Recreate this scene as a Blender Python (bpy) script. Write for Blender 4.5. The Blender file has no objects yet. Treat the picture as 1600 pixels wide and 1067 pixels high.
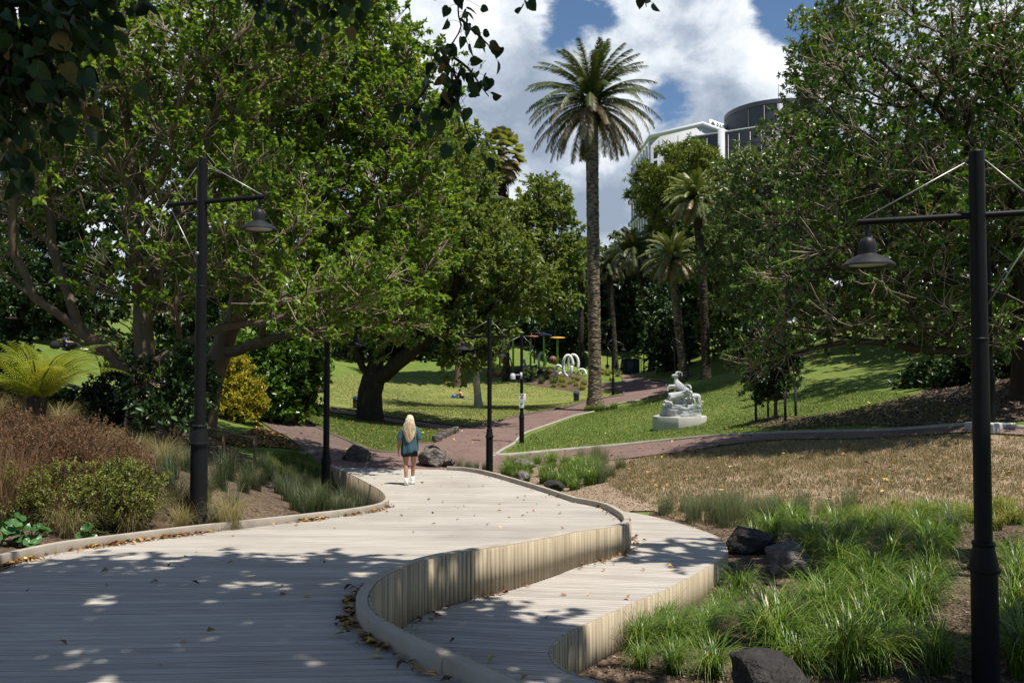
import bpy, bmesh, math, random
import numpy as np
from mathutils import Vector, Matrix, noise as mnoise

random.seed(7)
C = bpy.context.scene.collection
scene = bpy.context.scene
R = math.radians
F, HX, HY, EYE = 1244.0, 800.0, 533.5, 1.65
PITCH = R(1.82)
CP, SP = math.cos(PITCH), math.sin(PITCH)
SUN_EL, SUN_H = R(69), np.array([0.80, -0.60])

# ------------------------------------------------------------------ camera geometry used for laying the site out
def ray(px, py):
    u, v = (px - HX) / F, (HY - py) / F
    return np.array([u, CP - SP * v, SP + CP * v])
def P(px, py, Y):
    d = ray(px, py)
    s = Y / d[1]
    return np.array([d[0] * s, Y, EYE + d[2] * s])
def mpp(Y):
    return Y / F                                   # metres per photo pixel at depth Y

# ------------------------------------------------------------------ mesh helpers
def mk_mesh(name, V, faces, attrs=None, smooth=False):
    V = np.ascontiguousarray(V, dtype=np.float32)
    me = bpy.data.meshes.new(name)
    if not isinstance(faces, list): faces = [faces]
    faces = [np.asarray(f, dtype=np.int32) for f in faces if len(f)]
    loops = np.concatenate([f.ravel() for f in faces])
    sizes = np.concatenate([np.full(len(f), f.shape[1], dtype=np.int32) for f in faces])
    starts = np.concatenate([[0], np.cumsum(sizes)[:-1]]).astype(np.int32)
    me.vertices.add(len(V)); me.vertices.foreach_set('co', V.ravel())
    me.loops.add(len(loops)); me.loops.foreach_set('vertex_index', loops)
    me.polygons.add(len(sizes)); me.polygons.foreach_set('loop_start', starts)
    if smooth: me.polygons.foreach_set('use_smooth', np.ones(len(sizes), dtype=bool))
    me.update(calc_edges=True)
    for k, a in (attrs or {}).items():
        at = me.attributes.new(k, 'FLOAT', 'POINT')
        at.data.foreach_set('value', np.ascontiguousarray(a, dtype=np.float32))
    return me

class MB:
    """collects shapes; build() links them as one mesh object"""
    def __init__(s): s.V, s.F, s.n, s.A = [], {}, 0, []
    def add(s, V, faces, a=None):
        V = np.asarray(V, float)
        for f in (faces if isinstance(faces, list) else [faces]):
            f = np.asarray(f, int)
            if len(f): s.F.setdefault(f.shape[1], []).append(f + s.n)
        s.V.append(V); s.n += len(V)
        s.A.append(np.zeros(len(V)) + (0 if a is None else a))
        return s
    def box(s, c, size, yaw=0, a=None, taper=1.0, tilt=None):
        x, y, z = [q / 2 for q in size]
        V = np.array([(-x, -y, -z), (x, -y, -z), (x, y, -z), (-x, y, -z),
                      (-x * taper, -y * taper, z), (x * taper, -y * taper, z), (x * taper, y * taper, z), (-x * taper, y * taper, z)])
        if tilt is not None: V = V @ np.array(tilt).T
        cy, sy = math.cos(yaw), math.sin(yaw)
        V = V @ np.array([(cy, sy, 0), (-sy, cy, 0), (0, 0, 1)]) + np.array(c)
        return s.add(V, np.array([(0, 3, 2, 1), (4, 5, 6, 7), (0, 1, 5, 4), (1, 2, 6, 5), (2, 3, 7, 6), (3, 0, 4, 7)]), a)
    def tube(s, pts, rad, n=8, cap=True, a=None, flat=None):
        pts = np.asarray(pts, float); m = len(pts)
        rad = np.full(m, rad, float) if np.isscalar(rad) else np.asarray(rad, float)
        T = np.gradient(pts, axis=0); T /= np.linalg.norm(T, axis=1)[:, None] + 1e-9
        up = np.array([0, 0, 1.]) if abs(T[0, 2]) < .9 else np.array([1., 0, 0])
        U = np.cross(T[0], up); U /= np.linalg.norm(U)
        ang = np.arange(n) * 2 * math.pi / n
        V = np.zeros((m, n, 3))
        for i in range(m):
            U = U - T[i] * np.dot(U, T[i]); U /= np.linalg.norm(U) + 1e-9
            W = np.cross(T[i], U)
            fl = 1 if flat is None else flat
            V[i] = pts[i] + rad[i] * (np.cos(ang)[:, None] * U + fl * np.sin(ang)[:, None] * W)
        i, j = np.meshgrid(np.arange(m - 1), np.arange(n), indexing='ij')
        q = np.stack([i * n + j, i * n + (j + 1) % n, (i + 1) * n + (j + 1) % n, (i + 1) * n + j], -1).reshape(-1, 4)
        fs = [q]
        V = V.reshape(-1, 3)
        if cap and n >= 3:
            V = np.vstack([V, pts[:1], pts[-1:]]); b = m * n
            k = np.arange(n)
            fs.append(np.stack([np.full(n, b), (k + 1) % n, k], 1))
            fs.append(np.stack([np.full(n, b + 1), (m - 1) * n + k, (m - 1) * n + (k + 1) % n], 1))
        return s.add(V, fs, a)
    def lathe(s, prof, n=24, c=(0, 0, 0), a=None, sx=1, sy=1):
        prof = np.asarray(prof, float); m = len(prof)
        ang = np.arange(n) * 2 * math.pi / n
        V = np.zeros((m, n, 3))
        V[..., 0] = prof[:, :1] * np.cos(ang) * sx; V[..., 1] = prof[:, :1] * np.sin(ang) * sy; V[..., 2] = prof[:, 1:2]
        i, j = np.meshgrid(np.arange(m - 1), np.arange(n), indexing='ij')
        q = np.stack([i * n + j, i * n + (j + 1) % n, (i + 1) * n + (j + 1) % n, (i + 1) * n + j], -1).reshape(-1, 4)
        return s.add(V.reshape(-1, 3) + np.array(c), q, a)
    def rings(s, rings, a=None, cap=True):
        """loft through closed rings of equal length"""
        rings = np.asarray(rings, float); m, n = rings.shape[:2]
        i, j = np.meshgrid(np.arange(m - 1), np.arange(n), indexing='ij')
        q = np.stack([i * n + j, i * n + (j + 1) % n, (i + 1) * n + (j + 1) % n, (i + 1) * n + j], -1).reshape(-1, 4)
        V = rings.reshape(-1, 3); fs = [q]
        if cap:
            V = np.vstack([V, rings[0].mean(0)[None], rings[-1].mean(0)[None]]); b = m * n; k = np.arange(n)
            fs.append(np.stack([np.full(n, b), (k + 1) % n, k], 1))
            fs.append(np.stack([np.full(n, b + 1), (m - 1) * n + k, (m - 1) * n + (k + 1) % n], 1))
        return s.add(V, fs, a)
    def prism(s, poly, z0, z1, a=None):
        poly = np.asarray(poly, float); n = len(poly)
        V = np.vstack([np.c_[poly, np.full(n, z0)], np.c_[poly, np.full(n, z1)]])
        k = np.arange(n)
        s.add(V, [np.stack([k, (k + 1) % n, n + (k + 1) % n, n + k], 1)], a)
        s.F.setdefault(n, []).append((np.arange(n)[::-1])[None] + s.n - 2 * n)
        s.F.setdefault(n, []).append((n + np.arange(n))[None] + s.n - 2 * n)
        return s
    def mesh(s, name, smooth=False, attr='rnd'):
        return mk_mesh(name, np.vstack(s.V), [np.vstack(f) for f in s.F.values()], {attr: np.concatenate(s.A)}, smooth)
    def build(s, name, m, parent=None, smooth=False, loc=None):
        return link(name, s.mesh(name, smooth), m, parent, loc)

def link(name, me, m, parent=None, loc=None):
    o = bpy.data.objects.new(name, me); C.objects.link(o)
    if m is not None and not me.materials: me.materials.append(m)
    if parent is not None: o.parent = parent
    if loc is not None: o.location = loc
    return o
def tag(o, label, cat, group=None):
    o['label'] = label; o['category'] = cat
    if group: o['group'] = group
    return o
def thing(name, label, cat, loc=(0, 0, 0), rz=0, group=None):
    o = bpy.data.objects.new(name, None); C.objects.link(o)
    o.location = loc; o.rotation_euler = (0, 0, rz); o.empty_display_size = .2
    return tag(o, label, cat, group)
def kind(o, k): o['kind'] = k; return o
def copy_tree(o, parent=None):
    c = o.copy(); C.objects.link(c); c.parent = parent
    for ch in list(o.children): copy_tree(ch, c)
    return c
def autosmooth(o, ang=40):
    me = o.data
    me.polygons.foreach_set('use_smooth', np.ones(len(me.polygons), dtype=bool))
    me.set_sharp_from_angle(angle=R(ang))
    return o
def bevel(o, w=.01, seg=2):
    b = o.modifiers.new('bevel', 'BEVEL'); b.width = w; b.segments = seg; b.limit_method = 'ANGLE'
    return o
def skin_mesh(name, nodes, edges, sub=2):
    """one continuous body grown from a skeleton: nodes {k:(x,y,z,r)}"""
    keys = list(nodes); idx = {k: i for i, k in enumerate(keys)}
    me = bpy.data.meshes.new(name + '_bones')
    me.from_pydata([nodes[k][:3] for k in keys], [(idx[a], idx[b]) for a, b in edges], [])
    o = bpy.data.objects.new(name + '_bones', me); C.objects.link(o)
    o.modifiers.new('skin', 'SKIN').use_smooth_shade = True
    for i, k in enumerate(keys):
        r = nodes[k][3]
        sv = me.skin_vertices[0].data[i]
        sv.radius = (r, r) if np.isscalar(r) else r
        sv.use_root = (i == 0)
    s = o.modifiers.new('sub', 'SUBSURF'); s.levels = s.render_levels = sub
    dg = bpy.context.evaluated_depsgraph_get()
    out = bpy.data.meshes.new_from_object(o.evaluated_get(dg))
    out.name = name
    bpy.data.objects.remove(o); bpy.data.meshes.remove(me)
    return out

# ------------------------------------------------------------------ materials
class NT:
    def __init__(s, name):
        s.m = bpy.data.materials.new(name); s.m.use_nodes = True
        s.t = s.m.node_tree; s.t.nodes.clear()
        s.out = s.n('ShaderNodeOutputMaterial')
    def n(s, typ, **kw):
        nd = s.t.nodes.new(typ)
        for k, v in kw.items():
            if k in nd.inputs: nd.inputs[k].default_value = v
            else: setattr(nd, k, v)
        return nd
    def l(s, a, b): s.t.links.new(a, b)
    def coord(s, scale=(1, 1, 1), rot=(0, 0, 0), kind='Object'):
        tc = s.n('ShaderNodeTexCoord'); mp = s.n('ShaderNodeMapping')
        mp.inputs['Scale'].default_value = scale; mp.inputs['Rotation'].default_value = rot
        s.l(tc.outputs[kind], mp.inputs['Vector']); return mp.outputs['Vector']
    def noise(s, vec, scale, detail=4, rough=.55, dist=0):
        nd = s.n('ShaderNodeTexNoise'); nd.inputs['Scale'].default_value = scale
        nd.inputs['Detail'].default_value = detail; nd.inputs['Roughness'].default_value = rough
        nd.inputs['Distortion'].default_value = dist
        s.l(vec, nd.inputs['Vector']); return nd.outputs['Fac']
    def ramp(s, fac, stops, interp='LINEAR'):
        nd = s.n('ShaderNodeValToRGB'); cr = nd.color_ramp; cr.interpolation = interp
        while len(cr.elements) < len(stops): cr.elements.new(.5)
        for e, (p, c) in zip(cr.elements, stops):
            e.position = p; e.color = (*c, 1) if len(c) == 3 else c
        s.l(fac, nd.inputs['Fac']); return nd.outputs['Color']
    def mix(s, fac, a, b, typ='MIX'):
        nd = s.n('ShaderNodeMix', data_type='RGBA', blend_type=typ)
        for sock, v in ((nd.inputs[0], fac), (nd.inputs[6], a), (nd.inputs[7], b)):
            if isinstance(v, (int, float)): sock.default_value = v
            elif isinstance(v, tuple): sock.default_value = (*v, 1) if len(v) == 3 else v
            else: s.l(v, sock)
        return nd.outputs[2]
    def math(s, op, a, b=None):
        nd = s.n('ShaderNodeMath', operation=op)
        for i, v in enumerate((a, b)):
            if v is None: continue
            if isinstance(v, (int, float)): nd.inputs[i].default_value = v
            else: s.l(v, nd.inputs[i])
        return nd.outputs[0]
    def attr(s, name):
        return s.n('ShaderNodeAttribute', attribute_name=name).outputs['Fac']
    def bsdf(s, col, rough=.7, spec=.4, metal=0, bump=None, bstr=.3, bdist=.02, coat=0):
        b = s.n('ShaderNodeBsdfPrincipled')
        for k, v in (('Base Color', col), ('Roughness', rough)):
            if isinstance(v, (int, float)): b.inputs[k].default_value = v
            elif isinstance(v, tuple): b.inputs[k].default_value = (*v, 1)
            else: s.l(v, b.inputs[k])
        b.inputs['Specular IOR Level'].default_value = spec
        b.inputs['Metallic'].default_value = metal
        b.inputs['Coat Weight'].default_value = coat
        if bump is not None:
            bp = s.n('ShaderNodeBump'); bp.inputs['Strength'].default_value = bstr; bp.inputs['Distance'].default_value = bdist
            s.l(bump, bp.inputs['Height']); s.l(bp.outputs['Normal'], b.inputs['Normal'])
        return b.outputs[0]
    def done(s, sh): s.l(sh, s.out.inputs['Surface']); return s.m

def M_noise(name, stops, scale=4, rough=.8, bstr=.3, bdist=.02, detail=6, bscale=None, spec=.35, metal=0, stretch=(1, 1, 1), coat=0):
    t = NT(name); v = t.coord(stretch)
    f = t.noise(v, scale, detail)
    col = t.ramp(f, stops)
    bf = t.noise(v, bscale or scale * 4, 5)
    return t.done(t.bsdf(col, rough, spec, metal, bf, bstr, bdist, coat))
def M_leaf(name, stops, rough=.42, trans=.28, spec=.45, tcol=None, attr='rnd'):
    t = NT(name); col = t.ramp(t.attr(attr), stops)
    b = t.bsdf(col, rough, spec)
    tr = t.n('ShaderNodeBsdfTranslucent')
    tc = t.mix(1.0, col, tcol or (1.35, 1.25, .55), 'MULTIPLY'); t.l(tc, tr.inputs['Color'])
    mx = t.n('ShaderNodeMixShader'); mx.inputs[0].default_value = trans
    t.l(b, mx.inputs[1]); t.l(tr.outputs[0], mx.inputs[2])
    return t.done(mx.outputs[0])
def M_attr(name, stops, rough=.6, spec=.3, attr='rnd', interp='LINEAR'):
    t = NT(name); col = t.ramp(t.attr(attr), stops, interp)
    return t.done(t.bsdf(col, rough, spec))

def g(*stops):       # evenly spread colour stops
    k = len(stops); return [(i / (k - 1), c) for i, c in enumerate(stops)]

M = {}
def mats():
    # bark
    t = NT('bark_brown'); v = t.coord((1, 1, .25)); f = t.noise(v, 9, 8, .65)
    M['bark'] = t.done(t.bsdf(t.ramp(f, g((.045, .032, .022), (.12, .088, .06), (.23, .18, .13))), .9, .2, bump=t.noise(v, 22, 8, .7), bstr=.9, bdist=.03))
    t = NT('bark_dark'); v = t.coord((1, 1, .18)); f = t.noise(v, 7, 8, .65)
    M['bark_dark'] = t.done(t.bsdf(t.ramp(f, g((.02, .015, .011), (.05, .038, .028), (.1, .08, .06))), .9, .2, bump=t.noise(v, 16, 8, .7), bstr=1, bdist=.06))
    M['twig_pale'] = M_noise('bark_pale_twig', g((.17, .125, .085), (.42, .34, .25)), 6, .85, .4, .01)
    # palm trunk: crosswise leaf-scar bands
    def palmbark(name, c):
        t = NT(name); v = t.coord((1, 1, 1))
        w = t.n('ShaderNodeTexVoronoi', feature='F1'); w.inputs['Scale'].default_value = 1
        mp = t.coord((3.2, 3.2, 7.5)); t.l(mp, w.inputs['Vector'])
        f = t.math('ADD', t.math('MULTIPLY', w.outputs['Distance'], .9), t.math('MULTIPLY', t.noise(v, 5, 6), .5))
        return t.done(t.bsdf(t.ramp(f, [(.2, c[2]), (.55, c[1]), (1.0, c[0])]), .95, .15, bump=t.math('SUBTRACT', 1, f), bstr=.8, bdist=.06))
    M['palm_bark'] = palmbark('palm_bark_grey', ((.06, .045, .032), (.2, .16, .115), (.4, .335, .25)))
    M['palm_bark_dark'] = palmbark('palm_bark_dark', ((.02, .016, .012), (.06, .047, .036), (.13, .105, .08)))
    M['palm_smooth'] = M_noise('palm_bark_pale', g((.16, .15, .11), (.3, .28, .2), (.4, .38, .28)), 3, .85, .3, .02, stretch=(1, 1, 2))
    # leaves
    M['leaf_glossy'] = M_leaf('leaf_glossy_green', [(0, (.045, .09, .015)), (.45, (.12, .21, .028)), (.8, (.2, .3, .04)), (.94, (.26, .34, .06)), (.975, (.42, .35, .04)), (1, (.42, .24, .04))], .42, .5, .42)
    M['leaf_right'] = M_leaf('leaf_deep_green', [(0, (.03, .07, .011)), (.5, (.075, .155, .02)), (.85, (.145, .245, .032)), (.96, (.19, .27, .045)), (.985, (.35, .16, .03)), (1, (.35, .09, .03))], .3, .26, .5)
    M['leaf_olive'] = M_leaf('leaf_olive', [(0, (.09, .115, .028)), (.5, (.17, .2, .045)), (1, (.28, .29, .075))], .5, .34, .35)
    M['leaf_soft'] = M_leaf('leaf_soft_green', [(0, (.075, .115, .028)), (.5, (.14, .2, .045)), (1, (.24, .285, .075))], .48, .4, .38)
    M['leaf_mid'] = M_leaf('leaf_mid_green', [(0, (.045, .085, .025)), (.5, (.09, .15, .038)), (1, (.17, .22, .06))], .45, .25, .4)
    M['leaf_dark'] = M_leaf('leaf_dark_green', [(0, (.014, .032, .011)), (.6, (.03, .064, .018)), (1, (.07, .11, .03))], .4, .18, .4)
    M['leaf_grey'] = M_leaf('leaf_grey_green', [(0, (.07, .11, .04)), (.5, (.13, .185, .068)), (.85, (.2, .26, .1)), (1, (.3, .34, .18))], .42, .22, .45)
    M['leaf_conifer'] = M_leaf('leaf_conifer_green', [(0, (.08, .115, .02)), (.6, (.16, .21, .035)), (1, (.26, .3, .06))], .6, .2, .25)
    M['leaf_gold'] = M_leaf('leaf_golden', [(0, (.17, .18, .02)), (.5, (.38, .34, .035)), (1, (.55, .47, .06))], .55, .35, .3)
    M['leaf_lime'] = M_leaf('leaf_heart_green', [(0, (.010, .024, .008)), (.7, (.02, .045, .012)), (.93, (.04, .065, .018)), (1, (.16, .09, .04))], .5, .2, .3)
    M['leaf_round'] = M_leaf('leaf_round_green', [(0, (.03, .09, .02)), (1, (.07, .17, .05))], .35, .2, .5)
    M['palm_leaf'] = M_leaf('palm_frond_green', [(0, (.2, .16, .1)), (.25, (.2, .155, .08)), (.4, (.095, .105, .035)), (.7, (.065, .09, .028)), (1, (.1, .12, .035))], .45, .15, .4)
    M['palm_leaf_pale'] = M_leaf('fan_palm_frond', [(0, (.36, .28, .18)), (.3, (.3, .24, .13)), (.45, (.2, .22, .08)), (1, (.26, .3, .11))], .5, .35, .3)
    M['palm_leaf_lit'] = M_leaf('palm_frond_sunlit', [(0, (.32, .25, .16)), (.25, (.3, .24, .12)), (.4, (.18, .2, .06)), (.7, (.14, .175, .05)), (1, (.2, .23, .065))], .45, .15, .4)  # brighter copy of the palm frond colours, sunlight put into the colour
    M['fern'] = M_leaf('fern_frond', [(0, (.12, .17, .02)), (.5, (.24, .29, .03)), (1, (.36, .36, .06))], .5, .35, .3)
    M['fern_dead'] = M_leaf('fern_frond_dead', g((.1, .05, .025), (.2, .1, .05)), .8, .15, .2)
    # grasses
    M['grass_lush'] = M_leaf('grass_lush', [(0, (.03, .065, .011)), (.45, (.085, .165, .02)), (.8, (.18, .27, .036)), (.94, (.26, .32, .07)), (1, (.42, .34, .14))], .36, .34, .5)
    M['grass_gold'] = M_leaf('grass_yellow_green', [(0, (.09, .13, .02)), (.6, (.19, .23, .04)), (1, (.4, .3, .13))], .5, .3, .35)
    M['grass_dark'] = M_leaf('grass_dark', [(0, (.022, .042, .016)), (.6, (.045, .075, .026)), (1, (.15, .15, .07))], .5, .25, .35)
    M['grass_grey'] = M_leaf('grass_grey_green', [(0, (.08, .11, .055)), (.6, (.13, .17, .085)), (1, (.26, .26, .16))], .6, .3, .2)
    M['grass_buff'] = M_leaf('grass_buff', [(0, (.17, .15, .07)), (.6, (.3, .26, .13)), (1, (.42, .36, .2))], .6, .3, .2)
    M['grass_brown'] = M_leaf('grass_brown_seed', [(0, (.1, .065, .035)), (.5, (.2, .115, .075)), (1, (.32, .21, .14))], .7, .3, .2)
    M['lawn_blade'] = M_leaf('lawn_blade', [(0, (.08, .13, .028)), (.6, (.125, .185, .04)), (.9, (.2, .225, .065)), (1, (.34, .3, .14))], .55, .3, .3)
    M['lawn_blade_dry'] = M_leaf('lawn_blade_dry', [(0, (.13, .165, .045)), (.6, (.19, .22, .065)), (1, (.28, .27, .11))], .6, .3, .25)
    M['tuft'] = M_leaf('dry_slope_tuft', [(0, (.08, .12, .035)), (.28, (.14, .17, .06)), (.42, (.29, .22, .135)), (1, (.42, .315, .21))], .65, .25, .2)
    M['litter'] = M_attr('leaf_litter', [(0, (.07, .035, .018)), (.45, (.2, .09, .035)), (.75, (.36, .19, .06)), (.9, (.5, .36, .06)), (1, (.45, .38, .2))], .7)
    M['chips'] = M_attr('bark_chips', [(0, (.04, .028, .02)), (.5, (.13, .09, .065)), (.85, (.26, .19, .14)), (1, (.4, .32, .25))], .9)
    # ground
    def lawn(name, a, b, c):
        t = NT(name); v = t.coord()
        f = t.mix(.5, t.noise(v, .35, 5, .6), t.noise(v, 2.3, 6, .65))
        f2 = t.noise(v, 38, 4, .7)
        col = t.ramp(f, [(.3, a), (.5, b), (.66, c)])
        col = t.mix(.55, col, t.ramp(f2, [(.25, (.4, .42, .35)), (.75, (1.35, 1.3, 1.2))]), 'MULTIPLY')
        return t.done(t.bsdf(col, .95, .1, bump=f2, bstr=.8, bdist=.05))
    M['lawn'] = lawn('lawn_green', (.085, .135, .028), (.125, .18, .04), (.21, .22, .07))
    M['lawn_dry'] = lawn('lawn_yellow_green', (.13, .165, .045), (.19, .215, .065), (.27, .26, .1))
    t = NT('dry_slope'); v = t.coord(); f = t.mix(.5, t.noise(v, .9, 6, .65), t.noise(v, 7, 6, .7)); f2 = t.noise(v, 60, 3)
    col = t.ramp(f, [(.3, (.2, .17, .095)), (.42, (.3, .225, .155)), (.6, (.36, .27, .195)), (.75, (.42, .325, .245))])
    M['dry'] = t.done(t.bsdf(t.mix(.5, col, t.ramp(f2, g((.5, .5, .5), (1.4, 1.4, 1.4))), 'MULTIPLY'), .95, .1, bump=f2, bstr=.8, bdist=.04))
    t = NT('mulch'); v = t.coord(); w = t.n('ShaderNodeTexVoronoi'); w.inputs['Scale'].default_value = 26; t.l(v, w.inputs['Vector'])
    col = t.ramp(w.outputs['Color'], g((.035, .025, .018), (.12, .085, .06), (.25, .19, .14)))
    M['mulch'] = t.done(t.bsdf(t.mix(t.noise(v, 1.2, 5), col, t.mix(.5, col, (.1, .07, .05))), .95, .1, bump=w.outputs['Distance'], bstr=1, bdist=.04))
    def aggregate(name, a, b, c):
        t = NT(name); v = t.coord(); w = t.n('ShaderNodeTexVoronoi'); w.inputs['Scale'].default_value = 55; t.l(v, w.inputs['Vector'])
        hs = t.n('ShaderNodeSeparateColor'); t.l(w.outputs['Color'], hs.inputs[0])
        col = t.ramp(hs.outputs[0], [(0, a), (.6, b), (1, c)])
        col = t.mix(.5, col, t.ramp(t.noise(v, .8, 6, .65), [(.3, (.55, .55, .55)), (.7, (1.35, 1.35, 1.35))]), 'MULTIPLY')
        return t.done(t.bsdf(col, .9, .2, bump=w.outputs['Distance'], bstr=.5, bdist=.01))
    M['path'] = aggregate('path_red_aggregate', (.09, .055, .047), (.165, .104, .088), (.27, .195, .175))
    M['path_dark'] = aggregate('path_dark_asphalt', (.07, .047, .04), (.125, .085, .073), (.2, .15, .135))
    M['kerb'] = M_noise('kerb_stone', g((.16, .145, .12), (.32, .3, .26), (.42, .4, .36)), 3, .9, .3)
    M['edging'] = M_noise('edging_timber', g((.06, .045, .035), (.16, .125, .1)), 5, .9, .4)
    # boardwalk timber
    def timber(name, stops, yaw, bright=(.86, 1.12)):
        t = NT(name)
        v = t.coord((.9, 14, 14), (0, 0, -yaw)); f = t.noise(v, 2.2, 6, .65)
        col = t.ramp(f, stops)
        col = t.mix(1, col, t.ramp(t.attr('rnd'), g((bright[0],) * 3, (bright[1],) * 3)), 'MULTIPLY')
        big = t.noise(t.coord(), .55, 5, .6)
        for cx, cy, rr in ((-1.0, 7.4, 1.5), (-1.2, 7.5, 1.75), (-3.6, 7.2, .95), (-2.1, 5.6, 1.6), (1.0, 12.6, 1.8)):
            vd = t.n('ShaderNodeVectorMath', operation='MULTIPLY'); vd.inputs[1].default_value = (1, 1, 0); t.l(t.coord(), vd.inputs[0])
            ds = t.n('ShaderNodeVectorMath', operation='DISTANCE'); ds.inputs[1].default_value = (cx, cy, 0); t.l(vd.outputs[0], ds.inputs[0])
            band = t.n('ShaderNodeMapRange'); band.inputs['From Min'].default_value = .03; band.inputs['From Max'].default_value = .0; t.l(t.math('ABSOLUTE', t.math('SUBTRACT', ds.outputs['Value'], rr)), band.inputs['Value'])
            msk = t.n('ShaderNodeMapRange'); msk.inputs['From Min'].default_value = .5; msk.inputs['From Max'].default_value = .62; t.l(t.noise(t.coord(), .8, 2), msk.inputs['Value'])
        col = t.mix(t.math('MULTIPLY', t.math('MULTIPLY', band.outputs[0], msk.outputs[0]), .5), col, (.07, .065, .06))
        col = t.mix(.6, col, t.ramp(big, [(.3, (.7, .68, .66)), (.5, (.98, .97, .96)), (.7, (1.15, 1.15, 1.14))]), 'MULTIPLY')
        return t.done(t.bsdf(col, .85, .2, bump=f, bstr=.35, bdist=.006))
    st = [(.2, (.238, .216, .19)), (.5, (.375, .347, .312)), (.8, (.485, .456, .418))]
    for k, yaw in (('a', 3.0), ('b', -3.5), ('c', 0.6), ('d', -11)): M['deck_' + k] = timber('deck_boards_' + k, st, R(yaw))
    t = NT('fascia_slats'); v = t.coord((10, 10, .7)); f = t.noise(v, 2, 6, .65)
    col = t.ramp(f, [(.2, (.22, .18, .125)), (.5, (.36, .3, .215)), (.8, (.47, .405, .305))])
    col = t.mix(1, col, t.ramp(t.attr('rnd'), [(0, (.7, .68, .66)), (.07, (.92, .91, .9)), (.8, (1.04, 1.04, 1.02)), (1, (1.12, 1.12, 1.1))]), 'MULTIPLY')
    M['fascia'] = t.done(t.bsdf(col, .85, .2, bump=f, bstr=.3, bdist=.006))
    M['kerb_wood'] = M_noise('kerb_timber', g((.2, .17, .135), (.34, .3, .25), (.44, .4, .35)), 3, .85, .3, .01)
    M['under'] = M_noise('gap_backing_dark', g((.02, .016, .012), (.05, .04, .03)), 3, .95)  # near-black, so slat gaps and underside read as shade
    # metal, stone, paint
    M['post'] = M_noise('post_black_paint', g((.006, .0065, .008), (.010, .0105, .012)), 3, .5, .05, .005, spec=.14)
    M['shade'] = M_noise('lamp_black_satin', g((.011, .012, .015), (.018, .019, .022)), 3, .5, .05, .005, spec=.22)
    M['steel'] = M_noise('steel_rod', g((.34, .34, .33), (.45, .44, .42)), 3, .45, .05, .005, metal=.7)
    M['lens'] = M_noise('lamp_diffuser', g((.3, .29, .26), (.4, .39, .36)), 3, .3)
    M['concrete'] = M_noise('concrete_pale', g((.3, .29, .26), (.42, .41, .38), (.5, .49, .46)), 2, .9, .15)
    M['marble'] = M_noise('statue_stone', g((.34, .35, .36), (.44, .45, .46), (.5, .51, .52)), 3, .7, .35, .02, bscale=9)
    M['marble_rock'] = M_noise('statue_rock', g((.22, .23, .24), (.36, .37, .38), (.47, .48, .49)), 2.5, .85, .9, .05, bscale=7)
    t = NT('boulder_lava'); v = t.coord(); f = t.noise(v, 5, 10, .75)
    w = t.n('ShaderNodeTexVoronoi'); w.inputs['Scale'].default_value = 14; t.l(v, w.inputs['Vector'])
    M['rock'] = t.done(t.bsdf(t.ramp(f, [(.3, (.035, .03, .026)), (.5, (.12, .105, .095)), (.65, (.25, .23, .21)), (.75, (.36, .34, .32))]), .95, .15, bump=t.mix(.5, f, w.outputs['Distance']), bstr=1, bdist=.07))
    M['rock_dark'] = M_noise('boulder_dark', g((.010, .009, .009), (.03, .027, .025), (.085, .078, .07)), 7, .9, 1, .08, bscale=16)
    M['white_paint'] = M_noise('render_white', g((.4, .42, .45), (.46, .48, .51)), .2, .7, .05)
    M['white_trim'] = M_noise('trim_white', g((.5, .51, .53), (.56, .57, .59)), .3, .6, .05)
    M['glass_dark'] = M_noise('window_glass', g((.02, .028, .036), (.04, .055, .07)), .4, .12, .02, spec=.7)
    M['black_glass'] = M_noise('black_cladding', g((.010, .013, .02), (.016, .02, .03)), .3, .3, .02, spec=.5)
    M['tower_grey'] = M_noise('tower_mesh_grey', g((.04, .046, .056), (.065, .072, .085)), .6, .7, .3, .1, stretch=(1, 1, 3))
    M['tower_pale'] = M_noise('tower_strip', g((.22, .22, .25), (.28, .28, .31)), .6, .6, .1)
    M['balcony'] = M_noise('balcony_dark', g((.05, .05, .06), (.1, .1, .115)), .6, .5, .1)
    M['grey_wall'] = M_noise('wall_pale_grey', g((.4, .42, .44), (.5, .52, .54)), .3, .7)
    M['bin'] = M_noise('bin_black', g((.016, .017, .02), (.03, .031, .034)), 3, .45, .05)
    M['blue'] = M_noise('paint_blue', g((.02, .08, .28), (.03, .11, .36)), 3, .4, .05)
    M['sign_white'] = M_noise('sign_white', g((.72, .75, .78), (.78, .8, .82)), 3, .45, .03)
    M['ink'] = M_noise('sign_ink', g((.02, .025, .035), (.03, .035, .05)), 3, .6, .03)
    M['sign_red'] = M_noise('sign_red', g((.5, .06, .05), (.56, .08, .07)), 3, .5, .03)
    M['lime_paint'] = M_noise('paint_lime', g((.2, .5, .03), (.26, .58, .05)), 3, .4, .05)
    M['white_plastic'] = M_noise('plastic_white', g((.66, .68, .68), (.76, .77, .77)), 3, .35, .05)
    M['orange'] = M_noise('paint_orange', g((.5, .26, .03), (.58, .32, .05)), 3, .45)
    M['rust'] = M_noise('paint_rust_red', g((.28, .07, .035), (.36, .1, .05)), 3, .5)
    M['purple'] = M_noise('paint_purple', g((.15, .08, .42), (.2, .11, .52)), 3, .45)
    M['yellow'] = M_noise('paint_yellow', g((.65, .48, .06), (.75, .58, .09)), 3, .45)
    M['maroon'] = M_noise('paint_maroon', g((.12, .045, .04), (.24, .11, .1)), 5, .6)
    M['kiosk'] = M_noise('kiosk_green_black', g((.016, .024, .022), (.028, .038, .034)), 2, .6)
    M['wood_rail'] = M_noise('rail_timber', g((.06, .045, .03), (.17, .13, .085), (.26, .2, .13)), 5, .9, .5)
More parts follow.
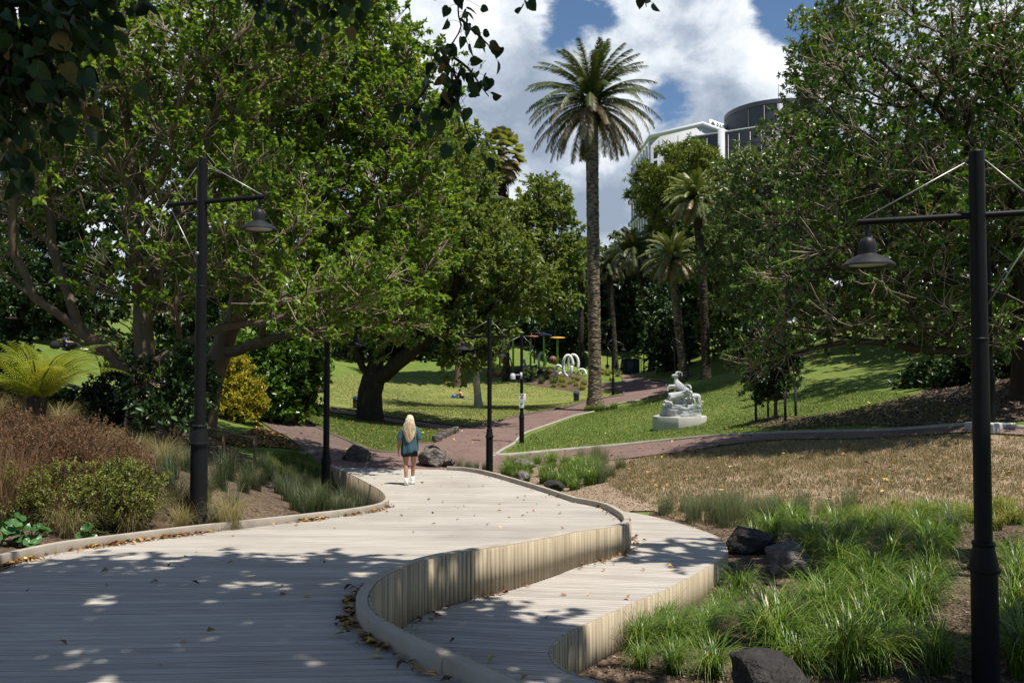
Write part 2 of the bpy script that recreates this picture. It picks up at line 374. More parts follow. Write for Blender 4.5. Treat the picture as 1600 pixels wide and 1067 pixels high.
    M['stake'] = M_noise('stake_dark', g((.012, .011, .01), (.03, .027, .023)), 4, .9)
    # people
    M['skin'] = M_noise('skin_tan', g((.34, .17, .1), (.42, .22, .135)), 6, .55, .05)
    M['skin_pale'] = M_noise('skin_pale', g((.46, .27, .2), (.54, .33, .25)), 6, .55, .05)
    t = NT('shirt_teal'); v = t.coord(); M['teal'] = t.done(t.bsdf(t.ramp(t.noise(v, 5, 5), g((.035, .085, .105), (.06, .125, .15))), .9, .15, bump=t.noise(t.coord((7, 7, 1.6)), 1.6, 4), bstr=.7, bdist=.05))
    M['black_cloth'] = M_noise('cloth_black', g((.008, .008, .01), (.018, .018, .022)), 6, .9, .3)
    M['white_cloth'] = M_noise('cloth_white', g((.68, .68, .7), (.78, .78, .8)), 8, .85, .3, .01)
    M['navy'] = M_noise('cloth_navy', g((.012, .022, .07), (.02, .035, .1)), 6, .9, .3)
    M['red_cloth'] = M_noise('cloth_red', g((.25, .03, .04), (.35, .05, .06)), 6, .9, .3)
    M['grey_cloth'] = M_noise('cloth_grey', g((.2, .2, .22), (.36, .36, .38)), 8, .9, .3)
    t = NT('hair_blonde'); v = t.coord((40, 40, 1.2)); f = t.noise(v, 1.3, 5)
    hz = t.n('ShaderNodeSeparateXYZ'); t.l(t.coord(), hz.inputs[0])
    c1 = t.ramp(f, g((.3, .2, .1), (.62, .5, .34), (.8, .7, .55)))
    M['blonde'] = t.done(t.bsdf(t.mix(t.math('MULTIPLY', t.math('SUBTRACT', 1.5, hz.outputs['Z']), 1.1), c1, t.mix(1, c1, (.95, .74, .5), 'MULTIPLY')), .5, .4, bump=f, bstr=.7, bdist=.02))
    M['hair_dark'] = M_noise('hair_dark', g((.015, .01, .008), (.05, .035, .025)), 9, .6)
mats()
# ------------------------------------------------------------------ terrain
ZD_Y = np.array([-6, 5.8, 9.3, 12.5, 15.8, 23, 26]); ZD_Z = np.array([0, 0, -.35, -.69, -1.02, -1.17, -1.2])
def zd(Y): return np.interp(Y, ZD_Y, ZD_Z)                  # upper boardwalk surface
ZL_Y = np.array([-6, 4.4, 6.7, 8.1, 10.6, 14.5, 17]); ZL_Z = np.array([-.36, -.36, -.475, -.59, -.735, -1.0, -1.2])
def zl(Y): return np.interp(Y, ZL_Y, ZL_Z)                  # lower boardwalk surface
def solve(px, py, zf, dz=0.):
    lo, hi = 1.5, 40.
    d = ray(px, py)
    for _ in range(60):
        Y = (lo + hi) / 2
        if EYE + d[2] / d[1] * Y > zf(Y) + dz: lo = Y
        else: hi = Y
    return np.array([d[0] / d[1] * Y, Y])
def smooth_poly(pts, step=.06, closed=False):
    """Catmull-Rom through pts, resampled to an even step"""
    pts = np.asarray(pts, float); n = len(pts); out = []
    for i in range(n - 1):
        p0, p1, p2, p3 = pts[max(i - 1, 0)], pts[i], pts[i + 1], pts[min(i + 2, n - 1)]
        for t in np.linspace(0, 1, 14, endpoint=False):
            out.append(.5 * (2 * p1 + (p2 - p0) * t + (2 * p0 - 5 * p1 + 4 * p2 - p3) * t * t + (3 * p1 - p0 - 3 * p2 + p3) * t ** 3))
    out.append(pts[-1]); out = np.array(out)
    for _ in range(3): out[1:-1] = (out[:-2] + 2 * out[1:-1] + out[2:]) / 4
    s = np.r_[0, np.cumsum(np.linalg.norm(np.diff(out, axis=0), axis=1))]
    q = np.arange(0, s[-1], step)
    return np.stack([np.interp(q, s, out[:, k]) for k in range(out.shape[1])], 1)

LPX = [(-60, 899), (0, 885), (100, 862), (200, 848), (313, 833), (400, 823), (500, 811), (560, 803), (597, 795), (608, 786), (600, 774), (580, 762), (550, 746), (525, 735), (513, 729.5)]
left_edge = np.vstack([[(-7.6, -3), (-6.9, 2), (-6.1, 5.4)], [solve(x, y, zd) for x, y in LPX]])
RPX = [(700, 728), (730, 730), (760, 735), (800, 745.5), (869, 766), (938, 783), (970, 796), (983, 808), (978, 817), (955, 822), (903, 829), (860, 838), (800, 848.6), (744, 857), (685, 867), (641, 879.5), (604, 896), (583, 913), (574, 931), (579, 950), (600, 968), (622, 980), (661, 999), (710, 1018), (761, 1041), (815, 1065)]
right_edge = np.vstack([[solve(x, y, zd, .1) for x, y in RPX], [(.5, 3.45), (1.2, 2.4), (2.0, .6), (2.4, -3)]])
R2PX = [(984, 800.5), (1024, 808), (1075, 822), (1110, 834), (1127, 845), (1134, 857), (1130, 869), (1092, 893), (1041, 920), (1006, 934), (972, 949), (920, 972), (886, 988), (866, 1003), (857, 1018), (862, 1033), (878, 1046), (903, 1056), (934, 1066)]
low_edge = np.vstack([[(.3, 17), (1.4, 15.6)], [solve(x, y, zl) for x, y in R2PX], [(1.3, 4.3), (2.4, 3.2), (3.6, 1.2), (4.2, -3)]])
LE = smooth_poly(left_edge); RE = smooth_poly(right_edge); L2 = smooth_poly(low_edge)
deck_poly = np.vstack([LE, RE])
def pip(pts, poly):
    x, y = pts[:, 0], pts[:, 1]; inside = np.zeros(len(pts), bool)
    x1, y1 = poly[:, 0], poly[:, 1]; x2, y2 = np.roll(x1, -1), np.roll(y1, -1)
    for a, b, c, d in zip(x1, y1, x2, y2):
        k = ((b > y) != (d > y))
        if k.any(): inside ^= k & (x < (c - a) * (y - b) / (d - b + 1e-12) + a)
    return inside
low_poly = np.vstack([L2, [(1.2, -3), (-.8, 4.2), (-1.9, 5.2), (-2.0, 7.4), (-1.0, 8.6), (-.2, 10.8), (-.4, 14), (-.3, 16.6)]])

CT = [(640, 731, 23), (500, 715, 25), (700, 700, 27.5), (815, 693, 32), (775, 713, 27), (600, 690, 31), (578, 658, 42), (651, 697, 28.5), (715, 678, 36),
      (748, 637, 58), (722, 623, 72), (557, 640, 54.8), (900, 630, 66), (930, 642, 55), (800, 655, 47), (958, 617, 62), (1010, 623, 58), (1047, 606, 66), (987, 587, 85),
      (1006, 589, 95), (985, 585, 105), (950, 583, 112), (1070, 592, 75), (1103, 597, 70), (1018, 580, 95), (908, 575, 95),
      (1210, 655, 27), (1250, 600, 40), (1300, 540, 52), (1160, 580, 55), (1200, 560, 65), (1130, 560, 75), (1400, 560, 45), (1400, 620, 26), (1560, 655, 19.5), (1600, 580, 26),
      (1600, 678, 18.5), (1400, 684, 20.5), (1200, 685, 22.5), (1100, 695, 24), (1000, 708, 25.5), (875, 712, 26.5), (1065, 668, 34), (900, 690, 32),
      (1300, 760, 15.3), (1000, 770, 16.2), (1300, 810, 13.6), (1600, 800, 13.2), (1400, 900, 9.5), (1200, 1000, 7.6), (1150, 880, 10.3), (1600, 950, 8), (1000, 1050, 6.6),
      (200, 700, 16), (50, 665, 13.5), (100, 760, 11), (420, 722, 20), (380, 690, 23), (440, 665, 32), (450, 650, 36), (105, 545, 44), (200, 600, 32), (130, 625, 24), (20, 540, 50),
      (480, 600, 62), (500, 570, 78), (600, 600, 75), (600, 575, 95), (850, 605, 76), (860, 590, 84), (890, 578, 88), (780, 572, 92), (850, 540, 115), (700, 560, 105), (950, 545, 130), (1000, 540, 122), (1060, 560, 100), (650, 640, 52)]
cw = [P(*c) for c in CT] + [np.array(q, float) for q in [
      (3.79, 6.45, -.97), (-3.68, 9.4, -.28), (-3.75, 17, -1.13), (-5.6, 7.6, -.08), (-6.6, 4.5, .02), (-4.9, 8.6, -.2), (-3.2, 11.2, -.55), (-2.9, 13.5, -.95), (-2.55, 15.3, -1.4), (-3.2, 20, -1.4), (-9, 7, .35), (-12, 12, .7), (-7, -8, 0), (9, 3, -.6), (10, -10, -.3),
      (0, -10, -.7), (0, 4, -1.0), (.5, 9, -1.15), (0, 13, -1.45), (-.5, 18, -1.5), (3.2, 12, -.98), (2.6, 14.5, -1.02), (3, 2, -1.05),
      (-40, 20, 5), (-40, 60, 8), (45, 20, 7), (48, 60, 10), (-40, 120, 9), (55, 120, 12), (0, 145, 9), (-30, -10, 2), (30, -10, 2)]]
cw = np.array(cw)
def _U(r2): return np.where(r2 > 1e-12, r2 * np.log(r2 + 1e-12), 0.)
_sc = 30.0
_p = cw[:, :2] / _sc; _n = len(_p)
_K = _U(((_p[:, None] - _p[None]) ** 2).sum(-1)) + np.eye(_n) * 2e-4
_Q = np.c_[np.ones(_n), _p]
_sol = np.linalg.solve(np.block([[_K, _Q], [_Q.T, np.zeros((3, 3))]]), np.r_[cw[:, 2], np.zeros(3)])
def tps(X, Y):
    X = np.clip(np.asarray(X, float), -48, 58); Y = np.clip(np.asarray(Y, float), -12, 150)
    p = np.stack([X.ravel(), Y.ravel()], 1) / _sc; out = np.zeros(len(p))
    for i in range(0, len(p), 20000):
        q = p[i:i + 20000]
        out[i:i + 20000] = _U(((q[:, None] - _p[None]) ** 2).sum(-1)) @ _sol[:_n] + _sol[_n] + q @ _sol[_n + 1:]
    return out.reshape(X.shape)
def grid_axis(segs):
    a = [segs[0][0]]
    for lo, hi, st in segs:
        k = max(1, round((hi - lo) / st)); a += list(np.linspace(lo, hi, k + 1)[1:])
    return np.array(a)
GX = grid_axis([(-900, -200, 70), (-200, -60, 14), (-60, -30, 2), (-30, -13, .8), (-13, 14, .28), (14, 32, .8), (32, 64, 2), (64, 200, 14), (200, 900, 70)])
GY = grid_axis([(-300, -40, 26), (-40, -8, 2), (-8, 30, .28), (30, 72, .7), (72, 130, 1.5), (130, 200, 7), (200, 1200, 80)])
gxx, gyy = np.meshgrid(GX, GY)
GH = tps(gxx, gyy)
_flat = np.stack([gxx.ravel(), gyy.ravel()], 1)
_near = (np.abs(_flat[:, 0]) < 10) & (_flat[:, 1] < 25) & (_flat[:, 1] > -4)
_idx = np.where(_near)[0]
_in = pip(_flat[_idx], deck_poly); _in2 = pip(_flat[_idx], low_poly)
_h = GH.ravel()
_h[_idx[_in]] = np.minimum(_h[_idx[_in]], zd(_flat[_idx[_in], 1]) - .14)
_h[_idx[_in2]] = np.minimum(_h[_idx[_in2]], zl(_flat[_idx[_in2], 1]) - .2)
_q = _flat[_idx]; _le = LE[::4]                          # keep the bed below the kerb along the left edge
_dd = np.sqrt(np.min(((_q[:, None, :] - _le[None]) ** 2).sum(-1), axis=1)); _lf = (~_in) & (_q[:, 0] < 0) & (_dd < 1.6)
_h[_idx[_lf]] = np.minimum(_h[_idx[_lf]], zd(_q[_lf, 1]) - .03 + np.maximum(_dd[_lf] - .45, 0) * .3)
_lf = (~_in) & (_q[:, 0] < 0) & (_dd < 1.6) & (_q[:, 1] > 15.0) & (_q[:, 1] < 21.5)   # the bed drops away behind the bend, baring the timber wall
_h[_idx[_lf]] = np.minimum(_h[_idx[_lf]], zd(_q[_lf, 1]) - .55 + np.maximum(_dd[_lf] - .5, 0) * .3)
GH = _h.reshape(gxx.shape)
def gz(X, Y):
    X = np.asarray(X, float); Y = np.asarray(Y, float)
    i = np.clip(np.searchsorted(GX, X) - 1, 0, len(GX) - 2); j = np.clip(np.searchsorted(GY, Y) - 1, 0, len(GY) - 2)
    u = np.clip((X - GX[i]) / (GX[i + 1] - GX[i]), 0, 1); v = np.clip((Y - GY[j]) / (GY[j + 1] - GY[j]), 0, 1)
    a, b, c, d = GH[j, i], GH[j, i + 1], GH[j + 1, i], GH[j + 1, i + 1]
    return a * (1 - u) * (1 - v) + b * u * (1 - v) + c * (1 - u) * v + d * u * v
def at(px, py, ymax=300):
    """the ground point seen at a photo pixel"""
    d = ray(px, py); Ys = np.r_[np.arange(2.5, 40, .05), np.arange(40, ymax, .2)]
    X = d[0] / d[1] * Ys; Z = EYE + d[2] / d[1] * Ys
    hit = np.where(Z <= gz(X, Ys))[0]
    Y = Ys[hit[0]] if len(hit) else ymax
    X = d[0] / d[1] * Y
    return np.array([X, Y, float(gz(X, Y))])
def onz(X, Y, dz=0): return (float(X), float(Y), float(gz(X, Y)) + dz)

nx, ny = len(GX), len(GY)
jj, ii = np.meshgrid(np.arange(ny - 1), np.arange(nx - 1), indexing='ij')
gf = np.stack([jj * nx + ii, jj * nx + ii + 1, (jj + 1) * nx + ii + 1, (jj + 1) * nx + ii], -1).reshape(-1, 4)
ground = kind(link('ground', mk_mesh('ground', np.c_[_flat, GH.ravel()], gf, smooth=True), M['lawn']), 'structure')

def sheet(name, poly, m, off=.02, step=.5, slope=.0005):
    poly = np.asarray(poly, float)
    bm = bmesh.new()
    f = bm.faces.new([bm.verts.new((x, y, 0)) for x, y in poly])
    bmesh.ops.triangulate(bm, faces=[f])
    for ax in (0, 1):
        lo, hi = poly[:, ax].min(), poly[:, ax].max()
        c = lo + step
        while c < hi:
            st = step if (ax == 0 or c < 40) else step * 2.5
            co = [0, 0, 0]; no = [0, 0, 0]; co[ax] = c; no[ax] = 1
            bmesh.ops.bisect_plane(bm, geom=bm.verts[:] + bm.edges[:] + bm.faces[:], plane_co=co, plane_no=no)
            c += st
    for v in bm.verts: v.co.z = float(gz(v.co.x, v.co.y)) + off + slope * v.co.y
    bmesh.ops.recalc_face_normals(bm, faces=bm.faces)
    me = bpy.data.meshes.new(name); bm.to_mesh(me); bm.free()
    if me.polygons and me.polygons[0].normal.z < 0: me.flip_normals()
    me.polygons.foreach_set('use_smooth', np.ones(len(me.polygons), dtype=bool))
    return kind(link(name, me, m), 'structure')
def px2w(pts): return np.array([at(x, y)[:2] for x, y in pts])

main_px = [(500, 713), (540, 712), (590, 708), (619, 709), (651, 697), (678, 694), (692, 687), (715, 678), (730, 669), (756, 666), (800, 655), (852, 644), (912, 630), (939, 625), (965, 621), (975, 616), (965, 611), (939, 607),
           (912, 605), (898, 602), (905, 597), (945, 599), (968, 598), (974, 595), (968, 587), (987, 586), (1010, 594), (1040, 601), (1047, 606), (1040, 616), (1010, 623), (950, 635), (912, 646), (875, 657), (822, 676), (800, 695), (775, 713),
           (800, 713), (875, 706), (950, 700), (1025, 692), (1100, 685), (1200, 680), (1400, 675), (1600, 672), (1750, 670), (1750, 684), (1600, 683), (1400, 684), (1200, 690), (1100, 702), (1010, 714), (950, 722), (850, 728), (790, 741), (765, 738), (700, 738), (640, 738), (505, 738)]
left_px = [(395, 650), (466, 648), (480, 660), (510, 677), (541, 690), (566, 702), (588, 708), (540, 712), (500, 713), (505, 738), (490, 722), (470, 700), (450, 684), (425, 672)]
back_px = [(430, 636), (512, 639.5), (561, 645), (595, 652), (625, 657), (662, 661), (692, 665), (729, 669.5), (715, 678), (700, 676), (662, 666.5), (595, 659), (557, 650.5), (512, 645), (430, 641)]
W_main, W_left, W_back = px2w(main_px), px2w(left_px), px2w(back_px)
central_px = [(430, 634), (512, 638), (595, 651), (662, 660), (730, 668), (756, 665), (800, 654), (852, 643), (912, 629), (962, 612), (905, 604), (880, 610), (800, 600), (700, 590), (560, 584), (500, 590), (440, 600)]
sheet('lawn', px2w(central_px), M['lawn_dry'], .012, 1.2)
sheet('path', W_back, M['path'], .026, .7)
sheet('path', W_left, M['path_dark'], .03, .5)
sheet('path', W_main, M['path'], .034, .5)
dry_px = [(966, 728), (1010, 716), (1100, 704), (1200, 692), (1400, 686), (1600, 685), (1750, 686), (1750, 800), (1600, 806), (1400, 812), (1200, 822), (1100, 826), (1020, 800), (975, 775), (940, 752)]
W_dry = px2w(dry_px); sheet('slope', W_dry, M['dry'], .02, .5)
bedR_px = [(1020, 801), (1100, 826), (1200, 821), (1400, 811), (1600, 805), (1750, 800), (1900, 1067)]
W_bedR = np.vstack([px2w(bedR_px), [(6, 1), (2.5, 1.0), (-.2, 4.4), (.2, 7), (1.4, 9.5), (1.3, 12), (1.8, 13.6)]])
sheet('planting_bed', W_bedR, M['mulch'], .016, .25)
_lo = LE + 0; _T = np.gradient(_lo, axis=0); _T /= np.linalg.norm(_T, axis=1)[:, None]; _lo = _lo + np.stack([-_T[:, 1], _T[:, 0]], 1) * .085
_lo = _lo[(_lo[:, 1] > 2.5) & (_lo[:, 1] < 21.6)][::4]
W_bedL = np.vstack([_lo, [(-5.2, 21.0), (-6.4, 19.5), (-8.5, 22), (-13, 20), (-13, 12), (-13, 3)]])
sheet('planting_bed', W_bedL, M['mulch'], .045, .2)
mul_px = [(1165, 668), (1180, 655), (1260, 652), (1330, 642), (1430, 618), (1560, 570), (1700, 560), (1750, 660), (1500, 664), (1340, 664), (1230, 672)]
sheet('mulch_slope', px2w(mul_px), M['mulch'], .016, .5)
play_px = [(775, 586), (800, 596), (850, 606), (905, 615), (925, 600), (905, 585), (860, 578), (790, 572)]
sheet('planting_bed', px2w(play_px), M['mulch'], .03, 1.0)
gravel_px = [(762, 738), (800, 727), (850, 724), (950, 721), (1010, 716), (985, 740), (985, 770), (1020, 800), (984, 801), (982, 812), (940, 790), (870, 772), (800, 752)]
sheet('gravel', px2w(gravel_px), M['dry'], .016, .4)
bankL_px = [(330, 690), (400, 668), (430, 676), (455, 690), (475, 705), (440, 700), (380, 700)]
sheet('mulch_slope', px2w(bankL_px), M['mulch'], .022, .5)

def kerb(pts, w, h, name, m, label, base=-.05, cat='kerb'):
    pts = smooth_poly(np.asarray(pts, float), .35)
    T = np.gradient(pts, axis=0); T /= np.linalg.norm(T, axis=1)[:, None]
    N = np.stack([-T[:, 1], T[:, 0]], 1)
    z = gz(pts[:, 0], pts[:, 1]) + .0005 * pts[:, 1]
    r = []
    for sx, sz in ((-1, base), (1, base), (1, h), (-1, h)):
        r.append(np.c_[pts + N * sx * w / 2, z + sz])
    b = MB().rings(np.stack(r, 1))
    o = b.build(name, m); kind(o, 'structure'); return o
kerb(px2w([(770, 713), (800, 712.5), (875, 705.5), (950, 699), (1025, 691.5), (1100, 684.5), (1200, 679.5), (1400, 674.5), (1600, 671.5), (1750, 669.5)]), .12, .09, 'kerb', M['kerb'], '')
kerb(px2w([(466, 647.5), (480, 659.5), (510, 676.5), (541, 689.5), (566, 701.5), (590, 707.5), (619, 708.5), (651, 696.5), (678, 693.5)]), .1, .08, 'kerb', M['edging'], '')
kerb(px2w([(430, 634), (512, 638.8), (561, 644.4), (595, 651.4), (625, 656.4), (662, 660.4), (692, 664.4), (730, 668.4), (756, 665.4), (800, 654.4), (852, 643.4), (912, 629.4), (939, 624.4), (965, 620.4), (975, 616), (965, 610.5), (939, 606.5)]), .14, .1, 'kerb', M['edging'], '')
kerb(px2w([(515, 645.2), (557, 650.7), (595, 659.2), (662, 667), (700, 677)]), .1, .07, 'kerb', M['edging'], '')
kerb(px2w([(771, 714), (800, 696), (822, 677), (875, 658), (912, 647), (950, 636), (1010, 624)]), .1, .06, 'kerb', M['kerb'], '')
kerb(px2w([(1047, 605), (1040, 600.5), (1010, 593.5), (987, 585.5)]), .16, .1, 'kerb', M['edging'], '')
kerb(px2w([(472, 714), (488, 709), (505, 712)]), .14, .12, 'kerb', M['kerb'], '')
sl = [at(x, y) for x, y in ((683, 691), (691, 686.5), (698, 682.5), (704, 680), (712, 677))]
for i, p in enumerate(sl):
    b = MB().box((0, 0, .16), (.42, .22, .3), yaw=.9 + .1 * i, a=.5)
    o = b.build('edging_block', M['rock']); o.location = p; bevel(o, .05)
    tag(o, 'rough stone block edging the path at the corner of the triangle lawn', 'stone block', 'stone blocks along the lawn corner')

# ------------------------------------------------------------------ boardwalk
def boards(name, poly, clips, yaw, zf, m, parent, pitch=.082, gap=.0055, rs=1):
    rng = np.random.default_rng(rs)
    bm = bmesh.new()
    f = bm.faces.new([bm.verts.new((x, y, 0)) for x, y in poly]); bmesh.ops.triangulate(bm, faces=[f])
    for co, no in clips:
        bmesh.ops.bisect_plane(bm, geom=bm.verts[:] + bm.edges[:] + bm.faces[:], plane_co=(*co, 0), plane_no=(*no, 0), clear_outer=True)
    n = np.array([-math.sin(yaw), math.cos(yaw)])
    s = np.array([v.co.x * n[0] + v.co.y * n[1] for v in bm.verts])
    k0, k1 = int(math.floor(s.min() / pitch)), int(math.ceil(s.max() / pitch))
    for k in range(k0, k1 + 1):
        for e in (0, gap):
            c = n * (k * pitch + e)
            bmesh.ops.bisect_plane(bm, geom=bm.verts[:] + bm.edges[:] + bm.faces[:], plane_co=(c[0], c[1], 0), plane_no=(n[0], n[1], 0))
    kill = []
    lay = bm.faces.layers.float.new('rnd')
    col = rng.random(k1 - k0 + 4)
    for f in bm.faces:
        c = f.calc_center_median(); q = (c.x * n[0] + c.y * n[1]) / pitch
        if (q - math.floor(q)) * pitch < gap: kill.append(f)
        else: f[lay] = col[int(math.floor(q)) - k0]
    bmesh.ops.delete(bm, geom=kill, context='FACES')
    for v in bm.verts: v.co.z = 0
    bmesh.ops.recalc_face_normals(bm, faces=bm.faces)
    for f in bm.faces:
        if f.normal.z < 0: f.normal_flip()
    bmesh.ops.solidify(bm, geom=bm.faces[:], thickness=.024)
    zmax = max(v.co.z for v in bm.verts)
    for v in bm.verts: v.co.z = v.co.z - zmax + float(zf(v.co.y))
    me = bpy.data.meshes.new(name); bm.to_mesh(me); bm.free()
    return link(name, me, m, parent)

def offset_in(path, d):
    T = np.gradient(path, axis=0); T /= np.linalg.norm(T, axis=1)[:, None]
    return path + np.stack([-T[:, 1], T[:, 0]], 1) * d
def slats(path, ztop, zbot, name, m, parent, w=.05, gap=.011, th=.022, rs=3):
    rng = np.random.default_rng(rs)
    p = smooth_poly(path, w + gap) if len(path) < 60 else path
    s = np.r_[0, np.cumsum(np.linalg.norm(np.diff(path, axis=0), axis=1))]
    q = np.arange(0, s[-1], w + gap)
    c = np.stack([np.interp(q, s, path[:, k]) for k in (0, 1)], 1)
    e = np.stack([np.interp(q + w, s, path[:, k]) for k in (0, 1)], 1)
    T = e - c; T /= np.linalg.norm(T, axis=1)[:, None] + 1e-9; N = np.stack([-T[:, 1], T[:, 0]], 1)
    b = MB()
    for i in range(len(q)):
        o = rng.normal() * .0015
        a0, a1 = c[i] + N[i] * o, e[i] + N[i] * o
        r = [np.r_[a0, 0], np.r_[a1, 0], np.r_[a1 + N[i] * th, 0], np.r_[a0 + N[i] * th, 0]]
        zt, zb = ztop(c[i]), zbot(c[i])
        if zt - zb < .03: continue
        lo = np.array(r); hi = np.array(r); lo[:, 2] = zb; hi[:, 2] = zt
        b.rings([lo, hi], a=rng.random())
    return b.build(name, m, parent)
def ribbon(path, w, z0, z1, name, m, parent):
    q = offset_in(path, w)
    r = [np.c_[path, z0(path)], np.c_[q, z0(path)], np.c_[q, z1(path)], np.c_[path, z1(path)]]
    R_ = np.stack(r, 1); b = MB()
    for i in range(0, len(R_) - 3, 40):                 # cap lengths butted with a thin joint
        sgm = R_[i:i + 41].copy(); sgm[-1] = sgm[-1] * .9 + sgm[-2] * .1; b.rings(sgm)
    o = b.build(name, m, parent); bevel(o, .006); return o

deck = thing('boardwalk', 'curving grey timber boardwalk ramp with a low kerb leading down to the path', 'boardwalk', (0, 0, 0))
seam1 = ((0, 5.85), (math.sin(R(.3)), math.cos(R(.3)))); seam2 = ((0, 15.8), (0, 1))
inv = lambda s: (s[0], (-s[1][0], -s[1][1]))
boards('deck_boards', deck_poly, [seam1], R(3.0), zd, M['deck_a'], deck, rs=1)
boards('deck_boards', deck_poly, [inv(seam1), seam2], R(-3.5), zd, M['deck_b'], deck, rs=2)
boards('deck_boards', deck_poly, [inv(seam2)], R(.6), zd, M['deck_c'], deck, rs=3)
# RE runs far->near with the deck on its right hand (negative side); LE runs near->far with the deck on its right
ribbon(RE, -.075, lambda p: zd(p[:, 1]) - .015, lambda p: zd(p[:, 1]) + .1, 'kerb', M['kerb_wood'], deck)
ribbon(offset_in(LE, .07), -.075, lambda p: zd(p[:, 1]) - .015, lambda p: zd(p[:, 1]) + .105, 'kerb', M['kerb_wood'], deck)
slats(offset_in(RE, .002), lambda p: zd(p[1]) + .09, lambda p: min(zl(p[1]) + .012, zd(p[1]) - .12), 'fascia', M['fascia'], deck, rs=4)
slats(offset_in(LE, .05), lambda p: zd(p[1]) + .09, lambda p: min(gz(p[0] - .15, p[1]), zd(p[1])) - .1, 'fascia', M['fascia'], deck, rs=5)
for path, off in ((RE, -.03), (LE, -.01)):
    q = offset_in(path, off)
    r = [np.c_[q, zd(q[:, 1]) - 1.5], np.c_[offset_in(q, -.04), zd(q[:, 1]) - 1.5], np.c_[offset_in(q, -.04), zd(q[:, 1]) - .03], np.c_[q, zd(q[:, 1]) - .03]]
    MB().rings(np.stack(r, 1)).build('dark_backing', M['under'], deck)  # dark backing strip added behind the slats to keep their gaps dark
low = thing('boardwalk', 'lower timber boardwalk step curving beside the ramp above the grasses', 'boardwalk', (0, 0, 0))
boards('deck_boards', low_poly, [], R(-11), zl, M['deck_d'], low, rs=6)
slats(L2, lambda p: zl(p[1]) + .004, lambda p: zl(p[1]) - .5, 'fascia', M['fascia'], low, rs=7)
q = offset_in(L2, -.06)
r = [np.c_[q, zl(q[:, 1]) - .47], np.c_[offset_in(q, -.05), zl(q[:, 1]) - .47], np.c_[offset_in(q, -.05), zl(q[:, 1]) - .03], np.c_[q, zl(q[:, 1]) - .03]]
MB().rings(np.stack(r, 1)).build('dark_backing', M['under'], low)
q = offset_in(L2, -.35)
r = [np.c_[q, zl(q[:, 1]) - 1.2], np.c_[offset_in(q, -.05), zl(q[:, 1]) - 1.2], np.c_[offset_in(q, -.05), zl(q[:, 1]) - .3], np.c_[q, zl(q[:, 1]) - .3]]
MB().rings(np.stack(r, 1)).build('dark_backing', M['under'], low)  # dark backing added under the lower deck to darken the open gap

# ------------------------------------------------------------------ park lamps
def lamp_parts(t, far=False, H=4.4):
    n = 10 if far else 24
    MB().lathe([(0, 0), (.1, 0), (.1, .05), (.098, 1.02)], n).build('base_sleeve', M['post'], t, True)
    b = MB().lathe([(.098, 1.0), (.118, 1.005), (.122, 1.02), (.118, 1.035), (.108, 1.04), (.078, 1.2), (.085, 1.21), (.087, 1.225), (.08, 1.24), (.066, 1.245)], n)
    autosmooth(b.build('collar', M['post'], t), 30)
    pm = MB().lathe([(.066, 1.2), (.064, H - 1.55), (.067, H - 1.545), (.067, H - 1.53), (.062, H - 1.525), (.058, H - .01), (.05, H), (0, H)], n); autosmooth(pm.build('post', M['post'], t), 20)
    za = H - .53
    ca = MB().tube([(-.5, 0, za), (.9, 0, za)], .027, 8 if far else 14); autosmooth(ca.build('cross_arm', M['post'], t), 50)
    l = MB().lathe([(0, za - .025), (.02, za - .025), (.02, za - .13), (.03, za - .135), (.052, za - .15), (.066, za - .18), (.07, za - .22), (.07, za - .275), (.085, za - .285), (.15, za - .315), (.212, za - .365), (.215, za - .378), (.206, za - .38), (.12, za - .335), (0, za - .335)], n, (.82, 0, 0))
    sh = l.build('lamp_shade', M['shade'], t); autosmooth(sh, 35)
    MB().lathe([(.15, za - .362), (.15, za - .368), (0, za - .368)], n, (.82, 0, 0)).build('diffuser', M['lens'], sh)
    for a, b_ in (((.06, 0, H - .08), (.85, 0, za + .03)), ((-.06, 0, H - .08), (-.47, 0, za + .03)), ((-.48, 0, za - .03), (-.065, 0, za - .72))):
        MB().tube([a, b_], .0058 if not far else .009, 5).build('stay_rod', M['steel'], t)
    if not far:
        MB().tube([(0, -.065, H - 1.15), (0, -.09, H - 1.15)], .02, 8).build('bolt', M['steel'], t)
    return t
lamps = [((3.79, 6.45), R(160), 'tall black park lamp nearest the camera at the right edge of the planting bed'),
         ((-4.06, 10.38), R(-19), 'black park lamp behind the kerb on the left, its shade hanging to the right'),
         ((-3.95, 17.0), R(-30), 'black park lamp post whose head is lost in the foliage left of the walking woman'),
         ((-.64, 22.7), R(160), 'black park lamp rising from the tussocks where the boardwalk meets the red path'),
         ((.39, 32.2), R(185), 'black park lamp carrying two white signs beside the red path'),
         ((11.58, 19.3), R(150), 'black park lamp on a concrete pad in the shade of the spreading tree')]
proto = None
lamp_objs = []
for (x, y), rz, lab in lamps:
    t = thing('street_lamp', lab, 'street lamp', onz(x, y), rz, 'black park lamps')
    if proto is None: lamp_parts(t); proto = t
    else:
        for ch in proto.children:
            c = copy_tree(ch, t)
    lamp_objs.append(t)
lamp_objs[1].location.z = -.47; lamp_objs[1].scale = (1.08, 1.08, 1.105); lamp_objs[0].location.z = -.99
farp = None
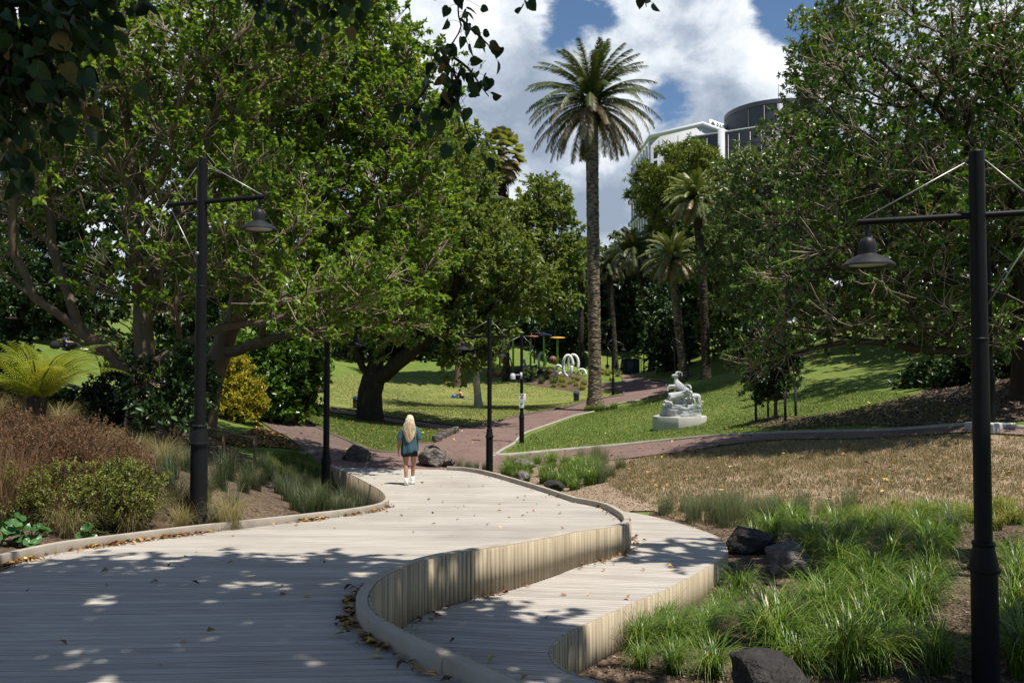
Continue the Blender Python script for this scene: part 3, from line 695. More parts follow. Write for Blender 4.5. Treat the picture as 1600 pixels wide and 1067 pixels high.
for (px, py, Y), rz, lab in [((958, 617, 62), R(-15), 'park lamp beside the red path just right of the tallest palm trunk'),
                        ((949, 596, 100), R(175), 'small distant park lamp in front of the leaning palm trunk behind the path'),
                        ((1006, 589, 95), R(180), 'distant park lamp on the lawn right of the dark kiosk'),
                        ((1054, 603, 68), R(-60), 'park lamp with small cameras rising just behind the goat statue'),
                        ((835, 565, 100), R(0), 'distant thin park lamp among the playground poles')]:
    p = P(px, py, Y)
    t = thing('street_lamp', lab, 'street lamp', onz(p[0], p[1]), rz, 'black park lamps')
    if farp is None: lamp_parts(t, True); farp = t
    else:
        for ch in farp.children: copy_tree(ch, t)
bx = MB().box((0, 0, -.06), (.9, .75, .24), yaw=.4).build('lamp_pad', M['concrete']); bx.location = onz(11.58, 19.3, .02); bevel(bx, .02)
tag(bx, 'square concrete pad under the shaded park lamp on the right', 'concrete pad'); lamp_objs[5].location.z += .07

def text_mesh(name, body, size, m, parent=None, loc=(0, 0, 0), rot=(R(90), 0, 0), depth=.004):
    cu = bpy.data.curves.new(name, 'FONT'); cu.body = body; cu.size = size; cu.align_x = 'CENTER'; cu.align_y = 'CENTER'; cu.extrude = depth
    tmp = bpy.data.objects.new(name, cu); C.objects.link(tmp)
    dg = bpy.context.evaluated_depsgraph_get(); me = bpy.data.meshes.new_from_object(tmp.evaluated_get(dg))
    bpy.data.objects.remove(tmp); bpy.data.curves.remove(cu)
    o = link(name, me, m, parent, loc); o.rotation_euler = rot; return o
# two signs and a dome camera on the fourth lamp
lx, ly, lz = onz(.39, 32.2)
def sign(w, h, z, label, dx):
    t = thing('notice_sign', label, 'sign', (lx + dx, ly - .09, lz + z), R(4))
    bevel(MB().box((0, 0, 0), (w, .012, h)).build('sign_panel', M['sign_white'], t), .004)
    return t
s1 = sign(.27, .34, 1.82, 'white notice with a red ring symbol on the lamp post, the upper of two', .03)
MB().box((-.03, -.009, .135), (.19, .004, .045)).build('heading_bar', M['ink'], s1)
text_mesh('heading_text', 'ALCOHOL BAN', .028, M['sign_white'], s1, (-.03, -.0135, .135), depth=.001)
ring = MB(); a = np.linspace(0, 2 * math.pi, 25)
ring.tube(np.c_[np.cos(a) * .055 - .02, np.full(25, -.009), np.sin(a) * .055 + .035], .008, 6, cap=False)
ring.tube([(-.058, -.009, .073), (.018, -.009, -.003)], .007, 6); ring.build('prohibition_ring', M['sign_red'], s1)
bt = MB().lathe([(0, 0), (.012, 0), (.012, .04), (.006, .055), (.006, .075), (0, .075)], 8, (-.02, -.01, -.002)); bt.build('bottle_symbol', M['ink'], s1)
s2 = sign(.2, .22, 1.53, 'smaller white notice below the ring sign on the lamp post', -.005)
MB().box((0, -.009, .075), (.15, .004, .05)).build('heading_bar', M['ink'], s2)
text_mesh('heading_text', 'DOGS', .034, M['sign_white'], s2, (0, -.0135, .075), depth=.001)
b = MB().box((-.03, -.009, -.005), (.075, .005, .028), tilt=[(.75, 0, -.66), (0, 1, 0), (.66, 0, .75)])
b.box((.01, -.009, .024), (.028, .005, .022)); b.box((-.045, -.009, -.04), (.01, .005, .03)); b.build('dog_symbol', M['ink'], s2)
t = thing('security_camera', 'grey dome camera on a bracket half way up the signed lamp post', 'camera', (lx, ly - .05, lz + 2.72))
MB().tube([(0, 0, .03), (-.3, -.05, .03)], .02, 8).build('bracket', M['grey_wall'], t)
MB().lathe([(0, .1), (.05, .09), (.1, .04), (.11, -.06), (.11, -.14)], 14, (-.36, -.06, 0)).build('housing', M['grey_wall'], t, True)
MB().lathe([(.1, -.14), (.09, -.19), (.05, -.23), (0, -.24)], 14, (-.36, -.06, 0)).build('dome', M['bin'], t, True)
MB().box((-.02, -.02, 0), (.09, .1, .26)).build('junction_box', M['grey_wall'], t)
# ------------------------------------------------------------------ trees
def unit(v): return v / (np.linalg.norm(v, axis=-1, keepdims=True) + 1e-9)
def leaf_quads(B, D, L, W, rng, up=.9, fold=.25, droop=.15, rnd=None):
    """folded leaves: base B, direction D, length L, width W (arrays)"""
    n = len(B)
    upv = np.tile([0, 0, up], (n, 1)) + rng.normal(size=(n, 3)) * .55
    S = unit(np.cross(D, upv)); Nn = unit(np.cross(S, D))
    L = np.asarray(L)[:, None] if np.ndim(L) else L; W = np.asarray(W)[:, None] if np.ndim(W) else W
    mid = B + D * L * .48
    tip = B + D * L - Nn * L * droop
    l = mid + S * W * .5 + Nn * W * fold; r = mid - S * W * .5 + Nn * W * fold
    V = np.stack([B, r, tip, l], 1).reshape(-1, 3)
    k = np.arange(n)[:, None] * 4
    Fc = np.concatenate([k + [0, 1, 2], k + [0, 2, 3]], 0)
    a = np.repeat(rng.random(n) if rnd is None else rnd, 4)
    return V, Fc, a
def prism_twigs(Bp, Mp, Ep, r0, r1):
    """three-sided twigs Bp>Mp>Ep"""
    n = len(Bp); T = unit(Ep - Bp)
    ref = np.where(np.abs(T[:, 2:3]) > .8, [[1., 0, 0]], [[0, 0, 1.]])
    U = unit(np.cross(T, ref)); W = np.cross(T, U)
    V = np.zeros((n, 3, 3, 3))
    for j, (c, r) in enumerate(((Bp, r0), (Mp, (r0 + r1) / 2), (Ep, r1))):
        for k in range(3):
            a = k * 2 * math.pi / 3
            V[:, j, k] = c + (math.cos(a) * U + math.sin(a) * W) * (r if np.isscalar(r) else r[:, None])
    fs = []
    base = np.arange(n) * 9
    for j in range(2):
        for k in range(3):
            fs.append(np.stack([base + j * 3 + k, base + j * 3 + (k + 1) % 3, base + (j + 1) * 3 + (k + 1) % 3, base + (j + 1) * 3 + k], 1))
    return V.reshape(-1, 3), np.concatenate(fs)
def skeleton(trunks, targets, rng, step=.5, alpha=.35, wob=.09):
    nodes, par, pl = [], [], []
    def add(p, i):
        nodes.append(np.array(p, float)); par.append(i)
        pl.append(0 if i < 0 else pl[i] + np.linalg.norm(nodes[i] - nodes[-1])); return len(nodes) - 1
    def path(i, pts):
        for p in pts: i = add(p, i)
        return i
    for k, tr in enumerate(trunks):
        tr = smooth_poly(np.asarray(tr, float), step)
        tr[1:-1] += rng.normal(size=tr[1:-1].shape) * wob * step * .5
        if k == 0: i = add(tr[0], -1); path(i, tr[1:])
        else:
            A = np.array(nodes); i = int(np.argmin(((A - tr[0]) ** 2).sum(1))); path(i, tr[1:])
    n_trunk = len(nodes)
    A = np.array(nodes)
    d0 = np.array([np.min(np.linalg.norm(A - t, axis=1)) for t in targets])
    ends = []
    for ti in np.argsort(d0):
        t = targets[ti]
        A = np.array(nodes); d = np.linalg.norm(A - t, axis=1)
        cost = d + alpha * np.array(pl) + np.where(A[:, 2] > t[2] + .2 * d, d * .35, 0)
        i = int(np.argmin(cost)); p0 = A[i]
        dist = d[i]; m = max(2, int(dist / step))
        pd = unit(A[i] - A[par[i]]) if par[i] >= 0 else np.array([0, 0, 1.])
        out = unit(t - p0)
        ctrl = p0 + (pd * .35 + out * .5 + np.array([0, 0, .12])) * dist * .5
        s = np.linspace(0, 1, m + 1)[1:, None]
        pts = (1 - s) ** 2 * p0 + 2 * s * (1 - s) * ctrl + s ** 2 * t
        pts[:-1] += rng.normal(size=pts[:-1].shape) * wob * min(step, dist / m)
        ends.append((path(i, pts), ti))
    return np.array(nodes), np.array(par), ends, n_trunk
def radii(par, ends, Rb, rt):
    cnt = np.zeros(len(par))
    for e, _ in ends: cnt[e] += 1
    for i in range(len(par) - 1, 0, -1): cnt[par[i]] += max(cnt[i], .3)
    cnt = np.maximum(cnt, .5)
    p = math.log(Rb / rt) / math.log(max(cnt[0], 2))
    return rt * cnt ** p, cnt
def limb_mesh(mb, nodes, par, rad, cnt, rmin, nmax=14, flare=1.6):
    ch = {}
    for i, p in enumerate(par):
        if p >= 0: ch.setdefault(p, []).append(i)
    stack = [(0, None)]
    while stack:
        i, start = stack.pop()
        chain = ([start] if start is not None else []) + [i]
        while i in ch:
            c = sorted(ch[i], key=lambda q: -cnt[q])
            for o in c[1:]: stack.append((o, i))
            i = c[0]; chain.append(i)
        if len(chain) < 2: continue
        r = rad[chain].copy()
        if start is not None: r[0] = min(r[0], r[1] * 1.25)
        if r.max() < rmin: continue
        if start is None:
            z = nodes[chain][:, 2] - nodes[0][2]
            r = r * (1 + (flare - 1) * np.exp(-z / (rad[0] * 1.6)))
        n = 3 if r.max() < .012 else 5 if r.max() < .04 else 7 if r.max() < .12 else nmax
        mb.tube(nodes[chain], r, n, cap=False)
def lobe_targets(lobes, N, rng, dmin):
    vol = np.array([l[3] * l[4] * l[5] for l in lobes]); vol = (vol ** .8) / (vol ** .8).sum()
    out = np.zeros((0, 3)); tries = 0
    while len(out) < N and tries < N * 30:
        tries += 1
        l = lobes[rng.choice(len(lobes), p=vol)]
        u = unit(rng.normal(size=3)) * rng.random() ** .42
        p = np.array(l[:3]) + u * np.array(l[3:])
        if len(out) and np.min(((out - p) ** 2).sum(1)) < dmin * dmin: continue
        out = np.vstack([out, p])
    return out
def plobe(px, py, Y, rx, ry, rd):
    c = P(px, py, Y); k = mpp(Y); return (*c, rx * k, rd, ry * k)
def tree(name, label, cat, trunks, lobes, leaf, bark, seed, N=120, K=8, n=10, L=.16, W=.08, Rb=.3, rt=.014, twig=.55, dmin=.4, step=.5, group=None,
         twigs=True, spread=.7, flare=1.5, rmin=.008, upb=.35, alpha=.35, twr=.006, bare=.0, droop=.15, crown_name='crown', twig_mat=None, barefn=None):
    rng = np.random.default_rng(seed)
    tg = lobe_targets(lobes, N, rng, dmin)
    nodes, par, ends, nt = skeleton(trunks, tg, rng, step, alpha)
    rad, cnt = radii(par, ends, Rb, rt)
    base = np.array(trunks[0][0], float)
    t = thing(name, label, cat, tuple(base), 0, group)
    mb = MB(); limb_mesh(mb, nodes - base, par, rad, cnt, rmin, flare=flare)
    # twigs and whorls of leaves at the ends
    cen = np.array([l[:3] for l in lobes]).mean(0)
    eb = np.array([nodes[e] for e, _ in ends]); ep = np.array([nodes[par[e]] for e, _ in ends])
    od = unit(unit(eb - ep) + .6 * unit(eb - cen) + [0, 0, upb])
    m = len(eb)
    off = unit(rng.normal(size=(m, K, 3)))
    D = unit(od[:, None] * .55 + off * spread * [1, 1, .7] + [0, 0, .1]).reshape(-1, 3)
    ln = twig * (.45 + .75 * rng.random(m * K))
    Bp = np.repeat(eb, K, 0) - np.repeat(unit(eb - ep), K, 0) * rng.random((m * K, 1)) * twig * .6
    Ep = Bp + D * ln[:, None] + [0, 0, .05]
    Mp = (Bp + Ep) / 2 + rng.normal(size=Bp.shape) * ln[:, None] * .1 - [0, 0, .04]
    if twigs:
        tv, tf = prism_twigs(Bp - base, Mp - base, Ep - base, twr, twr * .55)
        if twig_mat: MBt = MB(); MBt.add(tv, tf)
        else: mb.add(tv, tf)
    mb.build('trunk', bark, t, True)
    if twigs and twig_mat: MBt.build('twigs', twig_mat, t, True)
    keep = np.where(rng.random(len(Ep)) >= (bare if barefn is None else barefn(Ep)))[0]
    q = np.repeat(keep, n)
    s = rng.random(len(q)) ** 2.2 * .7
    LB = Ep[q] * (1 - s[:, None]) + Mp[q] * s[:, None]
    LD = unit(D[q] * .45 + unit(rng.normal(size=(len(q), 3))) * .8 + [0, 0, -.05])
    sc = .45 + .95 * rng.random(len(q)) ** 1.2
    rb = np.clip(np.repeat(rng.random(m), K)[q] * .45 + rng.random(len(q)) * .55, 0, 1)
    rb = np.where(rng.random(len(q)) < .03, rng.random(len(q)), rb * .96)
    V, Fc, a = leaf_quads(LB - base, LD, L * sc, W * sc, rng, droop=droop, rnd=rb)
    mb2 = MB(); mb2.add(V, Fc, a); mb2.build(crown_name, leaf, t)
    return t

def pxs(*pts): return [P(*p) for p in pts]
def rooted(pts, sink=.12):
    pts = [np.array(p) for p in pts]; pts[0] = np.array([pts[0][0], pts[0][1], float(gz(pts[0][0], pts[0][1])) - sink]); return pts

# near left tree with sprawling limbs
tree('broadleaf_tree', 'large glossy-leaved tree with leaning brown trunk and a limb sprawling low to the left', 'tree',
     [rooted(pxs((203, 706, 16), (215, 640, 16), (226, 560, 16), (218, 430, 16.3), (206, 300, 16.5), (190, 120, 16.5), (185, 10, 16.5))),
      pxs((216, 600, 16), (165, 550, 15.8), (110, 505, 15.5), (50, 465, 15), (-20, 410, 14.8), (-90, 350, 14.8)),
      pxs((130, 520, 15.5), (105, 460, 15.6), (82, 390, 15.8), (75, 300, 16), (70, 180, 16)),
      pxs((60, 470, 15), (25, 400, 15), (20, 300, 14.8), (10, 180, 14.5)),
      pxs((222, 600, 16), (262, 550, 16.2), (330, 520, 16.3), (420, 500, 16.2), (520, 470, 16.3)),
      pxs((222, 470, 16.2), (262, 380, 16.6), (310, 260, 16.8), (350, 120, 17))],
     [plobe(210, 130, 16.5, 210, 170, 3.2), plobe(350, 330, 16.6, 150, 170, 2.4), plobe(60, 180, 15.6, 130, 180, 2.4), plobe(420, 60, 17, 130, 110, 2.4), plobe(480, 470, 15.9, 85, 70, 1.4), plobe(560, 440, 16.4, 70, 60, 1.2), plobe(-20, 330, 15.2, 60, 110, 1.6), plobe(245, 440, 15.6, 110, 70, 1.4), plobe(255, 610, 15.6, 50, 50, .6)],
     M['leaf_glossy'], M['bark'], 11, N=480, K=10, n=19, L=.12, W=.07, Rb=.23, rt=.016, twig=.65, dmin=.42, twr=.0095, barefn=lambda e: np.clip(.14 + .5 * np.clip((-4.6 - e[:, 0] * 16 / e[:, 1]) / 3, 0, 1) * np.clip((9.5 - e[:, 2]) / 4, 0, 1), 0, .62), twig_mat=M['twig_pale'])
# second left tree, behind
tree('broadleaf_tree', 'tall leafy tree behind the left lamp reaching over the path with drooping lower branches', 'tree',
     [rooted(pxs((312, 688, 22), (330, 600, 22), (370, 480, 22.3), (430, 330, 22.6), (480, 180, 22.8), (510, 30, 23), (520, -60, 23))),
      pxs((345, 560, 22), (400, 535, 21.5), (470, 520, 20.8), (540, 505, 20.4), (600, 490, 20.4)),
      pxs((420, 360, 22.5), (500, 330, 22), (590, 300, 22), (660, 290, 22)),
      pxs((470, 210, 22.7), (560, 150, 22.6), (640, 110, 22.4)), pxs((380, 460, 22.3), (340, 360, 22.6), (330, 220, 23))],
     [plobe(490, 150, 22.8, 180, 180, 3.4), plobe(560, 340, 21.8, 150, 120, 2.6), plobe(480, 450, 20.8, 80, 80, 1.8), plobe(590, 480, 20.8, 90, 65, 1.8), plobe(640, 150, 22.5, 70, 110, 2), plobe(610, 250, 22.2, 80, 80, 2), plobe(455, 285, 22, 85, 100, 2.4), plobe(560, 40, 22.6, 90, 70, 2.2), plobe(640, 395, 21.6, 65, 70, 1.8)],
     M['leaf_glossy'], M['bark'], 12, N=520, K=10, n=19, L=.15, W=.085, Rb=.3, rt=.018, twig=.75, dmin=.52, twr=.0105, bare=.1, twig_mat=M['twig_pale'])
# the thick dark trunk in the triangle lawn
tree('broadleaf_tree', 'broad old tree with a massive dark forked trunk on the triangular lawn', 'tree',
     [rooted(pxs((578, 657, 42), (577, 625, 42), (585, 575, 42), (596, 500, 42.3), (605, 420, 42.6), (620, 330, 43))),
      pxs((575, 598, 41.8), (556, 550, 41.5), (546, 500, 41.2), (530, 430, 41), (520, 360, 41)),
      pxs((585, 600, 41.8), (618, 570, 41.4), (650, 540, 41), (692, 500, 41), (715, 440, 41.3), (740, 390, 41.6), (790, 355, 42)),
      pxs((690, 505, 41), (735, 495, 40.6), (780, 480, 40.4))],
     [plobe(690, 400, 41.5, 105, 90, 4.5), plobe(640, 470, 41, 70, 50, 3), plobe(735, 530, 40, 55, 55, 2.6), plobe(780, 440, 41, 75, 70, 3.5), plobe(590, 400, 42, 100, 80, 4), plobe(560, 500, 40.5, 50, 50, 2), plobe(700, 310, 43, 80, 80, 3.5), plobe(590, 505, 39.5, 45, 35, 1.5)],
     M['leaf_soft'], M['bark_dark'], 13, N=330, K=10, n=17, L=.28, W=.14, Rb=.6, rt=.03, twig=1.0, dmin=.85, step=.8, twr=.014, flare=1.3, rmin=.02)
tree('broadleaf_tree', 'olive green tree whose rounded crown stands left of the tallest palm', 'tree',
     [rooted(pxs((764, 592, 86), (768, 540, 85), (780, 480, 84), (805, 400, 84), (830, 330, 84))), pxs((790, 440, 84), (850, 380, 84), (880, 330, 84)), pxs((780, 480, 84), (760, 400, 84), (745, 340, 84))],
     [plobe(850, 335, 84, 45, 50, 4), plobe(800, 390, 83, 80, 65, 5), plobe(870, 400, 83, 38, 50, 3.5), plobe(740, 370, 83, 60, 70, 4.5), plobe(820, 462, 82, 75, 34, 4)],
     M['leaf_soft'], M['bark'], 14, N=280, K=9, n=12, L=.5, W=.28, Rb=.3, rt=.035, twig=1.5, dmin=1.3, step=1, twr=.02, rmin=.02)
tree('broadleaf_tree', 'tall mid-green tree between the leafy left tree and the fan palm', 'tree',
     [rooted(pxs((715, 600, 78), (716, 500, 78), (722, 400, 78), (735, 250, 78)))],
     [plobe(728, 262, 78, 36, 55, 5), plobe(700, 330, 78, 60, 80, 5), plobe(690, 230, 79, 40, 60, 4), plobe(768, 350, 80, 40, 40, 4)],
     M['leaf_soft'], M['bark'], 15, N=170, K=8, n=11, L=.5, W=.28, Rb=.3, rt=.04, twig=1.4, dmin=1.3, step=1.2, twigs=False, rmin=.03)
# the spreading tree on the right
tree('broadleaf_tree', 'wide spreading tree with many bare pale twigs shading the lawn on the right', 'tree',
     [rooted(pxs((1610, 640, 21), (1604, 560, 21), (1600, 470, 21), (1596, 350, 20.9), (1586, 180, 20.8), (1560, -20, 20.6))),
      pxs((1608, 520, 20.8), (1540, 545, 20.4), (1450, 548, 20.2), (1360, 532, 20.2), (1270, 545, 20.4), (1190, 585, 20.5)),
      pxs((1605, 480, 20.8), (1520, 450, 20.4), (1420, 430, 20), (1310, 420, 20), (1210, 430, 20.2)),
      pxs((1600, 430, 20.8), (1510, 370, 20.4), (1420, 320, 20.2), (1320, 280, 20.2), (1240, 270, 20.4)),
      pxs((1595, 330, 20.8), (1520, 230, 20.4), (1440, 150, 20.2), (1370, 90, 20.2)),
      pxs((1590, 200, 20.8), (1520, 90, 20.5), (1460, -20, 20.4)), pxs((1610, 420, 20.8), (1680, 330, 20.4), (1740, 200, 20.4))],
     [plobe(1400, 320, 20.4, 190, 110, 2.8), plobe(1350, 460, 20.4, 170, 75, 2.4), plobe(1450, 110, 20.4, 190, 130, 3.2), plobe(1245, 440, 20.4, 75, 110, 2), plobe(1560, 260, 20.4, 140, 230, 3), plobe(1490, 500, 20.4, 140, 45, 2.4), plobe(1285, 270, 20.4, 60, 80, 1.8), plobe(1190, 560, 20.4, 40, 40, 1), plobe(1720, 250, 20.4, 110, 220, 3)],
     M['leaf_right'], M['bark_dark'], 16, N=560, K=10, n=17, L=.13, W=.075, Rb=.36, rt=.016, twig=.85, dmin=.48, twr=.0115, bare=.3, spread=.85, twig_mat=M['twig_pale'])
tree('broadleaf_tree', 'tall grey-green tree rising behind the spreading tree beside the hotel', 'tree',
     [rooted(pxs((1215, 585, 52), (1212, 480, 52), (1220, 330, 52), (1250, 180, 53), (1290, 40, 54)))],
     [plobe(1185, 325, 52, 62, 85, 5), plobe(1268, 150, 53, 45, 100, 5), plobe(1225, 250, 52, 45, 70, 4), plobe(1165, 420, 51, 55, 90, 4.5), plobe(1320, 40, 54, 70, 80, 5), plobe(1300, 280, 54, 90, 120, 5), plobe(1150, 290, 52, 38, 50, 4)],
     M['leaf_grey'], M['bark'], 17, N=330, K=9, n=13, L=.34, W=.15, Rb=.6, rt=.03, twig=1.15, dmin=.95, step=1, twr=.014, rmin=.025)
tree('conifer_tree', 'bright green feathery conifer standing in front of the white hotel', 'tree',
     [rooted(pxs((1056, 580, 98), (1058, 450, 98), (1062, 330, 98), (1066, 245, 98)))],
     [plobe(1074, 262, 97, 48, 30, 5), plobe(1050, 305, 97, 56, 38, 6), plobe(1012, 288, 97, 25, 28, 4), plobe(1105, 310, 97, 42, 50, 5), plobe(1048, 355, 97, 32, 40, 5), plobe(1085, 370, 98, 60, 50, 6)],
     M['leaf_conifer'], M['bark'], 18, N=170, K=16, n=14, L=.55, W=.16, Rb=.6, rt=.05, twig=1.6, dmin=1.5, step=1.4, twigs=False, spread=.6, rmin=.04, upb=.5)
# dark evergreens and background trees
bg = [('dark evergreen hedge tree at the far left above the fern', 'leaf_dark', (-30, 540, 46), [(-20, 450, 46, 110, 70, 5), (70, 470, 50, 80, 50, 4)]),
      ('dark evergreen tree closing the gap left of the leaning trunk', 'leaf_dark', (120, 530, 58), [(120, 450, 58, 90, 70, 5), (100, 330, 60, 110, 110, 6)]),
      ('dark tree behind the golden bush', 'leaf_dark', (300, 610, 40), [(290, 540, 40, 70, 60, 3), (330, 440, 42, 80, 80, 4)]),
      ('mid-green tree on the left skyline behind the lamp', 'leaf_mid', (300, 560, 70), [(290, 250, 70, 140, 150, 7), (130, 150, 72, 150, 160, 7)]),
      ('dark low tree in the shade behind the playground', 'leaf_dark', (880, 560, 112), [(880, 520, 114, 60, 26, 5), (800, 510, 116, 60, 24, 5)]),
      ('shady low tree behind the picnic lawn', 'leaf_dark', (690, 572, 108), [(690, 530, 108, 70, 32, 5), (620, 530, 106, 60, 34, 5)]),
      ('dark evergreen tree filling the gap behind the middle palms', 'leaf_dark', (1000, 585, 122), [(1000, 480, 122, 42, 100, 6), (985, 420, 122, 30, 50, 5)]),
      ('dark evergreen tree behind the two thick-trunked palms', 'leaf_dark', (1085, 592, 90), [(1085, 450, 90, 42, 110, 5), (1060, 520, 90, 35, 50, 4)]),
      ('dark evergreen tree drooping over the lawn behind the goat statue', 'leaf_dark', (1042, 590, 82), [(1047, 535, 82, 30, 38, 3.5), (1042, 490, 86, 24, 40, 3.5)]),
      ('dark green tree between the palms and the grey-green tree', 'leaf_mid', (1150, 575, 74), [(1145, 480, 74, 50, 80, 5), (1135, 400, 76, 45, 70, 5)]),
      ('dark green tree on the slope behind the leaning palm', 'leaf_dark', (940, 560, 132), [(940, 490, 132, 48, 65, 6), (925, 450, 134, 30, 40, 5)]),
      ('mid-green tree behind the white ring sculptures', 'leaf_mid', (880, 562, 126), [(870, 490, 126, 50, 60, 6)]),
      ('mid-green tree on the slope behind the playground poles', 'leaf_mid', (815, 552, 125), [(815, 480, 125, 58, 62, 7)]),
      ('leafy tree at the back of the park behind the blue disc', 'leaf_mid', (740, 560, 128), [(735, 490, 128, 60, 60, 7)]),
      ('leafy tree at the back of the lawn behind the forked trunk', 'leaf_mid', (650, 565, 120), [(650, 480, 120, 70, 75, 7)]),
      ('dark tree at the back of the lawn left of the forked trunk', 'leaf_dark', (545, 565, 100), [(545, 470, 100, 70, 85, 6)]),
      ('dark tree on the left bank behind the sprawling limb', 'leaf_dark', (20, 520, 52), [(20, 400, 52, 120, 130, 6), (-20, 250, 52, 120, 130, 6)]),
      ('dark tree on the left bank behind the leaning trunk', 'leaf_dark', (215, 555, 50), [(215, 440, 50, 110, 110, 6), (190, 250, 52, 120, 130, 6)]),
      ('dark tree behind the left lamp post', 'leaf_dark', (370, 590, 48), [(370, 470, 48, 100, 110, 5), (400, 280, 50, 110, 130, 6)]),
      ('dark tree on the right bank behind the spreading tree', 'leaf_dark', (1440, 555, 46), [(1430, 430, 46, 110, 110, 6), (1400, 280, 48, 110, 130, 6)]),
      ('tall tree added behind the spreading tree to shade the right bank', 'leaf_dark', (1640, 590, 31), [(1560, 330, 31, 200, 120, 5), (1480, 250, 33, 160, 120, 5), (1400, 380, 33, 100, 70, 4)]),  # tree added, mostly out of sight, to cast shade on the bank
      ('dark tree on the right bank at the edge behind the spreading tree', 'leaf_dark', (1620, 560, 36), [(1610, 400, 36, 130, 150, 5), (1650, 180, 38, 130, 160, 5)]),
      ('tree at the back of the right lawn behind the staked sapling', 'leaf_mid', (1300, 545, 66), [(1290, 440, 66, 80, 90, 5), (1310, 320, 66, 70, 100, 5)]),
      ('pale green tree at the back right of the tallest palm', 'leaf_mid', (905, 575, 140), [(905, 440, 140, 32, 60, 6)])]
for i, (lab, lm, b, lb) in enumerate(bg):
    Y = b[2]; k = Y / 100.
    x0, y0 = b[0], b[1]; lob = [plobe(*l) for l in lb]
    top = np.array(lob[-1][:3])
    tree('broadleaf_tree', lab, 'tree', [rooted([P(*b), P(b[0], b[1] - 40, Y), (P(b[0], b[1] - 60, Y) + np.array(lob[0][:3])) / 2, np.array(lob[0][:3]), (top + np.array(lob[0][:3])) / 2 + .01, top])], lob, M[lm], M['bark_dark'], 40 + i,
         N=120, K=9, n=12, L=.55 * k + .1, W=.3 * k + .05, Rb=.35 * k + .1, rt=.04, twig=1.7 * k + .2, dmin=1.3 * k + .1, step=1, twigs=False, rmin=.05)
# shrubs
tree('shrub', 'dense glossy dark shrub with a few red flowers beside the left path', 'shrub', [rooted(pxs((455, 668, 33.5), (455, 620, 33.5), (450, 560, 33.5)))],
     [plobe(455, 590, 33.5, 48, 70, 1.9), plobe(415, 570, 34, 50, 70, 2), plobe(430, 640, 33, 50, 30, 1.4), plobe(480, 560, 33.5, 36, 50, 1.5), plobe(395, 630, 34.5, 40, 45, 1.4)], M['leaf_right'], M['bark_dark'], 70, N=230, K=9, n=14, L=.22, W=.12, Rb=.14, rt=.015, twig=.45, dmin=.33, twigs=False, crown_name='foliage')
tree('shrub', 'golden yellow-green bush on the bank behind the left lamp', 'shrub', [rooted(pxs((368, 660, 30), (368, 640, 30), (368, 600, 30)))],
     [plobe(374, 618, 30, 40, 36, 1.0), plobe(345, 640, 30, 32, 28, .9), plobe(396, 640, 30, 22, 28, .8), plobe(366, 584, 30, 28, 24, .8)], M['leaf_gold'], M['bark_dark'], 71, N=150, K=9, n=14, L=.1, W=.048, Rb=.08, rt=.012, twig=.26, dmin=.17, twigs=False, spread=.6, crown_name='foliage')
tree('shrub', 'low dark leafy understorey bush at the foot of the leaning trunk', 'shrub', [rooted(pxs((275, 715, 15), (272, 680, 15), (270, 640, 15)))],
     [plobe(270, 650, 15, 50, 45, .6), plobe(300, 600, 15.4, 40, 60, .6), plobe(225, 625, 15.2, 30, 60, .4)], M['leaf_dark'], M['bark_dark'], 72, N=44, K=8, n=9, L=.13, W=.075, Rb=.05, rt=.008, twig=.3, dmin=.16, crown_name='foliage')
tree('shrub', 'dark shrub thicket on the bank behind and right of the tree fern', 'shrub', [rooted(pxs((170, 680, 18.5), (170, 650, 18.5), (170, 620, 18.5)))],
     [plobe(175, 640, 18.5, 55, 40, .9), plobe(140, 660, 18, 40, 30, .8), plobe(225, 600, 18.5, 40, 50, .8)], M['leaf_dark'], M['bark_dark'], 76, N=90, K=9, n=12, L=.14, W=.07, Rb=.07, rt=.01, twig=.35, dmin=.22, twigs=False, crown_name='foliage')
tree('shrub', 'dark leafy thicket at the far left behind the tree fern', 'shrub', [rooted(pxs((10, 690, 16.5), (10, 650, 16.5), (10, 600, 16.5)))],
     [plobe(5, 610, 16.5, 55, 70, .9), plobe(70, 650, 17, 60, 40, .8), plobe(-60, 560, 16.5, 50, 90, .9)], M['leaf_dark'], M['bark_dark'], 77, N=110, K=9, n=12, L=.15, W=.08, Rb=.07, rt=.01, twig=.35, dmin=.22, twigs=False, crown_name='foliage')
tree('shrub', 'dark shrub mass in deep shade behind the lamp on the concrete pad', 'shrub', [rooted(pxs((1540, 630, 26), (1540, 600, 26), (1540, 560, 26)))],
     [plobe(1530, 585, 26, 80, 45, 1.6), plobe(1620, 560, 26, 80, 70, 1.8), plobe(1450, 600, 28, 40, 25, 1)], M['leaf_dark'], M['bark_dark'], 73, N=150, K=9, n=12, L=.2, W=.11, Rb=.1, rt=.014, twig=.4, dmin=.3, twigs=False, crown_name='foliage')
tree('shrub', 'olive small-leaved mounded bush beside the kerb in the left bed', 'shrub', [rooted(pxs((120, 838, 9.6), (120, 800, 9.6), (115, 770, 9.6)), .05)],
     [plobe(110, 782, 9.3, 105, 48, .5), plobe(195, 775, 9.7, 55, 52, .5), plobe(40, 780, 9.2, 80, 50, .5)], M['leaf_olive'], M['bark'], 74, N=240, K=11, n=13, L=.03, W=.019, Rb=.03, rt=.004, twig=.14, dmin=.075, step=.15, twr=.0018, rmin=.003, crown_name='foliage')
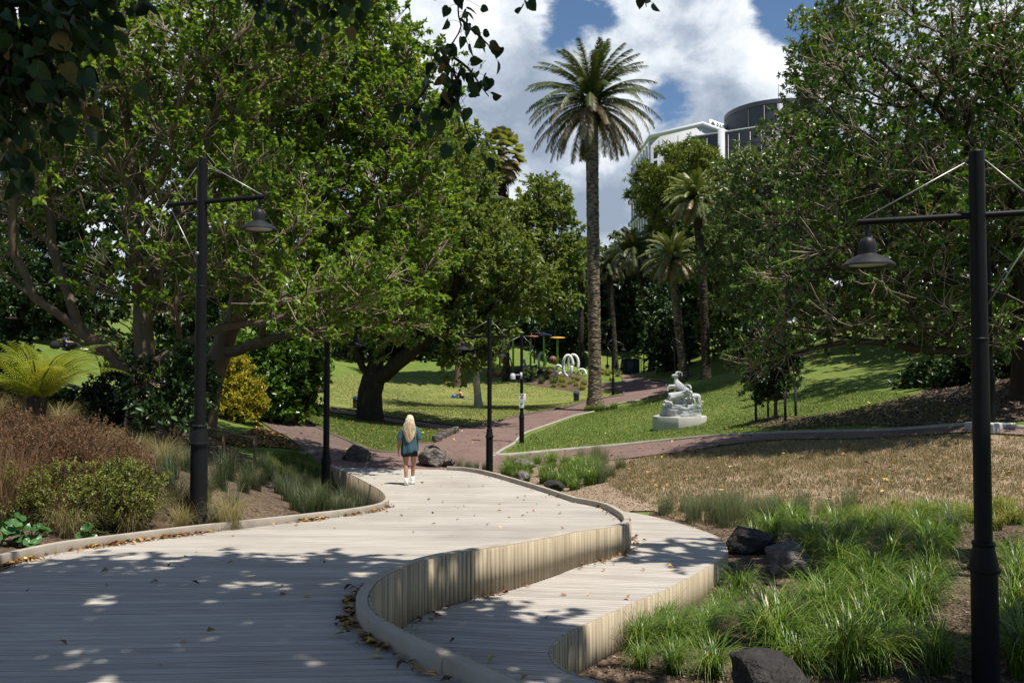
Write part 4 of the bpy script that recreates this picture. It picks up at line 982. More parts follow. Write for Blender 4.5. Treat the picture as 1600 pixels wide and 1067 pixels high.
tree('shrub', 'rounded haze of fine red-brown seed heads above the olive bush at the left edge', 'shrub', [rooted(pxs((95, 835, 10.0), (95, 780, 10.0), (95, 720, 10.0)), .05)],
     [plobe(95, 722, 10.0, 115, 48, .7), plobe(20, 705, 10.0, 70, 52, .6), plobe(185, 745, 10.2, 52, 48, .5), plobe(110, 690, 10.4, 70, 30, .5)], M['grass_brown'], M['bark'], 78, N=300, K=13, n=15, L=.026, W=.011, Rb=.03, rt=.004, twig=.17, dmin=.075, step=.15, twr=.0013, rmin=.003, crown_name='seed_heads')
t = tree('sapling', 'small dark bushy sapling tied between four black stakes on the right lawn', 'tree', [rooted(pxs((1212, 655, 27), (1212, 620, 27), (1210, 570, 27)))],
     [plobe(1208, 590, 27, 40, 34, .8), plobe(1212, 560, 27, 30, 36, .7), plobe(1195, 610, 27, 26, 18, .5)], M['leaf_dark'], M['bark'], 75, N=110, K=9, n=12, L=.12, W=.065, Rb=.06, rt=.01, twig=.26, dmin=.17, twigs=False)
stk = None
for px, py in ((1181, 660), (1200, 652), (1227, 660), (1243, 652)):
    p = at(px, py)
    o = link('tree_stake', MB().tube([(0, 0, -.1), (0, 0, 1.0)], .042, 7).mesh('tree_stake') if stk is None else stk, M['stake']); stk = o.data
    o.location = p; tag(o, 'black wooden stake standing around the bushy sapling', 'stake', 'stakes around the sapling')

# overhead lime tree: trunk behind the camera, crown over it, sprays hanging into view
def heart_leaves(B, D, Lh, rng, rnd):
    n = len(B); upv = np.tile([0, 0, .5], (n, 1)) + rng.normal(size=(n, 3)) * .7
    S = unit(np.cross(D, upv)); Nn = unit(np.cross(S, D)); Lh = Lh[:, None]
    prof = [(-.02, 0), (-.1, .22), (.05, .42), (.35, .47), (.68, .3), (1.02, 0), (.68, -.3), (.35, -.47), (.05, -.42), (-.1, -.22)]
    cv = (rng.random((n, 1)) - .2) * .5
    V = [B + D * Lh * x + S * Lh * y + Nn * Lh * (abs(y) * .35 - cv * x * x * .5) for x, y in prof]
    V.append(B + D * Lh * .35 - Nn * Lh * cv * .06)
    V = np.stack(V, 1).reshape(-1, 3); k = np.arange(n)[:, None] * 11
    Fc = np.concatenate([k + [i, (i + 1) % 10, 10] for i in range(10)])
    return V, Fc, np.repeat(rnd, 11)
def overhead():
    rng = np.random.default_rng(5)
    base = np.array(onz(4.6, -5.2, -.15))
    t = thing('lime_tree', 'overhanging lime tree with heart-shaped leaves hanging in dark sprays at the top', 'tree', tuple(base))
    trunks = [[base, base + [-.1, .1, 2.5], base + [-.3, .4, 5], base + [-.8, 1.2, 7.5], base + [-1.3, 2, 10]],
              [base + [-.3, .4, 5], (2.4, -2, 6.6), (1, 1.5, 7.2), (-.6, 4.2, 7.0), (-1.6, 6, 6.3)],
              [base + [-.2, .3, 4.3], (1, -3, 6), (-1.8, 0, 6.6), (-4, 3, 6.6), (-5, 5, 5.9)],
              [base + [-.5, .8, 6.3], (5.2, -1, 7.8), (6.4, 2.4, 7.9), (6.6, 5.0, 7.8), (6.5, 7.4, 7.8)]]
    lobes = [(-.2, 3.4, 8.0, 3.3, 2.7, 1.2), (-.2, 3.6, 7.4, 3.2, 2.6, .9), (-3.4, 3.4, 7.2, 2.2, 2.4, .9), (2.6, 2.2, 8.2, 2.2, 2.6, 1.4), (1, -2, 9, 3.5, 2.5, 1.6), (7.6, 4.0, 8.0, 2.3, 1.5, .9), (6.6, 8.2, 8.0, 2.6, 1.1, .8), (4.5, 7.9, 7.6, .9, .7, .35), (1.4, 5.0, 7.6, 1.4, 1.2, .7)]  # unseen crown lobes, several placed for the shade they cast below
    tg = lobe_targets(lobes, 640, rng, .36)
    nodes, par, ends, nt = skeleton(trunks, tg, rng, .5)
    rad, cnt = radii(par, ends, .36, .012)
    mb = MB(); limb_mesh(mb, nodes - base, par, rad, cnt, .006)
    eb = np.array([nodes[e] for e, _ in ends]); m, K = len(eb), 7
    D = unit(unit(rng.normal(size=(m * K, 3))) + [0, 0, -.25]); ln = .35 + .5 * rng.random(m * K)
    Bp = np.repeat(eb, K, 0); Ep = Bp + D * ln[:, None]; Mp = (Bp + Ep) / 2 + [0, 0, .06]
    tv, tf = prism_twigs(Bp - base, Mp - base, Ep - base, .006, .003); mb.add(tv, tf)
    mb.build('trunk', M['bark_dark'], t, True)
    q = np.repeat(np.arange(m * K), 16); s = rng.random(len(q))[:, None]
    LB = Bp[q] * (1 - s) + Ep[q] * s
    LD = unit(unit(rng.normal(size=(len(q), 3))) + [0, 0, -.5])
    V, Fc, a = heart_leaves(LB - base, LD, .1 + .05 * rng.random(len(q)), rng, rng.random(len(q)))
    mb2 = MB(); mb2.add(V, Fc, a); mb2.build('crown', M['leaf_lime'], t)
    # hanging sprays
    sprays = [  # polyline in photo pixels + depth, leaves per metre, leaf size
        ([(716, -60, 5.6), (716, 20, 5.5), (720, 45, 5.4), (700, 78, 5.4), (680, 110, 5.4), (668, 135, 5.3)], 24, .088, 95, .2),
        ([(668, 135, 5.3), (650, 160, 5.2), (630, 180, 5.2)], 52, .09, 0, .2),
        ([(690, 90, 5.3), (712, 120, 5.3), (716, 160, 5.2), (728, 200, 5.2), (745, 245, 5.2)], 44, .09, 0, .15),
        ([(720, 30, 5.4), (735, 45, 5.3), (752, 60, 5.3), (770, 78, 5.3), (778, 90, 5.3)], 32, .08, 0, .1),
        ([(708, 90, 5.3), (732, 108, 5.3), (755, 140, 5.2), (772, 162, 5.2)], 32, .082, 0, .12),
        ([(720, 110, 5.2), (705, 150, 5.2), (690, 175, 5.2), (668, 190, 5.2)], 46, .09, 0, .18),
        ([(520, -90, 5.2), (520, -20, 5.1), (505, 20, 5.0), (482, 50, 5.0), (470, 85, 5.0)], 58, .088, 0, .22),
        ([(470, -70, 5), (455, -10, 5), (440, 25, 4.9), (425, 40, 4.9)], 58, .088, 0, .2),
        ([(590, -70, 5.4), (560, -25, 5.3), (530, 2, 5.2), (500, 40, 5.2)], 50, .088, 0, .2),
        ([(395, -60, 5), (402, -15, 5), (405, 15, 5), (400, 30, 5)], 60, .09, 0, .12),
        ([(-60, -80, 4.6), (20, -20, 4.5), (60, 60, 4.5), (95, 130, 4.4), (110, 165, 4.4)], 150, .105, 0, .42),
        ([(40, -60, 4.5), (90, -10, 4.5), (120, 40, 4.4), (128, 80, 4.4)], 130, .1, 0, .26),
        ([(-40, -20, 4.5), (10, 60, 4.4), (40, 150, 4.4), (55, 190, 4.4)], 150, .105, 0, .36),
        ([(-60, 60, 4.4), (-20, 150, 4.3), (5, 230, 4.3), (18, 290, 4.3), (10, 320, 4.3)], 85, .105, 0, .2),
        ([(150, -80, 4.7), (190, -30, 4.7), (215, -5, 4.7), (110, -2, 4.6)], 70, .1, 0, .2),
        ([(800, -60, 5.5), (812, -20, 5.5), (822, 8, 5.4), (824, 22, 5.4)], 22, .085, 0, .06),
        ([(985, -60, 5.5), (1000, -20, 5.5), (1008, 0, 5.4), (1010, 14, 5.4)], 26, .08, 0, .07)]
    hb = MB(); hl = MB()
    for pl, dens, sz, _, wd in sprays:
        pts = smooth_poly(np.array([P(*p) for p in pl]), .06)
        A = np.array(nodes)
        if pl[0][1] < 0:                                   # tie the spray up to the nearest branch of the crown
            hi = A[A[:, 2] > pts[0][2] + .5]; j = hi[np.argmin(((hi - pts[0]) ** 2).sum(1))]
            pts = np.vstack([smooth_poly(np.array([j, (j + pts[0]) / 2 + [0, 0, .35], pts[0]]), .15), pts])
        hb.tube(pts - base, np.linspace(.011, .0035, len(pts)), 5)
        seg = pts[pts[:, 2] < P(pl[0][0], -40, pl[0][2])[2] + .3]
        if len(seg) < 3: seg = pts[-12:]
        length = np.linalg.norm(np.diff(seg, axis=0), axis=1).sum()
        n = max(3, int(dens * length))
        u = rng.random(n) ** .75; ii = np.clip((u * (len(seg) - 1)).astype(int), 0, len(seg) - 1)
        B0 = seg[ii]; off = unit(rng.normal(size=(n, 3)) + [0, 0, -.25]) * (rng.random((n, 1)) * wd + .02)
        B1 = B0 + off
        tv, tf = prism_twigs(B0 - base, (B0 + B1) / 2 - base + [0, 0, .01], B1 - base, .002, .0012); hb.add(tv, tf)
        LD = unit(off * .8 / (wd + .02) + rng.normal(size=(n, 3)) * .4 + [0, 0, -.75])
        V, Fc, a = heart_leaves(B1 - base, LD, sz * (.65 + .5 * rng.random(n)), rng, rng.random(n)); hl.add(V, Fc, a)
    hb.build('hanging_twigs', M['bark_dark'], t, True)
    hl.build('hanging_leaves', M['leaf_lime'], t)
overhead()

# ------------------------------------------------------------------ palms
def frond(L, elev, rng, nl=46, leafL=.45, arch=1.2, wid=.05, age=.8, twist=0):
    """one pinnate frond along +X, starting at the origin"""
    s = np.linspace(0, 1, 14); a = elev - arch * s ** 1.4
    d = np.stack([np.cos(a), np.zeros(14), np.sin(a)], 1)
    p = np.vstack([[0, 0, 0], np.cumsum((d[:-1] + d[1:]) / 2, 0) * L / 13])
    Vb, Fb, n = [], [], 0
    S = np.array([0, 1, 0])
    w = np.linspace(.045, .006, 14) * L / 4
    r = np.concatenate([p + S * w[:, None], p - S * w[:, None]]); k = np.arange(13)
    Fr = np.stack([k, k + 1, k + 15, k + 14], 1)
    u = np.repeat(np.linspace(.1, .995, nl), 2) + rng.normal(size=2 * nl) * .004
    sd = np.tile([1, -1], nl)
    B = np.stack([np.interp(u, s, p[:, j]) for j in range(3)], 1)
    T = unit(np.stack([np.interp(u, s, d[:, j]) for j in range(3)], 1)); Nn = np.cross(T, np.tile(S, (len(T), 1)))
    ll = leafL * np.clip(1.02 - ((u - .45) / .62) ** 4, .22, 1) * (.85 + .3 * rng.random(len(u)))
    dr = unit(T * .75 + S * sd[:, None] * .8 - Nn * (.22 + .25 * rng.random((len(u), 1))) + rng.normal(size=T.shape) * .06)
    E = B + dr * ll[:, None] - [0, 0, 1] * (ll * .15)[:, None]
    wv = T * wid
    V = np.stack([B - wv * .6, B + wv * .6, (B + E) / 2 + wv * .5, E], 1).reshape(-1, 3)
    k = np.arange(len(u))[:, None] * 4
    Ft = np.concatenate([k + [0, 1, 2], k + [0, 2, 3]])
    ag = np.clip(age + rng.normal() * .06, 0, 1)
    return [(r, Fr, np.full(28, ag)), (V, Ft, np.clip(np.repeat(ag + rng.normal(size=len(u)) * .05, 4), 0, 1))]
def palm_crown(Rc, nf, rng, dead=.2, nl=46, leafL=.45, skirt=-1.15, wid=.05):
    mb = MB()
    for i in range(nf):
        f = i / (nf - 1)                                  # 0 newest, 1 oldest
        el = 1.5 - 2.25 * f ** .85 + rng.normal() * .1
        az = i * 2.39996 + rng.normal() * .15
        L = Rc * (.8 + .3 * math.sin(f * math.pi)) * (.92 + .16 * rng.random())
        age = .9 - .35 * f + rng.normal() * .06
        if f > 1 - dead: age = .12 + .22 * rng.random() + (.15 if rng.random() < .25 else 0)
        for V, Fc, a in frond(L, el, rng, nl, leafL, .75 + .65 * f ** .6 if f < .7 else 1.1 - .35 * f, wid, age):
            c, s = math.cos(az), math.sin(az)
            rr = .12 * Rc / 4
            V = V @ np.array([(c, s, 0), (-s, c, 0), (0, 0, 1)]) + [c * rr * (1 + f), s * rr * (1 + f), .2 * (1 - f) * Rc / 4 - f * .9 * Rc / 4.5]
            mb.add(V, Fc, a)
    return mb
def palm_trunk(pts, r, rng, ring=.16, flare=1.75, neck=1.25):
    pts = smooth_poly(np.array(pts, float), ring * .5)
    n = len(pts); h = np.arange(n) * ring * .5
    rr = r * (1 + (flare - 1) * np.exp(-h / (r * 2.0))) * np.where(np.arange(n) % 2, 1.0, 1.055)
    top = h[-1] - h
    rr *= 1 + (neck - 1) * np.exp(-top / (r * 2.2))
    mb = MB(); mb.tube(pts, rr, 20)
    V = mb.V[0]; V[:n * 20] += rng.normal(size=(n * 20, 3)) * r * .035 * [1, 1, 1.6]
    return mb
def palm(label, base, top, r, Rc, nf, seed, crown_m, bark, nl=46, leafL=.45, dead=.2, mid=None, flare=1.75, wid=.05, group='feather palms', ivy=0):
    rng = np.random.default_rng(seed)
    b = np.array(onz(base[0], base[1], -.1)); tp = np.array(top)
    t = thing('palm_tree', label, 'palm tree', tuple(b), 0, group)
    pts = [b, b + (tp - b) * .33 + (mid if mid is not None else 0), b + (tp - b) * .66 + (mid if mid is not None else 0), tp]
    palm_trunk([p - b for p in pts], r, rng, flare=flare, ring=max(.16, r * .4)).build('trunk', bark, t)
    # old frond bases bulging under the crown
    bo = MB()
    for i in range(70):
        az = i * 2.4; f = i / 70
        p0 = tp - b + [math.cos(az) * r * 1.05, math.sin(az) * r * 1.05, -f * r * 4.5]
        bo.tube([p0 - [0, 0, .1], p0 + np.array([math.cos(az) * .18, math.sin(az) * .18, .22]) * (r / .45), p0 + np.array([math.cos(az) * .3, math.sin(az) * .3, .5]) * (r / .45)], [.1 * r / .45, .07 * r / .45, .02], 4)
    bo.build('frond_bases', M['palm_bark_dark'], t)
    mb = palm_crown(Rc, nf, rng, dead, nl, leafL, wid=wid)
    o = mb.build('crown', crown_m, t); o.location = tp - b
    return t
pb = P(930, 642, 55)
palm('tallest feather palm with a straight grey ringed trunk rising beside the red path', pb[:2], P(924, 152, 55), .42, 4.6, 120, 21, M['palm_leaf'], M['palm_bark'], nl=74, leafL=.52, dead=.4, flare=1.9, wid=.055)
palm('feather palm with dense yellow-green crown, second thickest trunk behind the statue', P(1070, 592, 75)[:2], P(1050, 398, 75), .37, 3.0, 84, 22, M['palm_leaf_lit'], M['palm_bark'], nl=44, leafL=.5, dead=.3, mid=np.array([-.1, 0, 0]), wid=.06)
palm('feather palm with a dark ivy-clad trunk and a high crown below the conifer', P(1103, 597, 70)[:2], P(1086, 305, 70), .36, 2.85, 84, 23, M['palm_leaf_lit'], M['palm_bark_dark'], nl=44, leafL=.48, dead=.28, mid=np.array([.2, 0, 0]), wid=.06)
palm('blue-green feather palm with slender leaning trunk right of the kiosk', P(1018, 580, 95)[:2], P(988, 388, 95), .32, 3.2, 80, 24, M['palm_leaf'], M['palm_bark_dark'], nl=40, leafL=.6, dead=.18, wid=.07, mid=np.array([.6, 0, 0]))
palm('feather palm with leaning trunk between the tallest palm and the kiosk', P(962, 574, 112)[:2], P(951, 412, 112), .42, 2.7, 70, 25, M['palm_leaf'], M['palm_bark_dark'], nl=36, leafL=.6, dead=.28, wid=.08)
palm('feather palm partly hidden behind the trunk of the tallest palm', P(909, 574, 105)[:2], P(906, 412, 105), .38, 2.5, 66, 26, M['palm_leaf'], M['palm_bark_dark'], nl=36, leafL=.55, dead=.3, wid=.08)
palm('feather palm with a pale trunk on the central lawn and a ragged crown', P(748, 637, 58)[:2], P(733, 318, 58), .24, 2.9, 66, 27, M['palm_leaf'], M['palm_smooth'], nl=36, leafL=.45, dead=.5, flare=1.9, wid=.05, mid=np.array([-.15, 0, 0]))
# fan palm
def fan_palm():
    rng = np.random.default_rng(31)
    b = np.array(onz(*P(792, 580, 82)[:2], -.1)); tp = P(783, 232, 82)
    t = thing('palm_tree', 'fan palm with shaggy brown skirt showing above the olive tree', 'palm tree', tuple(b))
    palm_trunk([b - b, (tp - b) * .5, tp - b], .32, rng).build('trunk', M['palm_bark_dark'], t)
    mb = MB()
    for i in range(60):
        f = i / 59; az = i * 2.4; el = 1.35 - 2.5 * f; age = .85 - .3 * f if f < .6 else .1 + .2 * rng.random()
        d = np.array([math.cos(az) * math.cos(el), math.sin(az) * math.cos(el), math.sin(el)])
        c = d * (1.5 if f < .6 else 1.2) + [0, 0, -1.6 * f]
        mb.tube([(0, 0, -1.2 * f), c], .02, 3, a=age)
        S = unit(np.cross(d, [0, 0, 1.])); U = np.cross(S, d)
        n = 22; th = np.linspace(-1.25, 1.25, n)
        D = np.cos(th)[:, None] * d + np.sin(th)[:, None] * S + U * .1
        B = np.repeat(c[None], n, 0); L = 1.15 * (.8 + .3 * np.cos(th))
        E = B + D * L[:, None] - np.array([0, 0, 1]) * (.3 + .2 * rng.random((n, 1)))
        wv = unit(np.cross(D, U)) * .07
        V = np.stack([B, B + D * L[:, None] * .55 + wv, E, B + D * L[:, None] * .55 - wv], 1).reshape(-1, 3)
        k = np.arange(n)[:, None] * 4
        mb.add(V, np.concatenate([k + [0, 1, 2], k + [0, 2, 3]]), np.clip(age, 0, 1))
    o = mb.build('crown', M['palm_leaf_pale'], t); o.location = tp - b
    sk = MB()
    for i in range(170):
        az = rng.random() * 6.28; z = -1.0 - rng.random() * 3.6
        p0 = np.array([math.cos(az) * .3, math.sin(az) * .3, z]); p1 = p0 + [math.cos(az) * .55, math.sin(az) * .55, -.9 - .5 * rng.random()]
        sk.tube([p0, (p0 + p1) / 2 + [math.cos(az) * .2, math.sin(az) * .2, 0], p1], [.03, .09, .01], 3, flat=.2, a=rng.random())
    o = sk.build('dead_skirt', M['fern_dead'], t); o.location = tp - b
fan_palm()
def tree_fern(label, base, h, Rf, nf, seed, tilt=(0, 0)):
    rng = np.random.default_rng(seed); t = thing('tree_fern', label, 'tree fern', base)
    MB().tube([(0, 0, -.1), (tilt[0] * .5, tilt[1] * .5, h * .5), (tilt[0], tilt[1], h)], [.13, .12, .14], 12).build('trunk', M['bark_dark'], t, True)
    live, dead = MB(), MB()
    for i in range(nf):
        az = i * 2.39996; f = i / nf; isd = i >= nf - 3
        el = (1.3 - .75 * f + rng.normal() * .08) if not isd else -1.15; L = Rf * (.85 + .25 * rng.random()) * (.5 if isd else 1)
        s = np.linspace(0, 1, 16); a = el - 1.35 * s ** 1.6
        if isd: a = np.full(16, el) - .7 * s
        d = np.stack([np.cos(a), 0 * a, np.sin(a)], 1); p = np.vstack([[0, 0, 0], np.cumsum((d[:-1] + d[1:]) / 2, 0) * L / 15])
        mb = dead if isd else live
        parts = []
        npn = 25 if not isd else 14
        for u in np.linspace(.06, .99, npn):
            B = np.array([np.interp(u, s, p[:, j]) for j in range(3)]); T = unit(np.array([np.interp(u, s, d[:, j]) for j in range(3)]))
            pw = L * .21 * (math.sin(min(1, u * 1.02) ** .6 * math.pi * .95 + .12)) * (.9 + .2 * rng.random())
            for sd in (1, -1):
                D = unit(T * .3 + np.array([0, sd, 0]) + [0, 0, -.12]); E = B + D * pw - [0, 0, pw * .2]
                # toothed pinna: a row of little leaflets
                k = 9; uu = np.linspace(.05, .95, k); c = B + (E - B) * uu[:, None]
                lw = pw * .11 * np.sin(uu * 2.6 + .5) + .004
                V = np.stack([c - T * .004, c + D * .01 + T * lw[:, None], c + D * .022, c + D * .01 - T * lw[:, None]], 1).reshape(-1, 3)
                kk = np.arange(k)[:, None] * 4
                parts.append((V, np.concatenate([kk + [0, 1, 2], kk + [0, 2, 3]])))
        c_, s_ = math.cos(az), math.sin(az); Rm = np.array([(c_, s_, 0), (-s_, c_, 0), (0, 0, 1)])
        ag = np.clip(.55 + rng.normal() * .25, 0, 1); top = np.array([tilt[0], tilt[1], h])
        for V, Fc in parts: mb.add(V @ Rm + top, Fc, ag)
        mb.tube(p @ Rm + top, np.linspace(.016, .004, 16), 4, a=.2)
    live.build('fronds', M['fern'], t); dead.build('dead_fronds', M['fern_dead'], t)
fb = P(50, 690, 12.0)
tree_fern('bright lime green tree fern with arching fronds at the left edge', onz(fb[0], fb[1]), float(P(60, 622, 12)[2] - gz(fb[0], fb[1])), 1.35, 24, 51, (.07, 0))
fb = P(85, 600, 21)
tree_fern('darker fern behind the bright tree fern on the left bank', onz(fb[0], fb[1]), .5, 1.5, 18, 52)

# ------------------------------------------------------------------ grasses and small plants
def tussock(seed, nb, H, lean, w, spread, droop, segs=4):
    rng = np.random.default_rng(seed)
    az = rng.random(nb) * 6.283; ln = np.abs(rng.normal(size=nb)) * lean + .05
    h = H * (.55 + .6 * rng.random(nb)); ww = w * (.6 + .6 * rng.random(nb))
    r0 = spread * np.sqrt(rng.random(nb)); a0 = rng.random(nb) * 6.283
    B = np.stack([np.cos(a0) * r0, np.sin(a0) * r0, np.full(nb, -.02)], 1)
    D = np.stack([np.cos(az), np.sin(az), 0 * az], 1)
    S = np.stack([-np.sin(az), np.cos(az), 0 * az], 1)
    V = np.zeros((nb, segs + 1, 2, 3))
    for j in range(segs + 1):
        s = j / segs
        ang = ln * s + droop * s * s * (.5 + rng.random(nb) * .8)
        if j == 0: c = B.copy()
        else: c = c + (D * np.sin(ang)[:, None] + np.array([0, 0, 1]) * np.cos(ang)[:, None]) * (h / segs)[:, None]
        wv = S * (ww * (1 - s ** 2 * .92))[:, None] * .5
        V[:, j, 0] = c - wv; V[:, j, 1] = c + wv
    k = np.arange(nb)[:, None] * (segs + 1) * 2
    Fc = np.concatenate([k + [2 * j, 2 * j + 1, 2 * j + 3, 2 * j + 2] for j in range(segs)])
    a = np.repeat(np.clip(rng.random(nb) * .93 + (rng.random(nb) < .06) * .3, 0, 1), (segs + 1) * 2)
    return mk_mesh('grass_tussock', V.reshape(-1, 3), Fc, {'rnd': a})
TM = {}
for k, (m, n, H, lean, w, sp, dr, nv) in {'lush': ('grass_lush', 300, .8, .55, .0125, .09, 1.75, 5), 'lushfar': ('grass_lush', 200, .55, .3, .011, .13, 1.6, 2), 'gold': ('grass_gold', 240, .42, .35, .011, .14, 1.4, 3),
                                      'wispy': ('grass_dark', 260, .62, .22, .0045, .1, .9, 3), 'grey': ('grass_grey', 380, .6, .2, .0036, .16, .5, 3), 'buff': ('grass_buff', 420, .75, .5, .0035, .1, 1.8, 2),
                                      'brown': ('grass_brown', 520, .8, .34, .0026, .2, .8, 3), 'yel': ('grass_gold', 120, .6, .35, .03, .25, 1.2, 2), 'olive': ('grass_dark', 160, .8, .3, .02, .25, .8, 2)}.items():
    TM[k] = []
    for v in range(nv):
        me = tussock(100 + v * 7 + len(TM) * 31, n, H, lean, w, sp, dr); me.materials.append(M[m]); TM[k].append(me)
grng = np.random.default_rng(77)
def clump(kind_, x, y, sc, label, group, dz=0):
    o = bpy.data.objects.new('grass_tussock', TM[kind_][grng.integers(len(TM[kind_]))]); C.objects.link(o)
    o.location = onz(x, y, dz); o.rotation_euler = (0, 0, grng.random() * 6.28); s = sc * (.8 + .4 * grng.random()); o.scale = (s, s, s * (.85 + .3 * grng.random()))
    tag(o, label, 'grass', group); return o
ROCKS = [P(1172, 870, 11.0)[:2], P(1170, 900, 10.4)[:2], P(1236, 915, 9.7)[:2], P(1225, 940, 9.2)[:2], P(1190, 885, 10.7)[:2], P(1150, 905, 10.0)[:2], P(1245, 950, 8.8)[:2], P(1203, 1092, 6.1)[:2], P(1215, 1092, 5.6)[:2]]
def scatter_px(poly_px, n, dmin, seed, poly_w=None, avoid=()):
    rng = np.random.default_rng(seed); W = px2w(poly_px) if poly_w is None else np.asarray(poly_w)
    lo, hi = W.min(0), W.max(0); out = []
    for _ in range(n * 60):
        if len(out) >= n: break
        p = lo + rng.random(2) * (hi - lo)
        if not pip(p[None], W)[0]: continue
        if pip(p[None], deck_poly)[0] or pip(p[None], low_poly)[0]: continue
        if out and np.min(((np.array(out) - p) ** 2).sum(1)) < dmin ** 2: continue
        if p[0] < 0 and p[1] > 14.5 and np.min(((LE[::4] - p) ** 2).sum(1)) < .95 ** 2: continue
        if len(avoid) and (np.min(((np.array(avoid) - p) ** 2).sum(1)) < .5 ** 2 or np.min(((L2[::5] - p) ** 2).sum(1)) < .37 ** 2): continue
        out.append(p)
    return out
for x, y in scatter_px([(1075, 905), (1150, 880), (1330, 905), (1440, 960), (1470, 1067), (1240, 1067), (1180, 1010), (1010, 1030)], 38, .34, 1, None, ROCKS):
    clump('lush', x, y, .9 if np.min(((L2 - np.array([x, y])) ** 2).sum(1)) > 1.0 else .62, 'lush arching green tussock in the bed beside the lower boardwalk', 'lush green tussocks beside the lower boardwalk')
for x, y in scatter_px([(960, 1045), (1030, 985), (1120, 1000), (1120, 1067), (980, 1067)], 9, .26, 21):
    clump('lush', x, y, .55, 'small green tussock on the mulch below the lower boardwalk wall', 'small tussocks below the lower boardwalk wall')
for x, y in scatter_px([(1180, 830), (1480, 815), (1500, 870), (1460, 960), (1330, 905), (1170, 870)], 34, .4, 2, None, ROCKS):
    clump('wispy' if grng.random() < .3 else 'lush', x, y, .86, 'dark green tussock in the middle of the shaded right planting bed', 'dark green tussocks in the middle of the right bed')
for x, y in scatter_px([(1560, 880), (1640, 860), (1680, 1067), (1560, 1067)], 12, .4, 3):
    clump('lush', x, y, .8, 'green tussock to the right of the nearest lamp post', 'green tussocks right of the nearest lamp')
for x, y in scatter_px([(1330, 806), (1600, 798), (1700, 798), (1700, 830), (1560, 835), (1500, 826), (1340, 830)], 28, .4, 4):
    clump('gold', x, y, 1.0, 'sunlit yellow-green tussock in the row along the foot of the dry slope', 'yellow-green tussocks along the foot of the dry slope')
for x, y in scatter_px([(1035, 803), (1120, 800), (1330, 800), (1330, 825), (1110, 828)], 26, .32, 5):
    clump('grey', x, y, .85, 'misty grey-green upright tussock at the left end of the dry slope', 'misty grey-green tussocks below the dry slope')
for x, y in scatter_px([(780, 745), (800, 726), (860, 722), (925, 728), (940, 755), (915, 772), (860, 760)], 42, .3, 6):
    clump('lushfar', x, y, 1.0, 'fine bright green tussock beside the far end of the boardwalk', 'bright green tussocks beside the far end of the boardwalk')
for x, y in scatter_px([(880, 722), (960, 716), (975, 740), (945, 765), (905, 740)], 12, .35, 7):
    clump('grey', x, y, .9, 'wispy grey tussock between the boardwalk bend and the right path', 'wispy tussocks near the right path')
for x, y in scatter_px([(712, 735), (760, 740), (765, 734), (715, 730)], 5, .25, 8):
    clump('grey', x, y, .6, 'small wispy tussock at the foot of the third lamp', 'small tussocks at the third lamp')
for x, y in scatter_px(None, 40, .36, 9, [(-3.4, 10.6), (-2.7, 13.0), (-2.2, 15.4), (-2.6, 17.5), (-4.2, 18), (-5.6, 16), (-5.6, 12), (-4.4, 10.2)]):
    clump('wispy', x, y, 1.05, 'dark wispy tussock in the left bed between the two lamp posts', 'dark tussocks between the left lamp posts')
for x, y in scatter_px(None, 18, .48, 10, [(-2.8, 17.2), (-3.4, 21), (-5.5, 20.5), (-6.2, 18), (-4.4, 17.4)]):
    clump('grey', x, y, .8, 'pale grey-green tussock behind the second left lamp', 'pale tussocks behind the second left lamp')
for x, y in scatter_px(None, 9, .46, 11, [(-5.0, 8.9), (-4.0, 9.9), (-3.6, 10.6), (-4.6, 11.5), (-5.4, 10.2)]):
    clump('buff', x, y, 1.0, 'fountain of fine buff grass spilling toward the kerb by the left lamp', 'buff fountain grasses by the left lamp')
for x, y in scatter_px(None, 38, .34, 12, [(-5.3, 8.7), (-4.9, 10.6), (-5.8, 12.2), (-8.2, 12), (-8.0, 9.0), (-6.5, 8.0)]):
    clump('brown', x, y, 1.08, 'hazy red-brown seed head grass massed at the left edge', 'red-brown seeding grasses at the left edge')
for x, y in scatter_px(None, 16, .5, 22, [(-8.8, 11.8), (-5.6, 11.6), (-5.2, 13.6), (-6.4, 15.0), (-9.5, 14.2)]):
    clump('wispy' if grng.random() < .5 else 'buff', x, y, 1.0, 'wispy grass tuft on the shaded mulch bank behind the red-brown grasses', 'wispy tufts behind the red-brown grasses')
for x, y in scatter_px([(785, 588), (800, 594), (850, 603), (870, 606), (880, 590), (830, 584), (790, 580)], 14, 1.1, 13):
    clump('olive', x, y, 1.1, 'brownish tussock in the bed in front of the playground', 'tussocks in the playground bed')
for x, y in scatter_px([(850, 604), (912, 612), (915, 590), (870, 592)], 18, .9, 14):
    clump('yel', x, y, 1.1, 'yellow-green strappy plant below the white rings', 'strappy plants below the white rings')
for x, y in scatter_px([(935, 598), (960, 598), (968, 590), (945, 582), (935, 585)], 10, .9, 15):
    clump('yel', x, y, 1.3, 'yellowish strappy plant right of the tallest palm trunk', 'strappy plants right of the tallest palm')
pbz = np.array(pb[:2])
for i in range(8):
    a = -2.6 + i * .36; clump('lushfar', pbz[0] + math.cos(a) * 1.1 + .3, pbz[1] + math.sin(a) * 1.0, 1.1, 'tuft of green grass at the foot of the tallest palm', 'grass tufts at the foot of the tallest palm')
tree('shrub', 'round green bush beside the red path in front of the kiosk people', 'shrub', [rooted(pxs((967, 596, 92), (967, 592, 92), (967, 588, 92)))], [plobe(967, 588, 92, 7, 7, .5)], M['leaf_mid'], M['bark_dark'], 81, N=30, K=7, n=9, L=.16, W=.09, Rb=.05, rt=.02, twig=.25, dmin=.15, twigs=False, crown_name='foliage')
